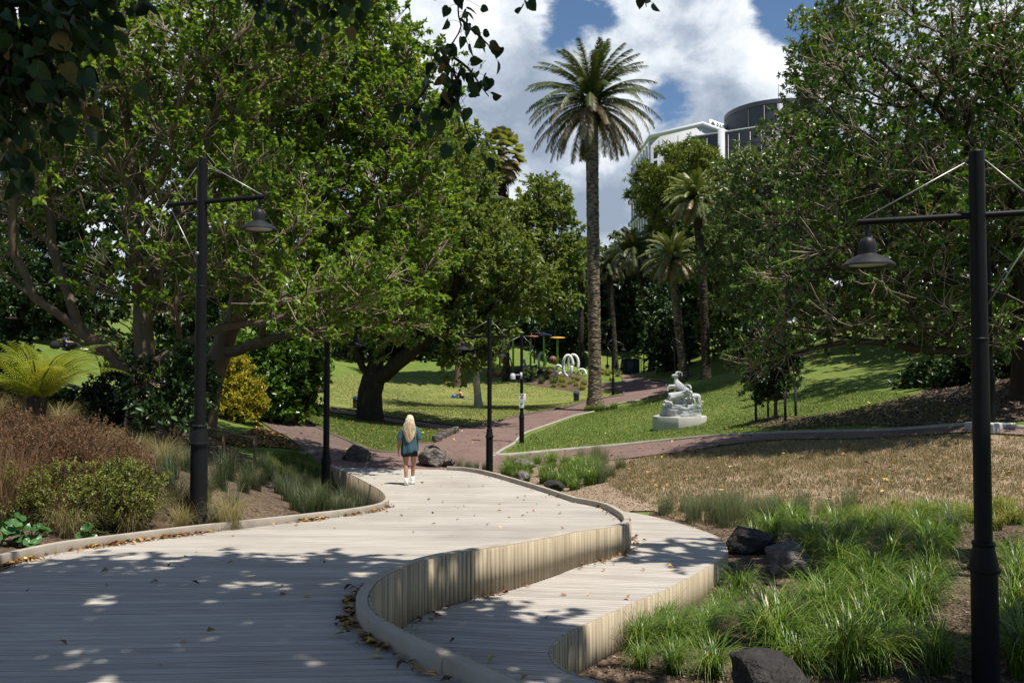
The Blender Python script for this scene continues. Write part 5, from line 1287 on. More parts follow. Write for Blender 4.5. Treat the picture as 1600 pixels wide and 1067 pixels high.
tree('shrub', 'blue-green bush in the playground bed behind the signed lamp', 'shrub', [rooted(pxs((828, 594, 80), (828, 588, 80), (828, 582, 80)))], [plobe(828, 583, 80, 10, 8, .6)], M['leaf_grey'], M['bark_dark'], 82, N=40, K=7, n=9, L=.16, W=.06, Rb=.05, rt=.02, twig=.3, dmin=.18, twigs=False, crown_name='foliage')
# broad round-leaved plants by the left kerb
def round_plant(x, y, n, seed, sc, label):
    rng = np.random.default_rng(seed); t = thing('round_leaf_plant', label, 'plant', onz(x, y), 0, 'round-leaved plants by the left kerb')
    sm, lm = MB(), MB()
    for i in range(n):
        az = i * 2.4 + rng.normal() * .3; h = (.16 + .2 * rng.random()) * sc; r = (.08 + .16 * rng.random()) * sc
        c = np.array([math.cos(az) * r, math.sin(az) * r, h]); sm.tube([(0, 0, 0), c * [.5, .5, .7], c], .005, 5)
        R0 = (.085 + .035 * rng.random()) * sc; th = np.linspace(.25, 6.03, 18); tl = unit(np.array([math.cos(az) * .6, math.sin(az) * .6, 1.]) + rng.normal(size=3) * .15)
        u = unit(np.cross(tl, [0, 1, .1])); v = np.cross(tl, u)
        rim = c + R0 * (np.cos(th + az)[:, None] * u + np.sin(th + az)[:, None] * v) + tl * (.02 + .012 * np.sin(th * 5))[:, None] * sc
        md = c + (rim - c) * .5 - tl * .006
        V = np.vstack([c[None], md, rim]); k = np.arange(17)
        lm.add(V, [np.stack([np.zeros(17, int), 1 + k, 2 + k], 1), np.stack([1 + k, 19 + k, 20 + k, 2 + k], 1)], rng.random())
    sm.build('stems', M['leaf_round'], t); lm.build('leaves', M['leaf_round'], t, True)
for i, (px, py, Y, n, sc, lab) in enumerate([(48, 862, 8.3, 11, .74, 'round-leaved plant with several glossy discs in the corner by the left kerb'), (-2, 860, 8.2, 9, .74, 'round-leaved plant cut by the left picture edge'),
                                     (140, 848, 8.9, 8, .6, 'low round-leaved plant tucked under the olive bush by the kerb'), (12, 800, 8.6, 7, .74, 'round-leaved plant higher up beside the brown grass at the left edge')]):
    p = P(px, py, Y); round_plant(p[0], p[1], n, 90 + i, sc, lab)
# strap plant in the fork behind the leaning trunk
p = P(185, 560, 20); o = clump('yel', p[0], p[1], 1.5, 'strappy pale plant on the bank behind the leaning trunk', None); o.location.z = p[2] - .5
o.name = 'strap_plant'

# grass blades, tufts, chips and fallen leaves: too many to count
def blades(name, pts, H, W, m, seed, label):
    rng = np.random.default_rng(seed); n = len(pts); X, Y = pts[:, 0], pts[:, 1]; Z = gz(X, Y) + .0005 * Y + .012
    az = rng.random(n) * 6.28; k = (H * (.5 + rng.random(n)) )[:, None] if np.ndim(H) else H * (.5 + rng.random(n))[:, None]
    ww = (W[:, None] if np.ndim(W) else W); B = np.stack([X, Y, Z], 1); S = np.stack([np.cos(az), np.sin(az), 0 * az], 1)
    tip = B + [0, 0, 1] * k + np.stack([rng.normal(size=n), rng.normal(size=n), 0 * az], 1) * k * .4
    V = np.stack([B - S * ww, B + S * ww, tip], 1).reshape(-1, 3)
    o = link(name, mk_mesh(name, V, np.arange(3 * n).reshape(-1, 3), {'rnd': np.repeat(rng.random(n), 3)}), m)
    o['label'] = label; o['category'] = 'grass'; return kind(o, 'stuff')
def fill(polys, n, seed, excl=(), clus=None):
    rng = np.random.default_rng(seed); out = []
    W = np.asarray(polys); lo, hi = W.min(0), W.max(0)
    while sum(map(len, out)) < n:
        q = lo + rng.random((n, 2)) * (hi - lo)
        # denser near the viewer
        q = q[rng.random(len(q)) < np.clip((lo[1] + 6) / q[:, 1], 0, 1) ** 1.0]
        if clus:
            f = np.array([mnoise.noise((a * clus, b * clus, 3.1)) for a, b in q]); q = q[rng.random(len(q)) < np.clip(.75 + f * .7, .3, 1)]
        k = pip(q, W)
        for e in excl: k &= ~pip(q, e)
        out.append(q[k])
    return np.vstack(out)[:n]
lawnR_px = [(790, 708), (830, 680), (880, 660), (950, 640), (1050, 608), (1250, 590), (1500, 640), (1600, 668), (1200, 678), (1000, 694)]
q = fill(px2w(lawnR_px), 60000, 1, (W_main,)); blades('grass_blades', q, .045, .006 + .00028 * q[:, 1], M['lawn_blade'], 1, 'short green grass of the right lawn around the goat statue')
lawnT_px = [(468, 650), (512, 647), (557, 652), (595, 661), (662, 668), (712, 679), (680, 692), (650, 695), (619, 707), (590, 706), (541, 688), (510, 675), (480, 658)]
q = fill(px2w(lawnT_px), 20000, 2); blades('grass_blades', q, .05, .006 + .0003 * q[:, 1], M['lawn_blade'], 2, 'short green grass of the triangular lawn under the forked tree')
q = fill(px2w(central_px), 50000, 3); blades('grass_blades', q, .05, .008 + .0004 * q[:, 1], M['lawn_blade_dry'], 3, 'short yellow-green grass of the central lawn')
bankg_px = [(400, 735), (420, 712), (475, 712), (500, 732), (500, 760), (440, 760)]
q = fill(px2w(bankg_px), 16000, 4); blades('grass_blades', q, .12, .008, M['lawn_blade'], 4, 'longer green grass at the left end of the boardwalk')
q = fill(W_dry, 24000, 5, (), 1.3); rng = np.random.default_rng(8)
q = (np.repeat(q, 4, 0) + rng.normal(size=(len(q) * 4, 2)) * .03); blades('dry_grass', q, .07, .0075, M['tuft'], 5, 'sparse dry tufts on the bare brown slope')
def flakes(name, pts, size, m, seed, label, lift=None, curl=.35, cat='leaves'):
    rng = np.random.default_rng(seed); n = len(pts)
    az = rng.random(n) * 6.28; s = size * (.5 + rng.random(n))
    D = np.stack([np.cos(az), np.sin(az), rng.normal(size=n) * .25], 1); S = np.stack([-np.sin(az), np.cos(az), rng.normal(size=n) * .25], 1); s = s[:, None]
    B = pts - D * s * .5; up = np.array([0, 0, 1]) * s * curl * rng.random((n, 1))
    V = np.stack([B, pts + S * s * .28 + up, B + D * s + up * .6, pts - S * s * .28 + up], 1).reshape(-1, 3); k = np.arange(n)[:, None] * 4
    o = link(name, mk_mesh(name, V, np.concatenate([k + [0, 1, 2], k + [0, 2, 3]]), {'rnd': np.repeat(rng.random(n), 4)}), m)
    o['label'] = label; o['category'] = cat; return kind(o, 'stuff')
def w3(q, dz=.02): return np.c_[q, gz(q[:, 0], q[:, 1]) + dz]
rng = np.random.default_rng(9)
flakes('bark_mulch', w3(fill(W_bedR, 26000, 6), .02), .03, M['chips'], 6, 'brown bark chips covering the right planting bed', cat='mulch')
flakes('bark_mulch', w3(fill(W_bedL, 16000, 7), .02), .04, M['chips'], 7, 'brown bark chips covering the left planting bed', cat='mulch')
q = fill(px2w(gravel_px), 7000, 18); flakes('bark_mulch', w3(q, .025), .035, M['chips'], 18, 'pale chips on the bare patch beside the boardwalk bend', cat='mulch')
q = fill(px2w(mul_px), 9000, 8); flakes('leaf_litter', w3(q, .03), .08, M['chips'], 8, 'dry brown leaves under the spreading tree')
q = fill(px2w(bankL_px), 5000, 9); flakes('leaf_litter', w3(q, .035), .09, M['litter'], 9, 'dry brown leaves under the golden bush')
def along(path, lo, hi, n, off, sd, seed):
    rng = np.random.default_rng(seed); pp = offset_in(path, 0); T = np.gradient(path, axis=0); T /= np.linalg.norm(T, axis=1)[:, None]; N = np.stack([-T[:, 1], T[:, 0]], 1)
    ok = np.where((path[:, 1] > lo) & (path[:, 1] < hi))[0]; w = np.array([max(.02, mnoise.noise((path[i, 0] * 1.3, path[i, 1] * 1.3, seed)) + .25) for i in ok]); i = rng.choice(ok, n, p=w / w.sum())
    return path[i] + N[i] * (off + sd * np.abs(rng.normal(size=n)) * (-1 if off < 0 else 1))[:, None]
a1 = along(LE, 5.5, 15, 620, -.02, .06, 3); a2 = along(RE, 2.5, 7.2, 260, -.1, .05, 4); a3 = along(RE, 5, 11.5, 110, .04, .07, 5); a4 = along(RE, 10, 22, 50, -.1, .06, 6)
q = np.vstack([np.c_[a1, zd(a1[:, 1]) + .012], np.c_[a2, zd(a2[:, 1]) + .012], np.c_[a4, zd(a4[:, 1]) + .01], np.c_[a3, zl(a3[:, 1]) + .012]])
sc_ = np.array([(rng.uniform(-5.5, 2.0), rng.uniform(3.8, 22)) for _ in range(520)])
k = pip(sc_, np.vstack([offset_in(LE, -.1), offset_in(RE, -.12)])); d1 = sc_[k][:95]
k = pip(sc_, low_poly) & ~pip(sc_, deck_poly); d2 = sc_[k][:22]
q = np.vstack([q, np.c_[d1, zd(d1[:, 1]) + .008], np.c_[d2, zl(d2[:, 1]) + .008]])
flakes('fallen_leaves', q, .062, M['litter'], 10, 'curled brown and yellow fallen leaves gathered along the boardwalk kerbs', curl=.5)
q = np.vstack([fill(W_main, 220, 11), fill(W_left, 60, 12)]); flakes('fallen_leaves', np.c_[q, gz(q[:, 0], q[:, 1]) + .0005 * q[:, 1] + .05], .11, M['litter'], 11, 'scattered fallen leaves on the red path')
q = np.vstack([fill(px2w(lawnT_px), 160, 13), fill(px2w(central_px), 220, 14), fill(px2w(lawnR_px), 120, 15), fill(W_dry, 260, 16)]); flakes('fallen_leaves', np.c_[q, gz(q[:, 0], q[:, 1]) + .0005 * q[:, 1] + .06], .12, M['litter'], 12, 'scattered pale fallen leaves on the lawns and dry slope')
# ------------------------------------------------------------------ rocks
def rock_mesh(size, seed, cuts=13, rough=.11, sub=5):
    rng = np.random.default_rng(seed); bm = bmesh.new(); bmesh.ops.create_icosphere(bm, subdivisions=sub, radius=1)
    ns = unit(rng.normal(size=(cuts, 3))); ds = .58 + .26 * rng.random(cuts)
    for v in bm.verts:
        p = np.array(v.co)
        for n_, d in zip(ns, ds):
            e = p @ n_ - d
            if e > 0: p = p - n_ * e * .97
        q = Vector(p) * 1.8 + Vector((seed * 3.1, 0, 0))
        p = p * (1 + rough * (mnoise.fractal(q, 1.0, 2.0, 5) * 1.2))
        v.co = Vector(p * np.array(size) / 2 * 1.25)
    me = bpy.data.meshes.new('boulder'); bm.to_mesh(me); bm.free()
    me.polygons.foreach_set('use_smooth', np.ones(len(me.polygons), dtype=bool)); return me
for px, py, Y, w, h, d, yaw, seed, m, lab in [
    (560, 727, 23.9, 38, 26, .6, .2, 1, 'rock', 'grey lava boulder at the left of the boardwalk end'),
    (543, 724, 24.2, 17, 14, .3, .9, 2, 'rock', 'small boulder leaning against the left lava boulder'),
    (677, 726, 23.6, 46, 30, .7, -.2, 3, 'rock', 'larger flat-topped lava boulder beside the walking woman'),
    (701, 727, 23.4, 20, 14, .35, .5, 4, 'rock', 'pointed boulder piece at the right of the large lava boulder'),
    (1172, 853, 11.0, 72, 30, .45, .1, 25, 'rock_dark', 'dark flat boulder at the edge of the lower boardwalk'),
    (1236, 896, 9.7, 66, 48, .45, -.5, 26, 'rock', 'brownish boulder among the dark tussocks'),
    (1203, 1092, 6.1, 136, 64, .5, .15, 27, 'rock_dark', 'big black boulder cut by the lower picture edge'),
    (815, 732, 22.5, 34, 16, .5, 0, 8, 'rock', 'pale flat rock among the bright tussocks'),
    (816, 748, 20.2, 14, 12, .3, .4, 9, 'rock', 'small pale rock against the boardwalk kerb'),
    (866, 762, 18.6, 26, 11, .4, .2, 10, 'rock_dark', 'low dark rock against the boardwalk kerb'),
    (498, 620, 60, 20, 14, .9, 0, 11, 'rock', 'round boulder on the central lawn left of the bin')]:
    k = mpp(Y); p = P(px, py, Y)
    o = link('boulder', rock_mesh((w * k, d * 1.3, h * k * 1.25), seed), M[m]); o.location = (p[0], Y, max(p[2], float(gz(p[0], Y))) + h * k * .38); o.rotation_euler = (0, 0, yaw)
    tag(o, lab, 'boulder', 'boulders around the boardwalk')

# ------------------------------------------------------------------ people
def ell(c, rx, ry, n=20, ph=0, wob=0, rng=None, tiltx=0):
    a = np.arange(n) * 2 * math.pi / n
    k = 1 + (0 if rng is None else wob * rng.normal(size=n))
    return np.stack([c[0] + rx * np.cos(a) * k, c[1] + ry * np.sin(a) * k, c[2] + tiltx * np.cos(a)], 1)
def hand(nodes, edges, w, root, d, side, fwd, s=1.0):
    """palm, four fingers of different length, thumb at the side; d = pointing direction"""
    d = unit(np.array(d, float)); side = unit(np.array(side, float)); fwd = unit(np.array(fwd, float)); w = np.array(w, float)
    def put(k, p, r): nodes[k] = (*p, r * s)
    put(root + 'palm1', w + d * .035 * s, .021); put(root + 'palm2', w + d * .075 * s, .022); edges += [(root, root + 'palm1'), (root + 'palm1', root + 'palm2')]
    for i, (o, l) in enumerate(((-.027, .062), (-.009, .072), (.009, .067), (.026, .052))):
        b = w + (d * .09 + side * o) * s; m = b + (d * l * .5 + fwd * .008) * s; e = b + (d * l * .92 + fwd * .028) * s
        put(f'{root}f{i}a', b, .0095); put(f'{root}f{i}b', m, .0088); put(f'{root}f{i}c', e, .007)
        edges += [(root + 'palm2', f'{root}f{i}a'), (f'{root}f{i}a', f'{root}f{i}b'), (f'{root}f{i}b', f'{root}f{i}c')]
    b = w + (d * .035 - side * .03 + fwd * .012) * s; e = w + (d * .085 - side * .042 + fwd * .032) * s
    put(root + 't1', b, .011); put(root + 't2', e, .0085); edges += [(root + 'palm1', root + 't1'), (root + 't1', root + 't2')]
def woman():
    p = solve(640, 757, zd); z0 = float(zd(p[1]))
    t = thing('person', 'woman seen from behind walking away in a loose teal shirt, black shorts and white trainers', 'person', (p[0], p[1], z0 + .002), R(2)); t.scale = (.99, .97, .95)
    N = {'pelvis': (0, 0, .89, (.125, .1)), 'waist': (0, .01, 1.03, (.115, .085)), 'chest': (0, .0, 1.2, (.14, .1)), 'upper': (0, -.01, 1.33, (.13, .085)), 'neck': (0, 0, 1.425, .05), 'neck2': (0, .012, 1.475, .048),
         'head': (0, .02, 1.56, (.074, .088)), 'crown': (0, .012, 1.625, (.07, .085)), 'chin': (0, .07, 1.505, .034), 'nose': (0, .118, 1.555, .012),
         'lhip': (-.085, 0, .83, .092), 'lthigh': (-.092, -.02, .68, .079), 'lknee': (-.083, -.045, .48, .053), 'lcalf': (-.075, -.1, .34, .052), 'lank': (-.062, -.145, .1, .034), 'lheel': (-.06, -.165, .055, .034), 'ltoe': (-.066, -.02, .03, .03),
         'rhip': (.085, 0, .83, .092), 'rthigh': (.09, .04, .68, .078), 'rknee': (.082, .085, .48, .053), 'rcalf': (.07, .1, .33, .052), 'rank': (.062, .1, .11, .034), 'rheel': (.06, .075, .055, .034), 'rtoe': (.07, .215, .032, .03),
         'lsh': (-.175, 0, 1.345, .054), 'lelb': (-.235, -.03, 1.07, .037), 'lfore': (-.25, -.02, .96, .035), 'lw': (-.262, .0, .83, .023),
         'rsh': (.175, 0, 1.345, .054), 'relb': (.235, -.03, 1.08, .037), 'rfore': (.238, .07, 1.06, .034), 'rw': (.2, .2, 1.06, .023)}
    E = [('pelvis', 'waist'), ('waist', 'chest'), ('chest', 'upper'), ('upper', 'neck'), ('neck', 'neck2'), ('neck2', 'head'), ('head', 'crown'), ('head', 'chin'), ('head', 'nose'),
         ('pelvis', 'lhip'), ('lhip', 'lthigh'), ('lthigh', 'lknee'), ('lknee', 'lcalf'), ('lcalf', 'lank'), ('lank', 'lheel'), ('lheel', 'ltoe'), ('pelvis', 'rhip'), ('rhip', 'rthigh'), ('rthigh', 'rknee'), ('rknee', 'rcalf'), ('rcalf', 'rank'), ('rank', 'rheel'), ('rheel', 'rtoe'),
         ('upper', 'lsh'), ('lsh', 'lelb'), ('lelb', 'lfore'), ('lfore', 'lw'), ('upper', 'rsh'), ('rsh', 'relb'), ('relb', 'rfore'), ('rfore', 'rw')]
    hand(N, E, N['lw'][:3], 'lw', (-.05, .1, -1), (0, 1, .1), (.6, .5, 0), .95); hand(N, E, N['rw'][:3], 'rw', (-.25, 1, 0), (0, 0, 1), (-1, 0, -.2), .95)
    link('body', skin_mesh('body', N, E, 2), M['skin'], t)
    for sx in (-1, 1):
        ear = MB().lathe([(0, -.006), (.018, -.004), (.02, .004), (.012, .007), (0, .006)], 10, (0, 0, 0), sx=1, sy=1.5).build('ear', M['skin'], t, True); ear.location = (sx * .078, .015, 1.555); ear.rotation_euler = (0, R(90), 0)
        e = MB().lathe([(0, -.012), (.01, -.007), (.012, 0), (.01, .007), (0, .012)], 8).build('eye', M['white_cloth'], t, True); e.location = (sx * .032, .096, 1.57)
    MB().box((0, .103, 1.518), (.045, .01, .012)).build('mouth', M['rust'], t)
    rng = np.random.default_rng(4)
    # loose shirt with half sleeves, longer on the left hem
    rg = []
    for z, rx, ry, cy, wob, tl in [(.775, .2, .155, -.005, .03, -.055), (.83, .205, .16, -.005, .025, -.045), (.92, .2, .15, 0, .02, -.02), (1.05, .185, .14, 0, .014, 0), (1.18, .185, .135, -.005, .008, 0), (1.29, .2, .13, -.01, .004, 0), (1.37, .2, .11, -.01, .002, 0), (1.415, .165, .095, -.01, 0, 0), (1.445, .1, .08, -.005, 0, 0), (1.455, .066, .065, 0, 0, 0)]:
        r_ = ell((0, cy, z), rx, ry, 40, 0, 0, None, -tl); a = np.arange(40) * 2 * math.pi / 40
        r_[:, 1] += wob * .6 * np.sin(a * 7 + z * 3); r_[:, 0] += wob * .5 * np.cos(a * 5 + 1); rg.append(r_)
    b = MB().rings(rg, cap=False)
    for sx, el in ((-1, (-.235, -.02, 1.1)), (1, (.24, -.02, 1.1))):
        s0 = np.array([sx * .13, -.005, 1.365]); s1 = np.array(el); b.tube([s0, s0 * .7 + s1 * .3 + [sx * .02, 0, .012], s0 * .35 + s1 * .65, s1], [.06, .078, .078, .082], 16, cap=False)
    o = b.build('shirt', M['teal'], t, True); so = o.modifiers.new('thick', 'SOLIDIFY'); so.thickness = .006; ss = o.modifiers.new('sub', 'SUBSURF'); ss.levels = ss.render_levels = 1
    b = MB().rings([ell((0, 0, .7 + .0), .06, .05, 20), ell((0, 0, .76), .165, .125, 20), ell((0, 0, .9), .165, .125, 20), ell((0, 0, 1.0), .14, .105, 20)])
    for sx, kx in ((-1, -.02), (1, .035)): b.rings([ell((sx * .09, kx, .69), .1, .105, 18), ell((sx * .088, kx * .6, .76), .101, .108, 18), ell((sx * .08, 0, .86), .09, .11, 18)])
    b.build('shorts', M['black_cloth'], t, True)
    # long hair: a full back fall of wavy strands over a cap
    b = MB(); rg = []
    for z, rx, ry, cy in [(1.03, .02, .012, -.14), (1.09, .07, .03, -.135), (1.2, .118, .045, -.12), (1.3, .148, .06, -.1), (1.4, .142, .08, -.065), (1.48, .118, .098, -.02), (1.56, .094, .112, -.0), (1.63, .085, .104, 0.005), (1.68, .06, .075, .008), (1.7, .02, .03, .008)]:
        r_ = ell((0, cy, z), rx, ry, 32); a = np.arange(32) * 2 * math.pi / 32
        r_[:, 1] -= .006 * np.sin(a * 9 + z * 11); r_[:, 0] += .008 * np.sin(z * 17)
        r_[:, 1] = np.minimum(r_[:, 1], .045 if z < 1.66 else 1); rg.append(r_)
    b.rings(rg)
    for i in range(90):
        x0 = rng.uniform(-.105, .105); ze = rng.uniform(1.06, 1.3) + abs(x0) * 1.2; zs = np.linspace(1.66 - abs(x0) * .6, ze, 9)
        prof = np.interp(zs, [1.05, 1.1, 1.2, 1.3, 1.4, 1.48, 1.56, 1.63, 1.68], [.145, .158, .158, .155, .14, .12, .112, .1, .07]) * np.sqrt(np.clip(1 - (x0 / .13) ** 2, .1, 1)) + .004
        xs = x0 * np.interp(zs, [1.05, 1.2, 1.35, 1.5, 1.66], [.55, 1.1, 1.4, 1.12, .6]) + .012 * np.sin(zs * 26 + i)
        b.tube(np.stack([xs, -prof, zs], 1), np.linspace(.0085, .004, 9), 5, a=rng.random())
    for i in range(46):
        x0 = rng.uniform(-.15, .15); zs = np.linspace(1.6 - abs(x0) * .9, rng.uniform(1.08, 1.35), 8); am = rng.uniform(.008, .022)
        xs = x0 * np.interp(zs, [1.05, 1.3, 1.6], [.8, 1.1, .6]) + am * np.sin(zs * rng.uniform(18, 34) + i)
        b.tube(np.stack([xs, -np.interp(zs, [1.05, 1.2, 1.4, 1.6], [.15, .165, .15, .11]) * np.sqrt(np.clip(1 - (x0 / .18) ** 2, .1, 1)) - .006, zs], 1), np.linspace(.0055, .0018, 8), 4, a=rng.random())
    b.build('hair', M['blonde'], t, True)
    for nm, ank, heel, toe in (('l', (-.062, -.145, .1), (-.061, -.17), (-.068, .005)), ('r', (.062, .1, .11), (.061, .065), (.072, .24))):
        ank = np.array(ank)
        MB().tube([ank + [0, -.02, -.07], ank + [0, -.004, .0], ank + [0, .0, .09 if nm == 'l' else .08]], [.046, .041, .046], 14).build('sock', M['white_cloth'], t, True)
        h, e = np.array([*heel, 0]), np.array([*toe, 0]); d = unit(e - h); s = np.array([d[1], -d[0], 0]); L = np.linalg.norm(e - h); rg = []
        for u, w_, hh in ((-.16, .012, .05), (-.13, .036, .085), (0, .044, .1), (.25, .045, .098), (.5, .047, .078), (.75, .048, .06), (.95, .04, .048), (1.05, .012, .03)):
            c = h + d * L * u; a = np.arange(14) * 2 * math.pi / 14
            rg.append(c + np.outer(np.cos(a) * w_, s) + np.outer((np.sin(a) * .5 + .5) * hh + .001, [0, 0, 1]))
        MB().rings(rg).build('shoe', M['white_cloth'], t, True)
        MB().rings([[c * [1.05, 1, 1] * 1.0 for c in np.c_[r_[:, :2], np.clip(r_[:, 2], 0, .022)]] for r_ in np.array(rg)]).build('sole', M['white_plastic'], t)
    return t
woman()
def small_person(label, loc, rz, pose, top_m, bot_m, skin, hair_m, sc=1.0, group=None):
    t = thing('person', label, 'person', loc, rz, group); t.scale = (sc,) * 3
    if pose == 'stand':
        J = dict(pel=(0, 0, .92), wai=(0, 0, 1.08), che=(0, 0, 1.3), nec=(0, 0, 1.48), hea=(0, .02, 1.6), lh=(-.09, 0, .88), lk=(-.09, .04, .5), la=(-.09, -.05, .08), lt=(-.09, .1, .03), rh=(.09, 0, .88), rk=(.09, -.03, .5), ra=(.09, -.16, .1), rt=(.09, -.02, .03),
                 ls=(-.19, 0, 1.42), le=(-.25, -.03, 1.14), lw=(-.24, .1, .92), rs=(.19, 0, 1.42), re=(.25, -.03, 1.14), rw=(.24, .1, .92))
    elif pose == 'hug':     # sitting, knees drawn up, arms round the knees
        J = dict(pel=(0, 0, .13), wai=(0, .03, .28), che=(0, .1, .48), nec=(0, .2, .62), hea=(0, .27, .72), lh=(-.1, .02, .12), lk=(-.11, .42, .42), la=(-.1, .52, .06), lt=(-.1, .66, .03), rh=(.1, .02, .12), rk=(.11, .42, .42), ra=(.1, .54, .06), rt=(.1, .68, .03),
                 ls=(-.19, .14, .56), le=(-.25, .36, .44), lw=(-.08, .52, .4), rs=(.19, .14, .56), re=(.25, .36, .44), rw=(.08, .52, .38))
    else:                   # 'lounge': sitting, leaning back a little, legs bent in front
        J = dict(pel=(0, 0, .12), wai=(0, -.04, .28), che=(0, -.06, .5), nec=(0, -.02, .68), hea=(0, .03, .8), lh=(-.1, .03, .12), lk=(-.12, .48, .34), la=(-.12, .82, .07), lt=(-.12, .96, .06), rh=(.1, .03, .12), rk=(.12, .46, .4), ra=(.12, .74, .08), rt=(.12, .88, .05),
                 ls=(-.19, -.05, .61), le=(-.26, .14, .42), lw=(-.12, .34, .42), rs=(.19, -.05, .61), re=(.26, .12, .42), rw=(.12, .34, .44))
    Rr = dict(pel=(.15, .11), wai=(.13, .1), che=(.15, .1), nec=.055, hea=(.085, .1), lh=.09, lk=.06, la=.042, lt=.035, rh=.09, rk=.06, ra=.042, rt=.035, ls=.06, le=.042, lw=.03, rs=.06, re=.042, rw=.03)
    E = [('pel', 'wai'), ('wai', 'che'), ('che', 'nec'), ('nec', 'hea'), ('pel', 'lh'), ('lh', 'lk'), ('lk', 'la'), ('la', 'lt'), ('pel', 'rh'), ('rh', 'rk'), ('rk', 'ra'), ('ra', 'rt'), ('che', 'ls'), ('ls', 'le'), ('le', 'lw'), ('che', 'rs'), ('rs', 're'), ('re', 'rw')]
    link('body', skin_mesh('body', {k: (*J[k], Rr[k]) for k in J}, E, 2), M[skin], t)
    g_ = lambda k, f=1.16: (*J[k], tuple(np.array(Rr[k]) * f) if not np.isscalar(Rr[k]) else Rr[k] * f)
    mid = lambda a, b, f: tuple(np.array(J[a]) * (1 - f) + np.array(J[b]) * f)
    S = {k: g_(k, 1.22) for k in ('pel', 'wai', 'che', 'ls', 'rs')}; S['nk'] = (*mid('che', 'nec', .75), .06); S['l2'] = (*mid('ls', 'le', .7), .06); S['r2'] = (*mid('rs', 're', .7), .06)
    link('shirt', skin_mesh('shirt', S, [('pel', 'wai'), ('wai', 'che'), ('che', 'nk'), ('che', 'ls'), ('che', 'rs'), ('ls', 'l2'), ('rs', 'r2')], 2), M[top_m], t)
    T = {k: g_(k, 1.2) for k in ('pel', 'lh', 'rh', 'lk', 'rk')}; T['pel'] = (*J['pel'], (.175, .13))
    e2 = [('pel', 'lh'), ('lh', 'lk'), ('pel', 'rh'), ('rh', 'rk')]
    if pose != 'hug': T['la'] = g_('la', 1.4); T['ra'] = g_('ra', 1.4); e2 += [('lk', 'la'), ('rk', 'ra')]
    else: T['lk'] = (*mid('lh', 'lk', .5), .1); T['rk'] = (*mid('rh', 'rk', .5), .1)
    link('trousers', skin_mesh('trousers', T, e2, 2), M[bot_m], t)
    hc = np.array(J['hea']); b = MB().rings([ell(hc + [0, -.035, dz], r1, r1 * 1.1, 16) for dz, r1 in ((-.1, .07), (-.03, .1), (.04, .105), (.09, .085), (.125, .03))]); b.build('hair', M[hair_m], t, True)
    for k, k2 in (('la', 'lt'), ('ra', 'rt')):
        MB().tube([np.array(J[k]) + [0, -.05, -.02], J[k], J[k2], np.array(J[k2]) + [0, .06, 0]], [.03, .052, .048, .02], 10).build('shoe', M['white_cloth'] if pose != 'hug' else M[skin], t, True)
p = at(722, 623)
small_person('person sitting on a picnic blanket with knees drawn up on the central lawn', (p[0], p[1], p[2] + .03), R(75), 'hug', 'skin_pale', 'black_cloth', 'skin_pale', 'hair_dark')
b = MB()
for i in range(9):
    for j in range(6): b.box((i * .25 - 1.0, j * .25 - .6, .012 + .006 * math.sin(i * 2.1 + j)), (.25, .25, .02), a=(i + j) % 2)
o = b.build('picnic_blanket', M_attr('blanket_checks', [(0, (.12, .13, .16)), (1, (.5, .5, .52))], .9)); o.location = (p[0] + .2, p[1] + .1, p[2] + .01); tag(o, 'grey checked picnic blanket spread under the person on the central lawn', 'blanket')
o = MB().rings([ell((0, 0, z), rx, ry, 14) for z, rx, ry in ((0, .2, .14), (.12, .24, .17), (.26, .2, .14), (.36, .1, .07), (.4, .04, .03))]).build('picnic_bag', M['blue'], None, True)
o.location = (p[0] - .75, p[1] - .05, p[2] + .03); tag(o, 'teal blue bag on the blanket beside the sitting person', 'bag')
p = at(103, 548)
small_person('person in a navy top sitting on the sunny bank under the sprawling limb', (p[0], p[1], p[2] + .01), R(-75), 'lounge', 'navy', 'black_cloth', 'skin_pale', 'hair_dark')
q = at(86, 545)
o = MB().rings([ell((0, 0, z), rx, ry, 14) for z, rx, ry in ((0, .22, .15), (.15, .25, .18), (.3, .22, .15), (.4, .1, .08))]).build('backpack', M['black_cloth'], None, True)
o.location = q; tag(o, 'dark backpack lying on the bank beside the person in navy', 'backpack')
for px, py, Y, tm, bm_, lab, rz in ((949, 584, 107, 'red_cloth', 'black_cloth', 'distant person in a dark red top beside the kiosk path', .3), (963, 584, 104, 'black_cloth', 'grey_cloth', 'distant person in a black top and pale trousers by the kiosk', 2), (971, 586, 102, 'maroon', 'black_cloth', 'distant person standing against the left end of the kiosk', 1)):
    p = P(px, py, Y); small_person(lab, onz(p[0], p[1]), rz, 'stand', tm, bm_, 'skin', 'hair_dark')

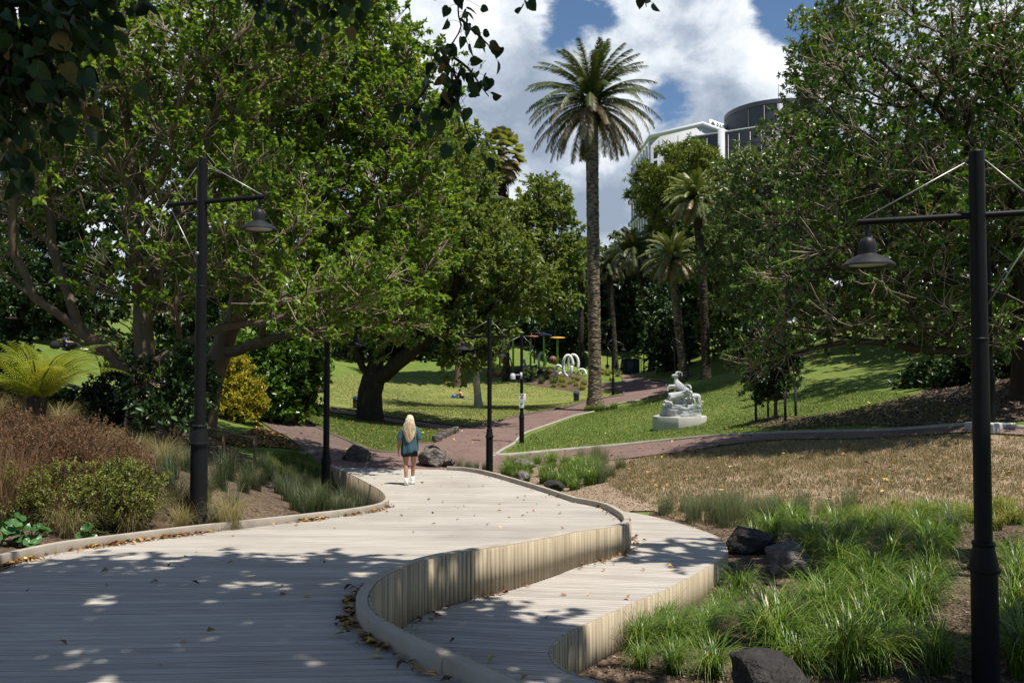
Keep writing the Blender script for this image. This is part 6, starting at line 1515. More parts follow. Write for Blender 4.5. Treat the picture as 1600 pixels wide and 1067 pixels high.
# ------------------------------------------------------------------ goat statue
def goat(t, nm, J, sc=1.0, horns=True, off=(0, 0, 0), yaw=0, sx=1, rk=1):
    c, s = math.cos(yaw), math.sin(yaw); Rm = np.array([(c, s, 0), (-s, c, 0), (0, 0, 1)])
    J = {k: (*v[:3], v[3] * 1.35 if k[:2] in ('fl', 'fr', 'bl', 'br') and k[-1] in '234' else v[3]) for k, v in J.items()}
    N = {k: (*((np.array(v[:3]) * [sx * sc, sc, sc]) @ Rm + np.array(off)), (tuple(np.array(v[3]) * sc * rk) if not np.isscalar(v[3]) else v[3] * sc * rk)) for k, v in J.items()}
    E = [('hip', 'mid'), ('mid', 'cst'), ('cst', 'nk1'), ('nk1', 'nk2'), ('nk2', 'hd'), ('hd', 'mz'), ('hip', 'tail'), ('hd', 'ear1'), ('hd', 'ear2'), ('mz', 'beard')]
    for L in ('fl', 'fr'): E += [('cst', L + '1'), (L + '1', L + '2'), (L + '2', L + '3'), (L + '3', L + '4')]
    for L in ('bl', 'br'): E += [('hip', L + '1'), (L + '1', L + '2'), (L + '2', L + '3'), (L + '3', L + '4')]
    g_ = link(nm, skin_mesh(nm, N, [e for e in E if e[0] in N and e[1] in N], 2), M['marble'], t)
    if horns:
        h = np.array(N['hd'][:3]); fw = unit(np.array(N['mz'][:3]) - h); sd = unit(np.cross(fw, [0, 0, 1.])); up = np.cross(sd, fw)
        for q in (-1, 1):
            a = np.linspace(0, 3.9, 14); R0 = .15 * sc
            pts = h + up * .06 * sc - fw * .01 + np.outer(np.sin(a) * R0, up) + np.outer(-(1 - np.cos(a)) * R0, fw) + np.outer((.03 + .035 * a) * q * sc, sd)
            MB().tube(pts, np.linspace(.042, .014, 14) * sc, 8).build('horn', M['marble'], g_, True)
    return g_
def statue():
    Y = 34.0; k = mpp(Y); c = P(1066, 668, Y); z = float(gz(c[0], Y))
    t = thing('goat_statue', 'pale stone statue of a rearing goat and smaller goats on a concrete plinth', 'statue', (c[0], Y, z - .03))
    X = lambda px: (px - 1066) * k
    poly = [(X(1022), .35), (X(1027), -.15), (X(1054), -.8), (X(1092), -.55), (X(1109), .5), (X(1094), 1.5), (X(1040), 1.5)]
    bevel(MB().prism(poly, -.1, .5).build('plinth', M['concrete'], t), .02)
    rng = np.random.default_rng(3)
    def rockslab(nm, z0, z1, x0, x1, y0, y1, seed):
        bm = bmesh.new(); bmesh.ops.create_cube(bm, size=1); bmesh.ops.subdivide_edges(bm, edges=bm.edges, cuts=14, use_grid_fill=True)
        for v in bm.verts:
            q = v.co.copy(); p = Vector((x0 + (q.x + .5) * (x1 - x0), y0 + (q.y + .5) * (y1 - y0), z0 + (q.z + .5) * (z1 - z0)))
            r_ = max(0, math.hypot(q.x, q.y) - .42) * .5; p.x -= q.x * r_ * (x1 - x0); p.y -= q.y * r_ * (y1 - y0)
            d = mnoise.fractal(p * 3 + Vector((seed, 0, 0)), 1, 2, 4)
            if q.z > -.49: p += Vector((q.x * .16, q.y * .16, .05 if q.z > .45 else 0)) * d
            v.co = p
        me = bpy.data.meshes.new(nm); bm.to_mesh(me); bm.free(); o = link(nm, me, M['marble_rock'], t); return autosmooth(o, 35)
    rockslab('rock_base', .503, .78, X(1035.5), X(1096.5), -.42, 1.0, 1)
    rockslab('rock_ledge', .78, .98, X(1038), X(1096.5), -.36, .96, 5)
    rockslab('rock_core', .95, 1.24, X(1056), X(1084), .3, .75, 9)
    zt = .97
    G1 = {'hip': (0, 0, .56, (.14, .13)), 'mid': (.26, 0, .52, (.125, .15)), 'cst': (.5, 0, .56, (.14, .17)), 'nk1': (.62, -.06, .66, .1), 'nk2': (.68, -.12, .76, .075), 'hd': (.76, -.18, .76, (.075, .075)), 'mz': (.86, -.24, .64, .045), 'tail': (-.13, 0, .65, .03), 'ear1': (.7, -.3, .76, .02), 'ear2': (.8, -.06, .8, .02), 'beard': (.84, -.22, .54, .018),
          'fl1': (.52, -.08, .44, .062), 'fl2': (.58, -.09, .25, .036), 'fl3': (.64, -.1, .12, .027), 'fl4': (.7, -.1, .02, .032), 'fr1': (.5, .08, .42, .062), 'fr2': (.46, .09, .24, .036), 'fr3': (.46, .09, .12, .027), 'fr4': (.5, .09, .02, .032),
          'bl1': (.02, -.08, .42, .095), 'bl2': (-.08, -.09, .27, .05), 'bl3': (-.06, -.09, .13, .028), 'bl4': (-.05, -.09, .02, .033), 'br1': (-.02, .08, .42, .095), 'br2': (-.2, .09, .26, .045), 'br3': (-.2, .1, .12, .028), 'br4': (-.2, .1, .02, .033)}
    goat(t, 'standing_goat', G1, .84, True, (X(1047.5), -.2, zt - .02), R(-4), 1.15, 1.3)
    G2 = {'hip': (.42, 0, .38, (.16, .17)), 'mid': (.25, 0, .56, (.135, .13)), 'cst': (.04, 0, .8, (.16, .16)), 'nk1': (-.03, 0, 1.03, .095), 'nk2': (-.045, 0, 1.2, .062), 'hd': (-.04, -.03, 1.36, (.08, .085)), 'mz': (-.19, -.1, 1.36, .042), 'tail': (.6, 0, .4, .03), 'ear1': (.02, -.15, 1.36, .02), 'ear2': (.02, .12, 1.38, .02), 'beard': (-.17, -.09, 1.24, .018),
          'fl1': (-.08, -.1, .76, .06), 'fl2': (-.3, -.12, .78, .04), 'fl3': (-.37, -.13, .62, .03), 'fl4': (-.39, -.13, .47, .035), 'fr1': (0, .1, .7, .06), 'fr2': (-.06, .12, .52, .04), 'fr3': (-.02, .12, .4, .03), 'fr4': (0, .12, .3, .034),
          'bl1': (.46, -.1, .28, .1), 'bl2': (.5, -.11, .14, .055), 'bl3': (.6, -.11, .06, .03), 'bl4': (.6, -.11, -.06, .034), 'br1': (.46, .1, .28, .1), 'br2': (.46, .12, .14, .055), 'br3': (.56, .12, .06, .03), 'br4': (.56, .12, -.06, .034)}
    goat(t, 'rearing_goat', G2, .76, True, (X(1060), .25, 1.2), R(4), 1.55, 1.62)
    G3 = {'hip': (.42, .1, .5, (.12, .12)), 'mid': (.28, .06, .5, (.12, .12)), 'cst': (.1, 0, .5, (.13, .13)), 'nk1': (0, -.02, .48, .09), 'nk2': (-.06, -.04, .42, .07), 'hd': (-.1, -.06, .34, (.06, .06)), 'mz': (-.12, -.08, .2, .035), 'tail': (.54, .12, .52, .025), 'ear1': (-.06, -.15, .36, .016),
          'fl1': (.1, -.1, .38, .055), 'fl2': (.16, -.12, .22, .035), 'fl3': (.18, -.12, .1, .027), 'fl4': (.17, -.12, .0, .03), 'fr1': (.05, .08, .38, .055), 'fr2': (.02, .1, .2, .035), 'fr3': (0, .1, .1, .027), 'fr4': (0, .1, .0, .03),
          'bl1': (.45, 0, .36, .08), 'bl2': (.42, -.04, .2, .042), 'bl3': (.5, -.04, .1, .027), 'bl4': (.52, -.04, .0, .03), 'br1': (.5, .16, .36, .08), 'br2': (.56, .18, .2, .042), 'br3': (.64, .18, .1, .027), 'br4': (.66, .18, .0, .03)}
    goat(t, 'butting_goat', G3, .86, True, (X(1079), -.1, zt - .01), R(0), .85, 1.3)
    KD = {k_: (v[0], v[1], v[2] * .8, v[3]) for k_, v in G1.items()}; KD['hd'] = (.76, -.04, .5, (.06, .06)); KD['mz'] = (.86, -.06, .42, .032)
    goat(t, 'kid_goat', KD, .4, False, (X(1046), -.3, zt - .03), R(165), .9, 1.3)
statue()

# ------------------------------------------------------------------ bins, rails, kiosk, bollards
def bin_(label, px, py, Y, h, rz=0):
    p = P(px, py, Y); s = h / 1.0; t = thing('litter_bin', label, 'bin', onz(p[0], p[1]), rz, 'litter bins on the central lawn'); t.scale = (s,) * 3
    bevel(MB().box((0, 0, .45), (.46, .46, .9), taper=1.08).build('body', M['bin'], t), .02)
    bevel(MB().box((0, 0, .93), (.56, .56, .1)).build('lid', M['blue'], t), .02)
    MB().rings([ell((0, 0, z), r_, r_, 18) for z, r_ in ((.98, .26), (1.03, .22), (1.06, .1))]).build('hood', M['bin'], t, True)
    MB().box((0, -.27, .8), (.3, .02, .1)).build('slot', M['ink'], t)
bin_('black litter bin with a blue lid on the lawn left of the tallest palm', 900.5, 629, 66, .92)
bin_('litter bin with a bright blue lid beside the forked tree trunk', 557, 640, 54.8, .88)
t = thing('kiosk', 'small dark green curved-roof kiosk beside the far end of the path', 'kiosk', onz(*P(985, 586, 105)[:2]), R(8))
k = mpp(105)
b = MB(); a = np.linspace(-.5, .5, 12); W_, D_ = 24 * k, 1.8
bevel(b.box((0, 0, 1.0), (W_, D_, 2.1)).build('wall', M['kiosk'], t), .08)
rr = [np.array([(x, -D_ / 2 - .3, 2.05 + .35 * (1 - (x / (W_ * .66)) ** 2)), (x, D_ / 2 + .3, 2.05 + .35 * (1 - (x / (W_ * .66)) ** 2)), (x, D_ / 2 + .3, 2.13 + .35 * (1 - (x / (W_ * .66)) ** 2)), (x, -D_ / 2 - .3, 2.13 + .35 * (1 - (x / (W_ * .66)) ** 2))]) for x in np.linspace(-W_ * .66, W_ * .66, 13)]
MB().rings(rr).build('roof', M['bin'], t)
for x in (-W_ * .6, W_ * .6): MB().tube([(x, -.8, -.1), (x, -.8, 2.1)], .05, 8).build('post', M['bin'], t)
MB().box((-.3, -D_ / 2 - .012, .95), (.8, .02, 1.8)).build('door', M['balcony'], t)
for px in (1045.5, 1053):
    o = MB().lathe([(0, 0), (.21, 0), (.2, .36), (.22, .38), (.2, .42), (0, .44)], 14).build('bollard', M['bin'], None, True); o.location = onz(*P(px, 603, 68)[:2]); tag(o, 'short dark stone bollard at the kerb corner behind the statue', 'bollard', 'bollards at the kerb corner')
def rail(label, pts, h, nails=1, r=.045):
    p0 = np.array(pts[0]); t = thing('rail_fence', label, 'fence', tuple(p0))
    for q in pts: q = np.array(q) - p0; MB().tube([q - [0, 0, .1], q + [0, 0, h]], r * 1.1, 8).build('post', M['wood_rail'], t, True)
    for j in range(nails):
        q = np.array([np.array(q_) - p0 + [0, 0, h - .08 - j * .32] for q_ in pts]); q[0] += (q[0] - q[1]) * .12; q[-1] += (q[-1] - q[-2]) * .12
        MB().tube(smooth_poly(q, .4), r, 8).build('rail', M['wood_rail'], t, True)
rail('low rustic timber rail on the left bank behind the tree fern', [onz(*P(x, y, Y)[:2]) for x, y, Y in ((60, 625, 20), (135, 650, 19.4), (160, 655, 18.8))], .85, 2)
rail('low timber rail below the golden bush', [onz(*P(x, y, Y)[:2]) for x, y, Y in ((298, 715, 18.5), (349, 718, 18.6), (398, 722, 18.8))], .72, 1, .035)

# ------------------------------------------------------------------ playground
def disc_pole(px, ybase, ytop, w, Y, disc, label, tilt=0, lean=0):
    b = np.array(onz(*P(px, ybase, Y)[:2])); tp = P(px + lean, ytop, Y); h = tp[2] - b[2]; k = mpp(Y)
    t = thing('disc_pole', label, 'play pole', tuple(b), 0, 'disc-topped poles in the playground')
    dx = tp[0] - b[0]
    MB().tube([(0, 0, -.1), (dx, 0, h)], .11, 12).build('pole', M['lime_paint'], t, True)
    d = MB().lathe([(0, -.08), (w * k / 2 * .6, -.07), (w * k / 2, -.03), (w * k / 2, .03), (w * k / 2 * .6, .07), (0, .09)], 26).build('disc', M[disc], t, True); d.location = (dx, 0, h); d.rotation_euler = (R(6), R(tilt), 0)
for a in [(801.8, 568, 510, 26, 86, 'lime_paint', 'tallest lime green pole with a tilted green disc', 9), (829, 570, 525.5, 25, 90, 'rust', 'green pole carrying a rust red disc', 0), (850, 573, 522, 24, 88, 'purple', 'green pole carrying a tilted purple disc', -8),
          (871, 574, 527.5, 24, 88, 'orange', 'green pole carrying an amber orange disc, rightmost of the poles', 0), (744, 562, 525, 22, 92, 'orange', 'pole with an orange disc partly behind the pale palm trunk', 5), (715, 562, 526, 15, 92, 'blue', 'pole with a bright blue disc half hidden by foliage', 0), (781, 570, 536, 9, 90, 'lime_paint', 'shorter lime green pole beside the silver arch', 0)]:
    disc_pole(a[0], a[1], a[2], a[3], a[4], a[5], a[6], -a[7])
def ring_sculpt(px, py, w, h, Y, r, label, a0=0, a1=360, rz=0, lean=0):
    k = mpp(Y); c = P(px, py, Y); a = np.radians(np.linspace(a0, a1, 40)); full = abs(a1 - a0) >= 360
    pts = np.stack([np.cos(a) * w * k / 2, np.linspace(-.25, .25, 40), np.sin(a) * h * k / 2], 1); pts[:, 0] += pts[:, 2] * lean
    o = MB().tube(pts, r, 10).build('ring_sculpture', M['white_plastic'], None, True); o.location = c; o.rotation_euler = (0, 0, rz)
    g0 = float(gz(c[0], c[1])); lowest = c[2] + pts[:, 2].min() - r
    if lowest > g0: o.location.z -= lowest - g0
    tag(o, label, 'play sculpture', 'white ring sculptures'); return o
ring_sculpt(887, 562, 15, 32, 84, .16, 'largest white upright ring in front of the other rings', 0, 360, R(10))
ring_sculpt(896, 563, 16, 27, 86, .16, 'white upright ring just behind the largest ring', -30, 300, R(-10))
ring_sculpt(872, 569, 11, 14, 85, .13, 'small white curl lying left of the largest ring', 20, 330)
ring_sculpt(909, 571, 12, 14, 85, .13, 'white low arch beside the tallest palm trunk', -10, 190)
ring_sculpt(847, 557, 10, 23, 89, .13, 'narrow white hoop behind the purple disc pole', -60, 250, R(20))
ring_sculpt(826, 560, 14, 24, 88, .15, 'white leaning tube left of the narrow hoop', 165, 255, 0, -.2)
def ball(px, py, w, h, Y, m, nm, label, cat, seed=1, rough=.02):
    k = mpp(Y); c = P(px, py, Y); bm = bmesh.new(); bmesh.ops.create_icosphere(bm, subdivisions=4, radius=1)
    for v in bm.verts:
        az = math.atan2(v.co.y, v.co.x); rb = 1 + rough * 3 * abs(math.sin(az * 5)) - rough
        v.co = Vector((v.co.x * w * k / 2 * rb, v.co.y * w * k / 2 * rb, v.co.z * h * k / 2))
    me = bpy.data.meshes.new(nm); bm.to_mesh(me); bm.free(); me.polygons.foreach_set('use_smooth', np.ones(len(me.polygons), dtype=bool))
    o = link(nm, me, M[m]); o.location = (c[0], c[1], max(c[2], float(gz(c[0], c[1])) + h * k / 2 - .1)); return tag(o, label, cat)
ball(864, 562, 11, 12, 90, 'maroon', 'ribbed_ball', 'ribbed maroon ball left of the orange disc pole', 'play sculpture', rough=.05)
o = ball(786, 563, 9, 10, 88, 'yellow', 'yellow_pod', 'bright yellow scalloped pod beside the short green pole', 'play sculpture', rough=.05); o.rotation_euler = (0, R(35), 0)
o = ball(849, 574, 5, 4, 83, 'yellow', 'stepping_pod', 'small yellow stepping pod at the foot of the purple disc pole', 'play sculpture', rough=.03)
k = mpp(88); c = np.array(onz(*P(790, 572, 88)[:2]))
t = thing('climbing_arch', 'silver curved climbing arch with a net in the playground', 'climbing frame', tuple(c))
a = np.linspace(0, 1, 14)
for dy in (0, .7): MB().tube(np.stack([-2.2 + 3.0 * a, np.full(14, dy), 2.9 * np.sqrt(1 - a ** 2.4)], 1), .07, 8).build('arch_tube', M['steel'], t, True)
for i in range(7): x = -1.8 + i * .38; z = 2.9 * math.sqrt(max(0, 1 - ((x + 2.2) / 3.0) ** 2.4)); MB().tube([(x, 0, z), (x, .7, z)], .03, 6).build('rung', M['steel'], t)
MB().tube([(-2.2, 0, 2.9), (-4.2, .2, 2.75)], .06, 8).build('beam', M['steel'], t)
for x in (-3.2, -4.2): MB().tube([(x, .2, -.3), (x + .35, .1, 2.8)], .06, 8).build('leg', M['steel'], t)
c = np.array(onz(*P(833, 576, 86)[:2])); b = MB()
for i in range(6): b.lathe([(.22, -.16), (.34, -.14), (.36, 0), (.34, .14), (.22, .16)], 14, (i * .3 - .8, 0, .25 + .5 * math.sin(i * .6)))
o = b.build('tyre_hump', M['tower_grey'], None, True); o.location = c; tag(o, 'grey ribbed hump between the purple and red disc poles', 'play sculpture')
for px, py, Y, w_, lab in ((872, 574, 86, 2.6, 'low lime green hoop rail below the white rings'), (838, 571, 88, 2.2, 'low lime green hoop rail left of the purple disc pole'), (905, 575, 85, 2.2, 'low lime green hoop rail beside the rightmost white arch')):
    c = np.array(onz(*P(px, py, Y)[:2])); a = np.linspace(0, math.pi, 16); b = MB()
    for i in range(3): b.tube(np.stack([(i - 1) * w_ / 3 + np.cos(a) * w_ / 6, 0 * a, np.sin(a) * .45 + .1], 1), .05, 8)
    o = b.build('hoop_rail', M['lime_paint'], None, True); o.location = c; tag(o, lab, 'play rail', 'lime hoop rails')
c = np.array(onz(*P(775, 573, 85)[:2])); o = bevel(MB().box((0, 0, .15), (2.2, .8, .5)).build('play_bench', M['rust']), .05); o.location = c; tag(o, 'low orange-brown play block left of the yellow pod', 'play block')

# ------------------------------------------------------------------ buildings
def wall_panel(mb, p0, p1, z0, z1, th):
    d = np.array(p1) - np.array(p0); L = np.linalg.norm(d); c = (np.array(p0) + np.array(p1)) / 2
    mb.box((c[0], c[1], (z0 + z1) / 2), (L, th, z1 - z0), yaw=math.atan2(d[1], d[0])); return mb
def hotel():
    top = 59.3; pl = [np.array(q) for q in ((34.4, 226.), (35.1, 200.), (45.6, 189.6), (53.5, 197.), (52, 232))]
    t = thing('hotel_building', 'tall white hotel with narrow dark windows and small balconies behind the conifer', 'building', (0, 0, 0))
    MB().prism(pl[::-1] if False else pl, -4, top).build('wall', M['white_paint'], t)
    def grow_(d): c = sum(pl) / 5; return [c + (p - c) * (1 + d / np.linalg.norm(p - c)) for p in pl]
    MB().prism(grow_(.7), top + .02, top + 1.0).build('cornice', M['white_trim'], t)
    def win(a, b, f, z, w, h, frame=True):
        d = b - a; L = np.linalg.norm(d); u = d / L; n = np.array([u[1], -u[0]]); c = a + u * f * L + n * .05; yaw = math.atan2(d[1], d[0])
        o = MB().box((c[0], c[1], z), (w + .25, .16, h + .25), yaw=yaw).build('window', M['balcony'], t)
        c2 = c + n * .09; MB().box((c2[0], c2[1], z), (w, .06, h), yaw=yaw).build('pane', M['glass_dark'], o)
        MB().box((*(c + n * .13), z), (w, .05, .12), yaw=yaw).build('mullion', M['balcony'], o)
    W = lambda a, b: (pl[a], pl[b])
    a, b = W(1, 2)
    for i in range(14): win(a, b, .1, top - 4 - i * 3.15, .75, 2.3)
    for f, ph in ((.42, 2.6), (.32, 6.2), (.9, 2.2), (.68, 5.4)):
        for i in range(13):
            if (i + int(f * 10)) % 2 == 0: win(a, b, f, top - ph - 1.2 - i * 3.15, .75, 2.3)
    mb = MB(); d = unit(b - a); n = np.array([d[1], -d[0]])
    for f in (.17, .25, .55, .8): c = a + (b - a) * f + n * .06; mb.box((c[0], c[1], top / 2), (.14, .14, top - 1.8), yaw=math.atan2(d[1], d[0]))
    mb.build('pilaster', M['white_trim'], t)
    a, b = W(0, 1); d = unit(b - a); n = np.array([d[1], -d[0]]); yaw = math.atan2(d[1], d[0])
    for j in range(7):
        f = .08 + j * .14; c = a + (b - a) * f
        for i in range(13):
            z = top - 4 - i * 3.15; win(a, b, f, z, 1.3, 2.5)
            if i in (1, 2, 4, 6, 8, 9, 10, 11, 12):
                q = c + n * .75; o = MB().box((q[0], q[1], z - 1.4), (2.6, 1.4, .18), yaw=yaw).build('balcony', M['white_trim'], t)
                q2 = c + n * 1.42; bb = MB().box((q2[0], q2[1], z - .35), (2.6, .05, .08), yaw=yaw)
                for g2 in range(9): q3 = q2 + d * (g2 - 4) * .31; bb.box((q3[0], q3[1], z - .8), (.05, .05, .95), yaw=yaw)
                bb.build('railing', M['balcony'], o)
    mb = MB()
    for j in range(8): c = a + (b - a) * (.01 + j * .14) + n * .25; mb.box((c[0], c[1], top / 2), (.7, .5, top - 1.8), yaw=yaw)
    mb.build('pier', M['white_trim'], t)
    a, b = W(2, 3)
    d = unit(b - a); n = np.array([d[1], -d[0]]); yaw = math.atan2(d[1], d[0]); c = a + (b - a) * .35 + n * .05
    o = MB().box((c[0], c[1], top - 3.6), (5.4, .16, 3.8), yaw=yaw).build('window', M['balcony'], t)
    for i in (-1, 0, 1): q = c + n * .1 + d * i * 1.75; MB().box((q[0], q[1], top - 3.6), (1.6, .06, 3.6), yaw=yaw).build('pane', M['glass_dark'], o)
    for i in range(8): win(a, b, .75, top - 4 - i * 3.15, 1.2, 2.2)
hotel()
def roof_sign():
    a = P(1108.5, 195, 195); b = P(1160, 199, 205); z0 = 60.6; d = b[:2] - a[:2]; L = np.linalg.norm(d); yaw = math.atan2(d[1], d[0]); c = (a + b) / 2
    t = thing('roof_sign', 'white rooftop sign board with dark lettering and a diamond emblem on the hotel', 'sign', (c[0], c[1], z0), yaw)
    h = 2.2
    MB().box((0, 0, h / 2 - .2), (L, .2, h + .4)).build('sign_board', M['sign_white'], t)
    text_mesh('lettering', 'PARKSIDE', 2.0, M['ink'], t, (-L / 2 + 7.4, -.13, h / 2), depth=.02).scale = (1.05, .95, 1)
    e = MB()
    for q in range(4):
        an = math.pi / 2 * q
        e.tube([(-L / 2 + 1.3 + .7 * math.cos(an), -.13, h / 2 + .8 * math.sin(an)), (-L / 2 + 1.3 + .7 * math.cos(an + math.pi / 2), -.13, h / 2 + .8 * math.sin(an + math.pi / 2))], .1, 5)
    e.lathe([(0, -.3), (.3, -.2), (.3, .2), (0, .3)], 8, (-L / 2 + 1.3, -.13, h / 2)); e.build('emblem', M['ink'], t)
    for q in np.linspace(-L / 2 + 1, L / 2 - 1, 4): MB().tube([(q, .3, -1.2), (q, .12, h * .8)], .09, 6).build('strut', M['balcony'], t)
roof_sign()
def black_block():
    t = thing('office_building', 'black glass building with a pale coping and a white column in front of the hotel', 'building', (0, 0, 0))
    a = P(1080, 212.5, 172); b = P(1290, 178, 152); n2 = np.array([.35, 1.]); za, zb = a[2], b[2]; z = 50.5
    # the coping line rises to the right because the block comes nearer
    a = P(1080, 212.5, (z - EYE) / ((573 - 212.5) / F)); b = P(1290, 180, (z - EYE) / ((573 - 180) / F)); pa, pb_ = a[:2], b[:2]
    pl = [pa, pb_, pb_ + n2 * 25, pa + n2 * 12]
    MB().prism(pl, -3, z).build('wall', M['black_glass'], t)
    c = sum(pl) / 4; MB().prism([c + (p - c) * 1.015 for p in pl], z + .01, z + .28).build('coping', M['grey_wall'], t)
    d = unit(pb_ - pa); n = np.array([d[1], -d[0]]); yaw = math.atan2(d[1], d[0])
    f = .245; q = pa + (pb_ - pa) * f + n * .5; MB().box((q[0], q[1], z / 2), (1.2, 1.0, z + 1.4), yaw=yaw).build('column', M['grey_wall'], t)
    mb = MB()
    for i in range(11):
        zz = z - 3.4 * i - 3; q = (pa + pb_) / 2 + n * .04; mb.box((q[0], q[1], zz), (np.linalg.norm(pb_ - pa), .08, .12), yaw=yaw)
    for i in range(12): q = pa + (pb_ - pa) * (i + .5) / 12 + n * .05; mb.box((q[0], q[1], 24), (.1, .08, 52), yaw=yaw)
    mb.build('mullions', M['black_glass'], t)
black_block()
def round_tower():
    Y = 200; c = P(1212, 300, Y); r_ = 12.3; top = 65.3
    t = thing('round_tower', 'dark grey cylindrical tower clad in mesh panels beside the hotel roof', 'building', (c[0], Y, 0))
    MB().lathe([(r_, 0), (r_, top), (r_ - .5, top + .01), (0, top + .02)], 96).build('wall', M['tower_grey'], t); autosmooth(t.children[-1], 30)
    autosmooth(MB().lathe([(r_ + .12, top - .8), (r_ + .18, top - .75), (r_ + .18, top + .25), (r_ - .3, top + .25)], 96).build('rim', M['balcony'], t), 30)
    for an, w, m in ((222, .25, 'bin'), (240, .25, 'bin'), (257, 1.3, 'tower_pale'), (276, .25, 'bin')):
        a = R(an); MB().box((math.cos(a) * (r_ + .05), math.sin(a) * (r_ + .05), top / 2), (w, .3, top - 2), yaw=a + math.pi / 2).build('panel_strip', M[m], t)
    MB().tube([(2, 3, top), (2, 3, top + 9)], .08, 5).build('mast', M['balcony'], t)
round_tower()
def plain_building(nm, label, px0, px1, ytop, Y, depth, floors, m='grey_wall'):
    a, b = P(px0, ytop, Y), P(px1, ytop, Y); w = b[0] - a[0]; z = a[2]
    t = thing(nm, label, 'building', (a[0], Y, 0)); MB().box((w / 2, depth / 2, z / 2 - 2), (w, depth, z + 4)).build('wall', M[m], t); MB().box((w / 2, depth / 2, z + .25), (w + .8, depth + .8, .5)).build('roof', M['white_trim'], t)
    nw = max(2, int(w / 3.2)); fh = 3.2
    for i in range(floors):
        for j in range(nw):
            x = w * (j + .5) / nw; zz = z - 2 - i * fh
            if zz < 1: continue
            o = MB().box((x, -.02, zz), (w / nw * .6, .1, 1.6)).build('window', M['balcony'], t); MB().box((x, -.09, zz), (w / nw * .5, .06, 1.4)).build('pane', M['glass_dark'], o)
plain_building('apartment_building', 'pale distant building glimpsed just right of the tallest palm trunk', 904, 938, 386, 260, 15, 6)
plain_building('apartment_building', 'white building showing through gaps in the trees right of the palms', 1165, 1330, 462, 100, 12, 3, 'white_paint')
plain_building('apartment_building', 'white house wall glimpsed through the trees above the playground', 790, 850, 478, 165, 12, 3, 'white_paint')
# ------------------------------------------------------------------ sky, sun, camera
w = bpy.data.worlds.new('World'); scene.world = w; w.use_nodes = True
nt = w.node_tree; nt.nodes.clear()
def wn(t_, **kw):
    n = nt.nodes.new(t_)
    for k, v in kw.items():
        if k in n.inputs: n.inputs[k].default_value = v
        else: setattr(n, k, v)
    return n
def wl(a, b): nt.links.new(a, b)
out = wn('ShaderNodeOutputWorld'); bg_ = wn('ShaderNodeBackground', Strength=.08)
sh = np.array(SUN_H) / np.linalg.norm(SUN_H); sdir = np.array([sh[0] * math.cos(SUN_EL), sh[1] * math.cos(SUN_EL), math.sin(SUN_EL)])
sky = wn('ShaderNodeTexSky', sky_type='NISHITA', sun_disc=False); sky.sun_elevation = SUN_EL; sky.sun_rotation = math.atan2(sh[0], sh[1]); sky.air_density = 1.0; sky.dust_density = .4; sky.ozone_density = 1.6
tc = wn('ShaderNodeTexCoord')
def wmath(op, a, b=None, c=None):
    n = wn('ShaderNodeMath', operation=op)
    for i, v in enumerate((a, b, c)):
        if v is None: continue
        if isinstance(v, (int, float)): n.inputs[i].default_value = v
        else: wl(v, n.inputs[i])
    return n.outputs[0]
mp = wn('ShaderNodeMapping'); mp.inputs['Scale'].default_value = (1, 1, 1.5); wl(tc.outputs['Generated'], mp.inputs['Vector'])
def wnoise(scale, det, rough, off=(0, 0, 0), dist=0):
    m2 = wn('ShaderNodeMapping'); m2.inputs['Location'].default_value = off; wl(mp.outputs['Vector'], m2.inputs['Vector'])
    n = wn('ShaderNodeTexNoise'); n.inputs['Scale'].default_value = scale; n.inputs['Detail'].default_value = det; n.inputs['Roughness'].default_value = rough; n.inputs['Distortion'].default_value = dist
    wl(m2.outputs['Vector'], n.inputs['Vector']); return n.outputs['Fac']
def blob(px, py, rad):
    d = unit(ray(px, py)); n = wn('ShaderNodeVectorMath', operation='DISTANCE'); wl(tc.outputs['Generated'], n.inputs[0]); n.inputs[1].default_value = tuple(d)
    m = wn('ShaderNodeMapRange', interpolation_type='SMOOTHSTEP'); m.inputs['From Min'].default_value = rad; m.inputs['From Max'].default_value = 0; wl(n.outputs['Value'], m.inputs['Value']); return m.outputs['Result']
n1 = wnoise(7.5, 10, .6, (3.1, .4, 1.7), .15)
n1 = wmath('ADD', wmath('MULTIPLY', wmath('SUBTRACT', n1, .5), 1.35), .5)
cov = wmath('ADD', n1, .24)
for x, y, r_, s in ((905, 10, .075, .36), (860, 60, .06, .2), (940, 40, .04, .12), (1050, 165, .05, .23), (1085, 150, .05, .1), (1235, 0, .085, .42), (1270, 45, .06, .25), (1010, 195, .04, .12)):
    cov = wmath('SUBTRACT', cov, wmath('MULTIPLY', blob(x, y, r_), s))
for x, y, r_, s in ((1090, 70, .1, .2), (700, 60, .16, .2), (800, 180, .12, .25), (960, 280, .14, .2), (1215, 110, .06, .15), (1000, 60, .07, .1)):
    cov = wmath('ADD', cov, wmath('MULTIPLY', blob(x, y, r_), s))
sx = wn('ShaderNodeSeparateXYZ'); wl(tc.outputs['Generated'], sx.inputs[0])
hi = wn('ShaderNodeMapRange'); hi.inputs['From Min'].default_value = .45; hi.inputs['From Max'].default_value = .8; hi.inputs['To Max'].default_value = .48; wl(sx.outputs['Z'], hi.inputs['Value'])
cov = wmath('SUBTRACT', cov, hi.outputs['Result'])
bk = wn('ShaderNodeMapRange'); bk.inputs['From Min'].default_value = -.1; bk.inputs['From Max'].default_value = -.6; bk.inputs['To Max'].default_value = .5; wl(sx.outputs['Y'], bk.inputs['Value'])
cov = wmath('SUBTRACT', cov, bk.outputs['Result'])
mask = wn('ShaderNodeMapRange', interpolation_type='SMOOTHSTEP'); mask.inputs['From Min'].default_value = .47; mask.inputs['From Max'].default_value = .66; wl(cov, mask.inputs['Value'])
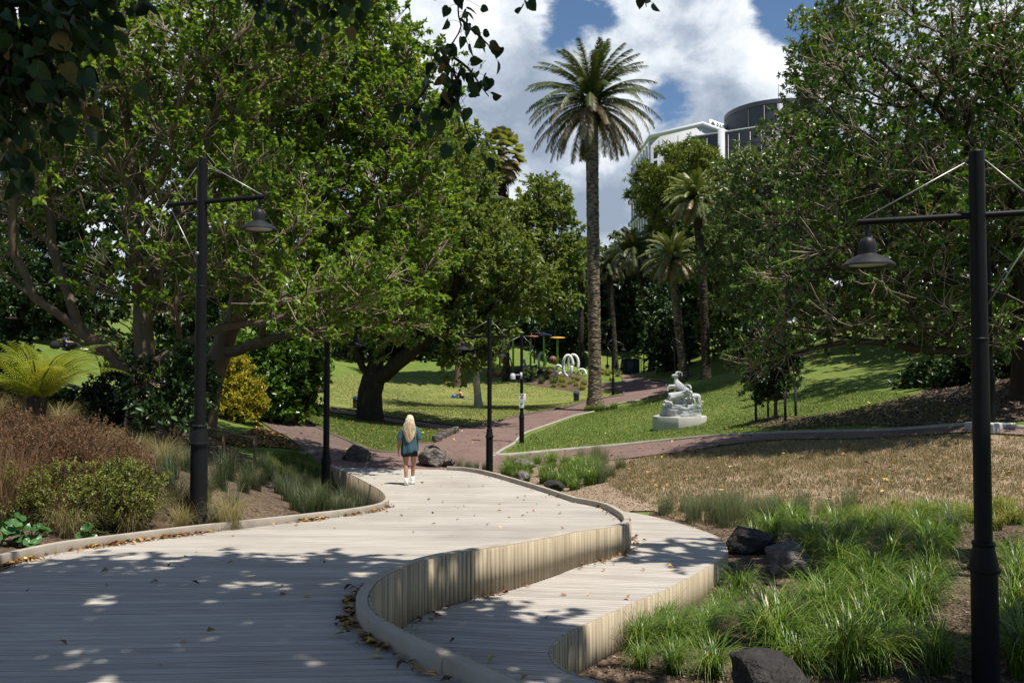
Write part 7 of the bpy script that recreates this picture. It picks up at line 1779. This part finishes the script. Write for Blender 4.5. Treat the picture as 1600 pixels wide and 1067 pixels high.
n2 = wnoise(6, 9, .6, (1.3, 7.4, 2.2), .3)
sh_ = wmath('ADD', wmath('MULTIPLY', n2, .75), wmath('MULTIPLY', n1, .35))
for x, y, r_, s in ((790, 130, .16, -.13), (1110, 150, .1, -.1), (940, 330, .12, -.12), (1180, 60, .1, .12), (720, 30, .14, .1), (930, 200, .08, .06), (1230, 100, .06, .1), (1000, 60, .08, .08)):
    sh_ = wmath('ADD', sh_, wmath('MULTIPLY', blob(x, y, r_), s))
cr = wn('ShaderNodeValToRGB'); wl(sh_, cr.inputs['Fac'])
els = [(.4, (.27, .33, .42)), (.49, (.4, .46, .55)), (.56, (.62, .67, .73)), (.65, (.82, .85, .88))]
while len(cr.color_ramp.elements) < 4: cr.color_ramp.elements.new(.5)
for e, (p_, c_) in zip(cr.color_ramp.elements, els): e.position = p_; e.color = (*c_, 1)
vm = wn('ShaderNodeVectorMath', operation='SCALE'); vm.inputs['Scale'].default_value = 11.0; wl(cr.outputs['Color'], vm.inputs[0])
tint = wn('ShaderNodeMix', data_type='RGBA', blend_type='MULTIPLY'); tint.inputs[0].default_value = 1; wl(sky.outputs['Color'], tint.inputs[6]); tint.inputs[7].default_value = (.76, .88, .96, 1)
mx = wn('ShaderNodeMix', data_type='RGBA'); wl(mask.outputs['Result'], mx.inputs[0]); wl(tint.outputs[2], mx.inputs[6]); wl(vm.outputs[0], mx.inputs[7])
wl(mx.outputs[2], bg_.inputs['Color']); wl(bg_.outputs[0], out.inputs['Surface'])

sun = bpy.data.lights.new('sun', 'SUN'); sun.energy = 5.0; sun.angle = R(.53); sun.color = (1, .94, .84)
so = bpy.data.objects.new('sun', sun); C.objects.link(so); so.rotation_euler = Vector(-sdir).to_track_quat('-Z', 'Y').to_euler(); so.location = (20, -12, 60)
cam = bpy.data.cameras.new('camera'); cam.lens = 28; cam.sensor_width = 36; cam.clip_start = .05; cam.clip_end = 3000
co = bpy.data.objects.new('camera', cam); C.objects.link(co); co.location = (0, 0, EYE); co.rotation_euler = (R(90) + PITCH, 0, 0)
scene.camera = co
scene.view_settings.view_transform = 'Standard'; scene.view_settings.look = 'None'; scene.view_settings.gamma = 1; scene.view_settings.exposure = 0.5
scene.render.engine = 'CYCLES'
scene.cycles.max_bounces = 6; scene.cycles.diffuse_bounces = 3; scene.cycles.glossy_bounces = 2; scene.cycles.transmission_bounces = 4; scene.cycles.transparent_max_bounces = 4
scene.cycles.sample_clamp_indirect = 6
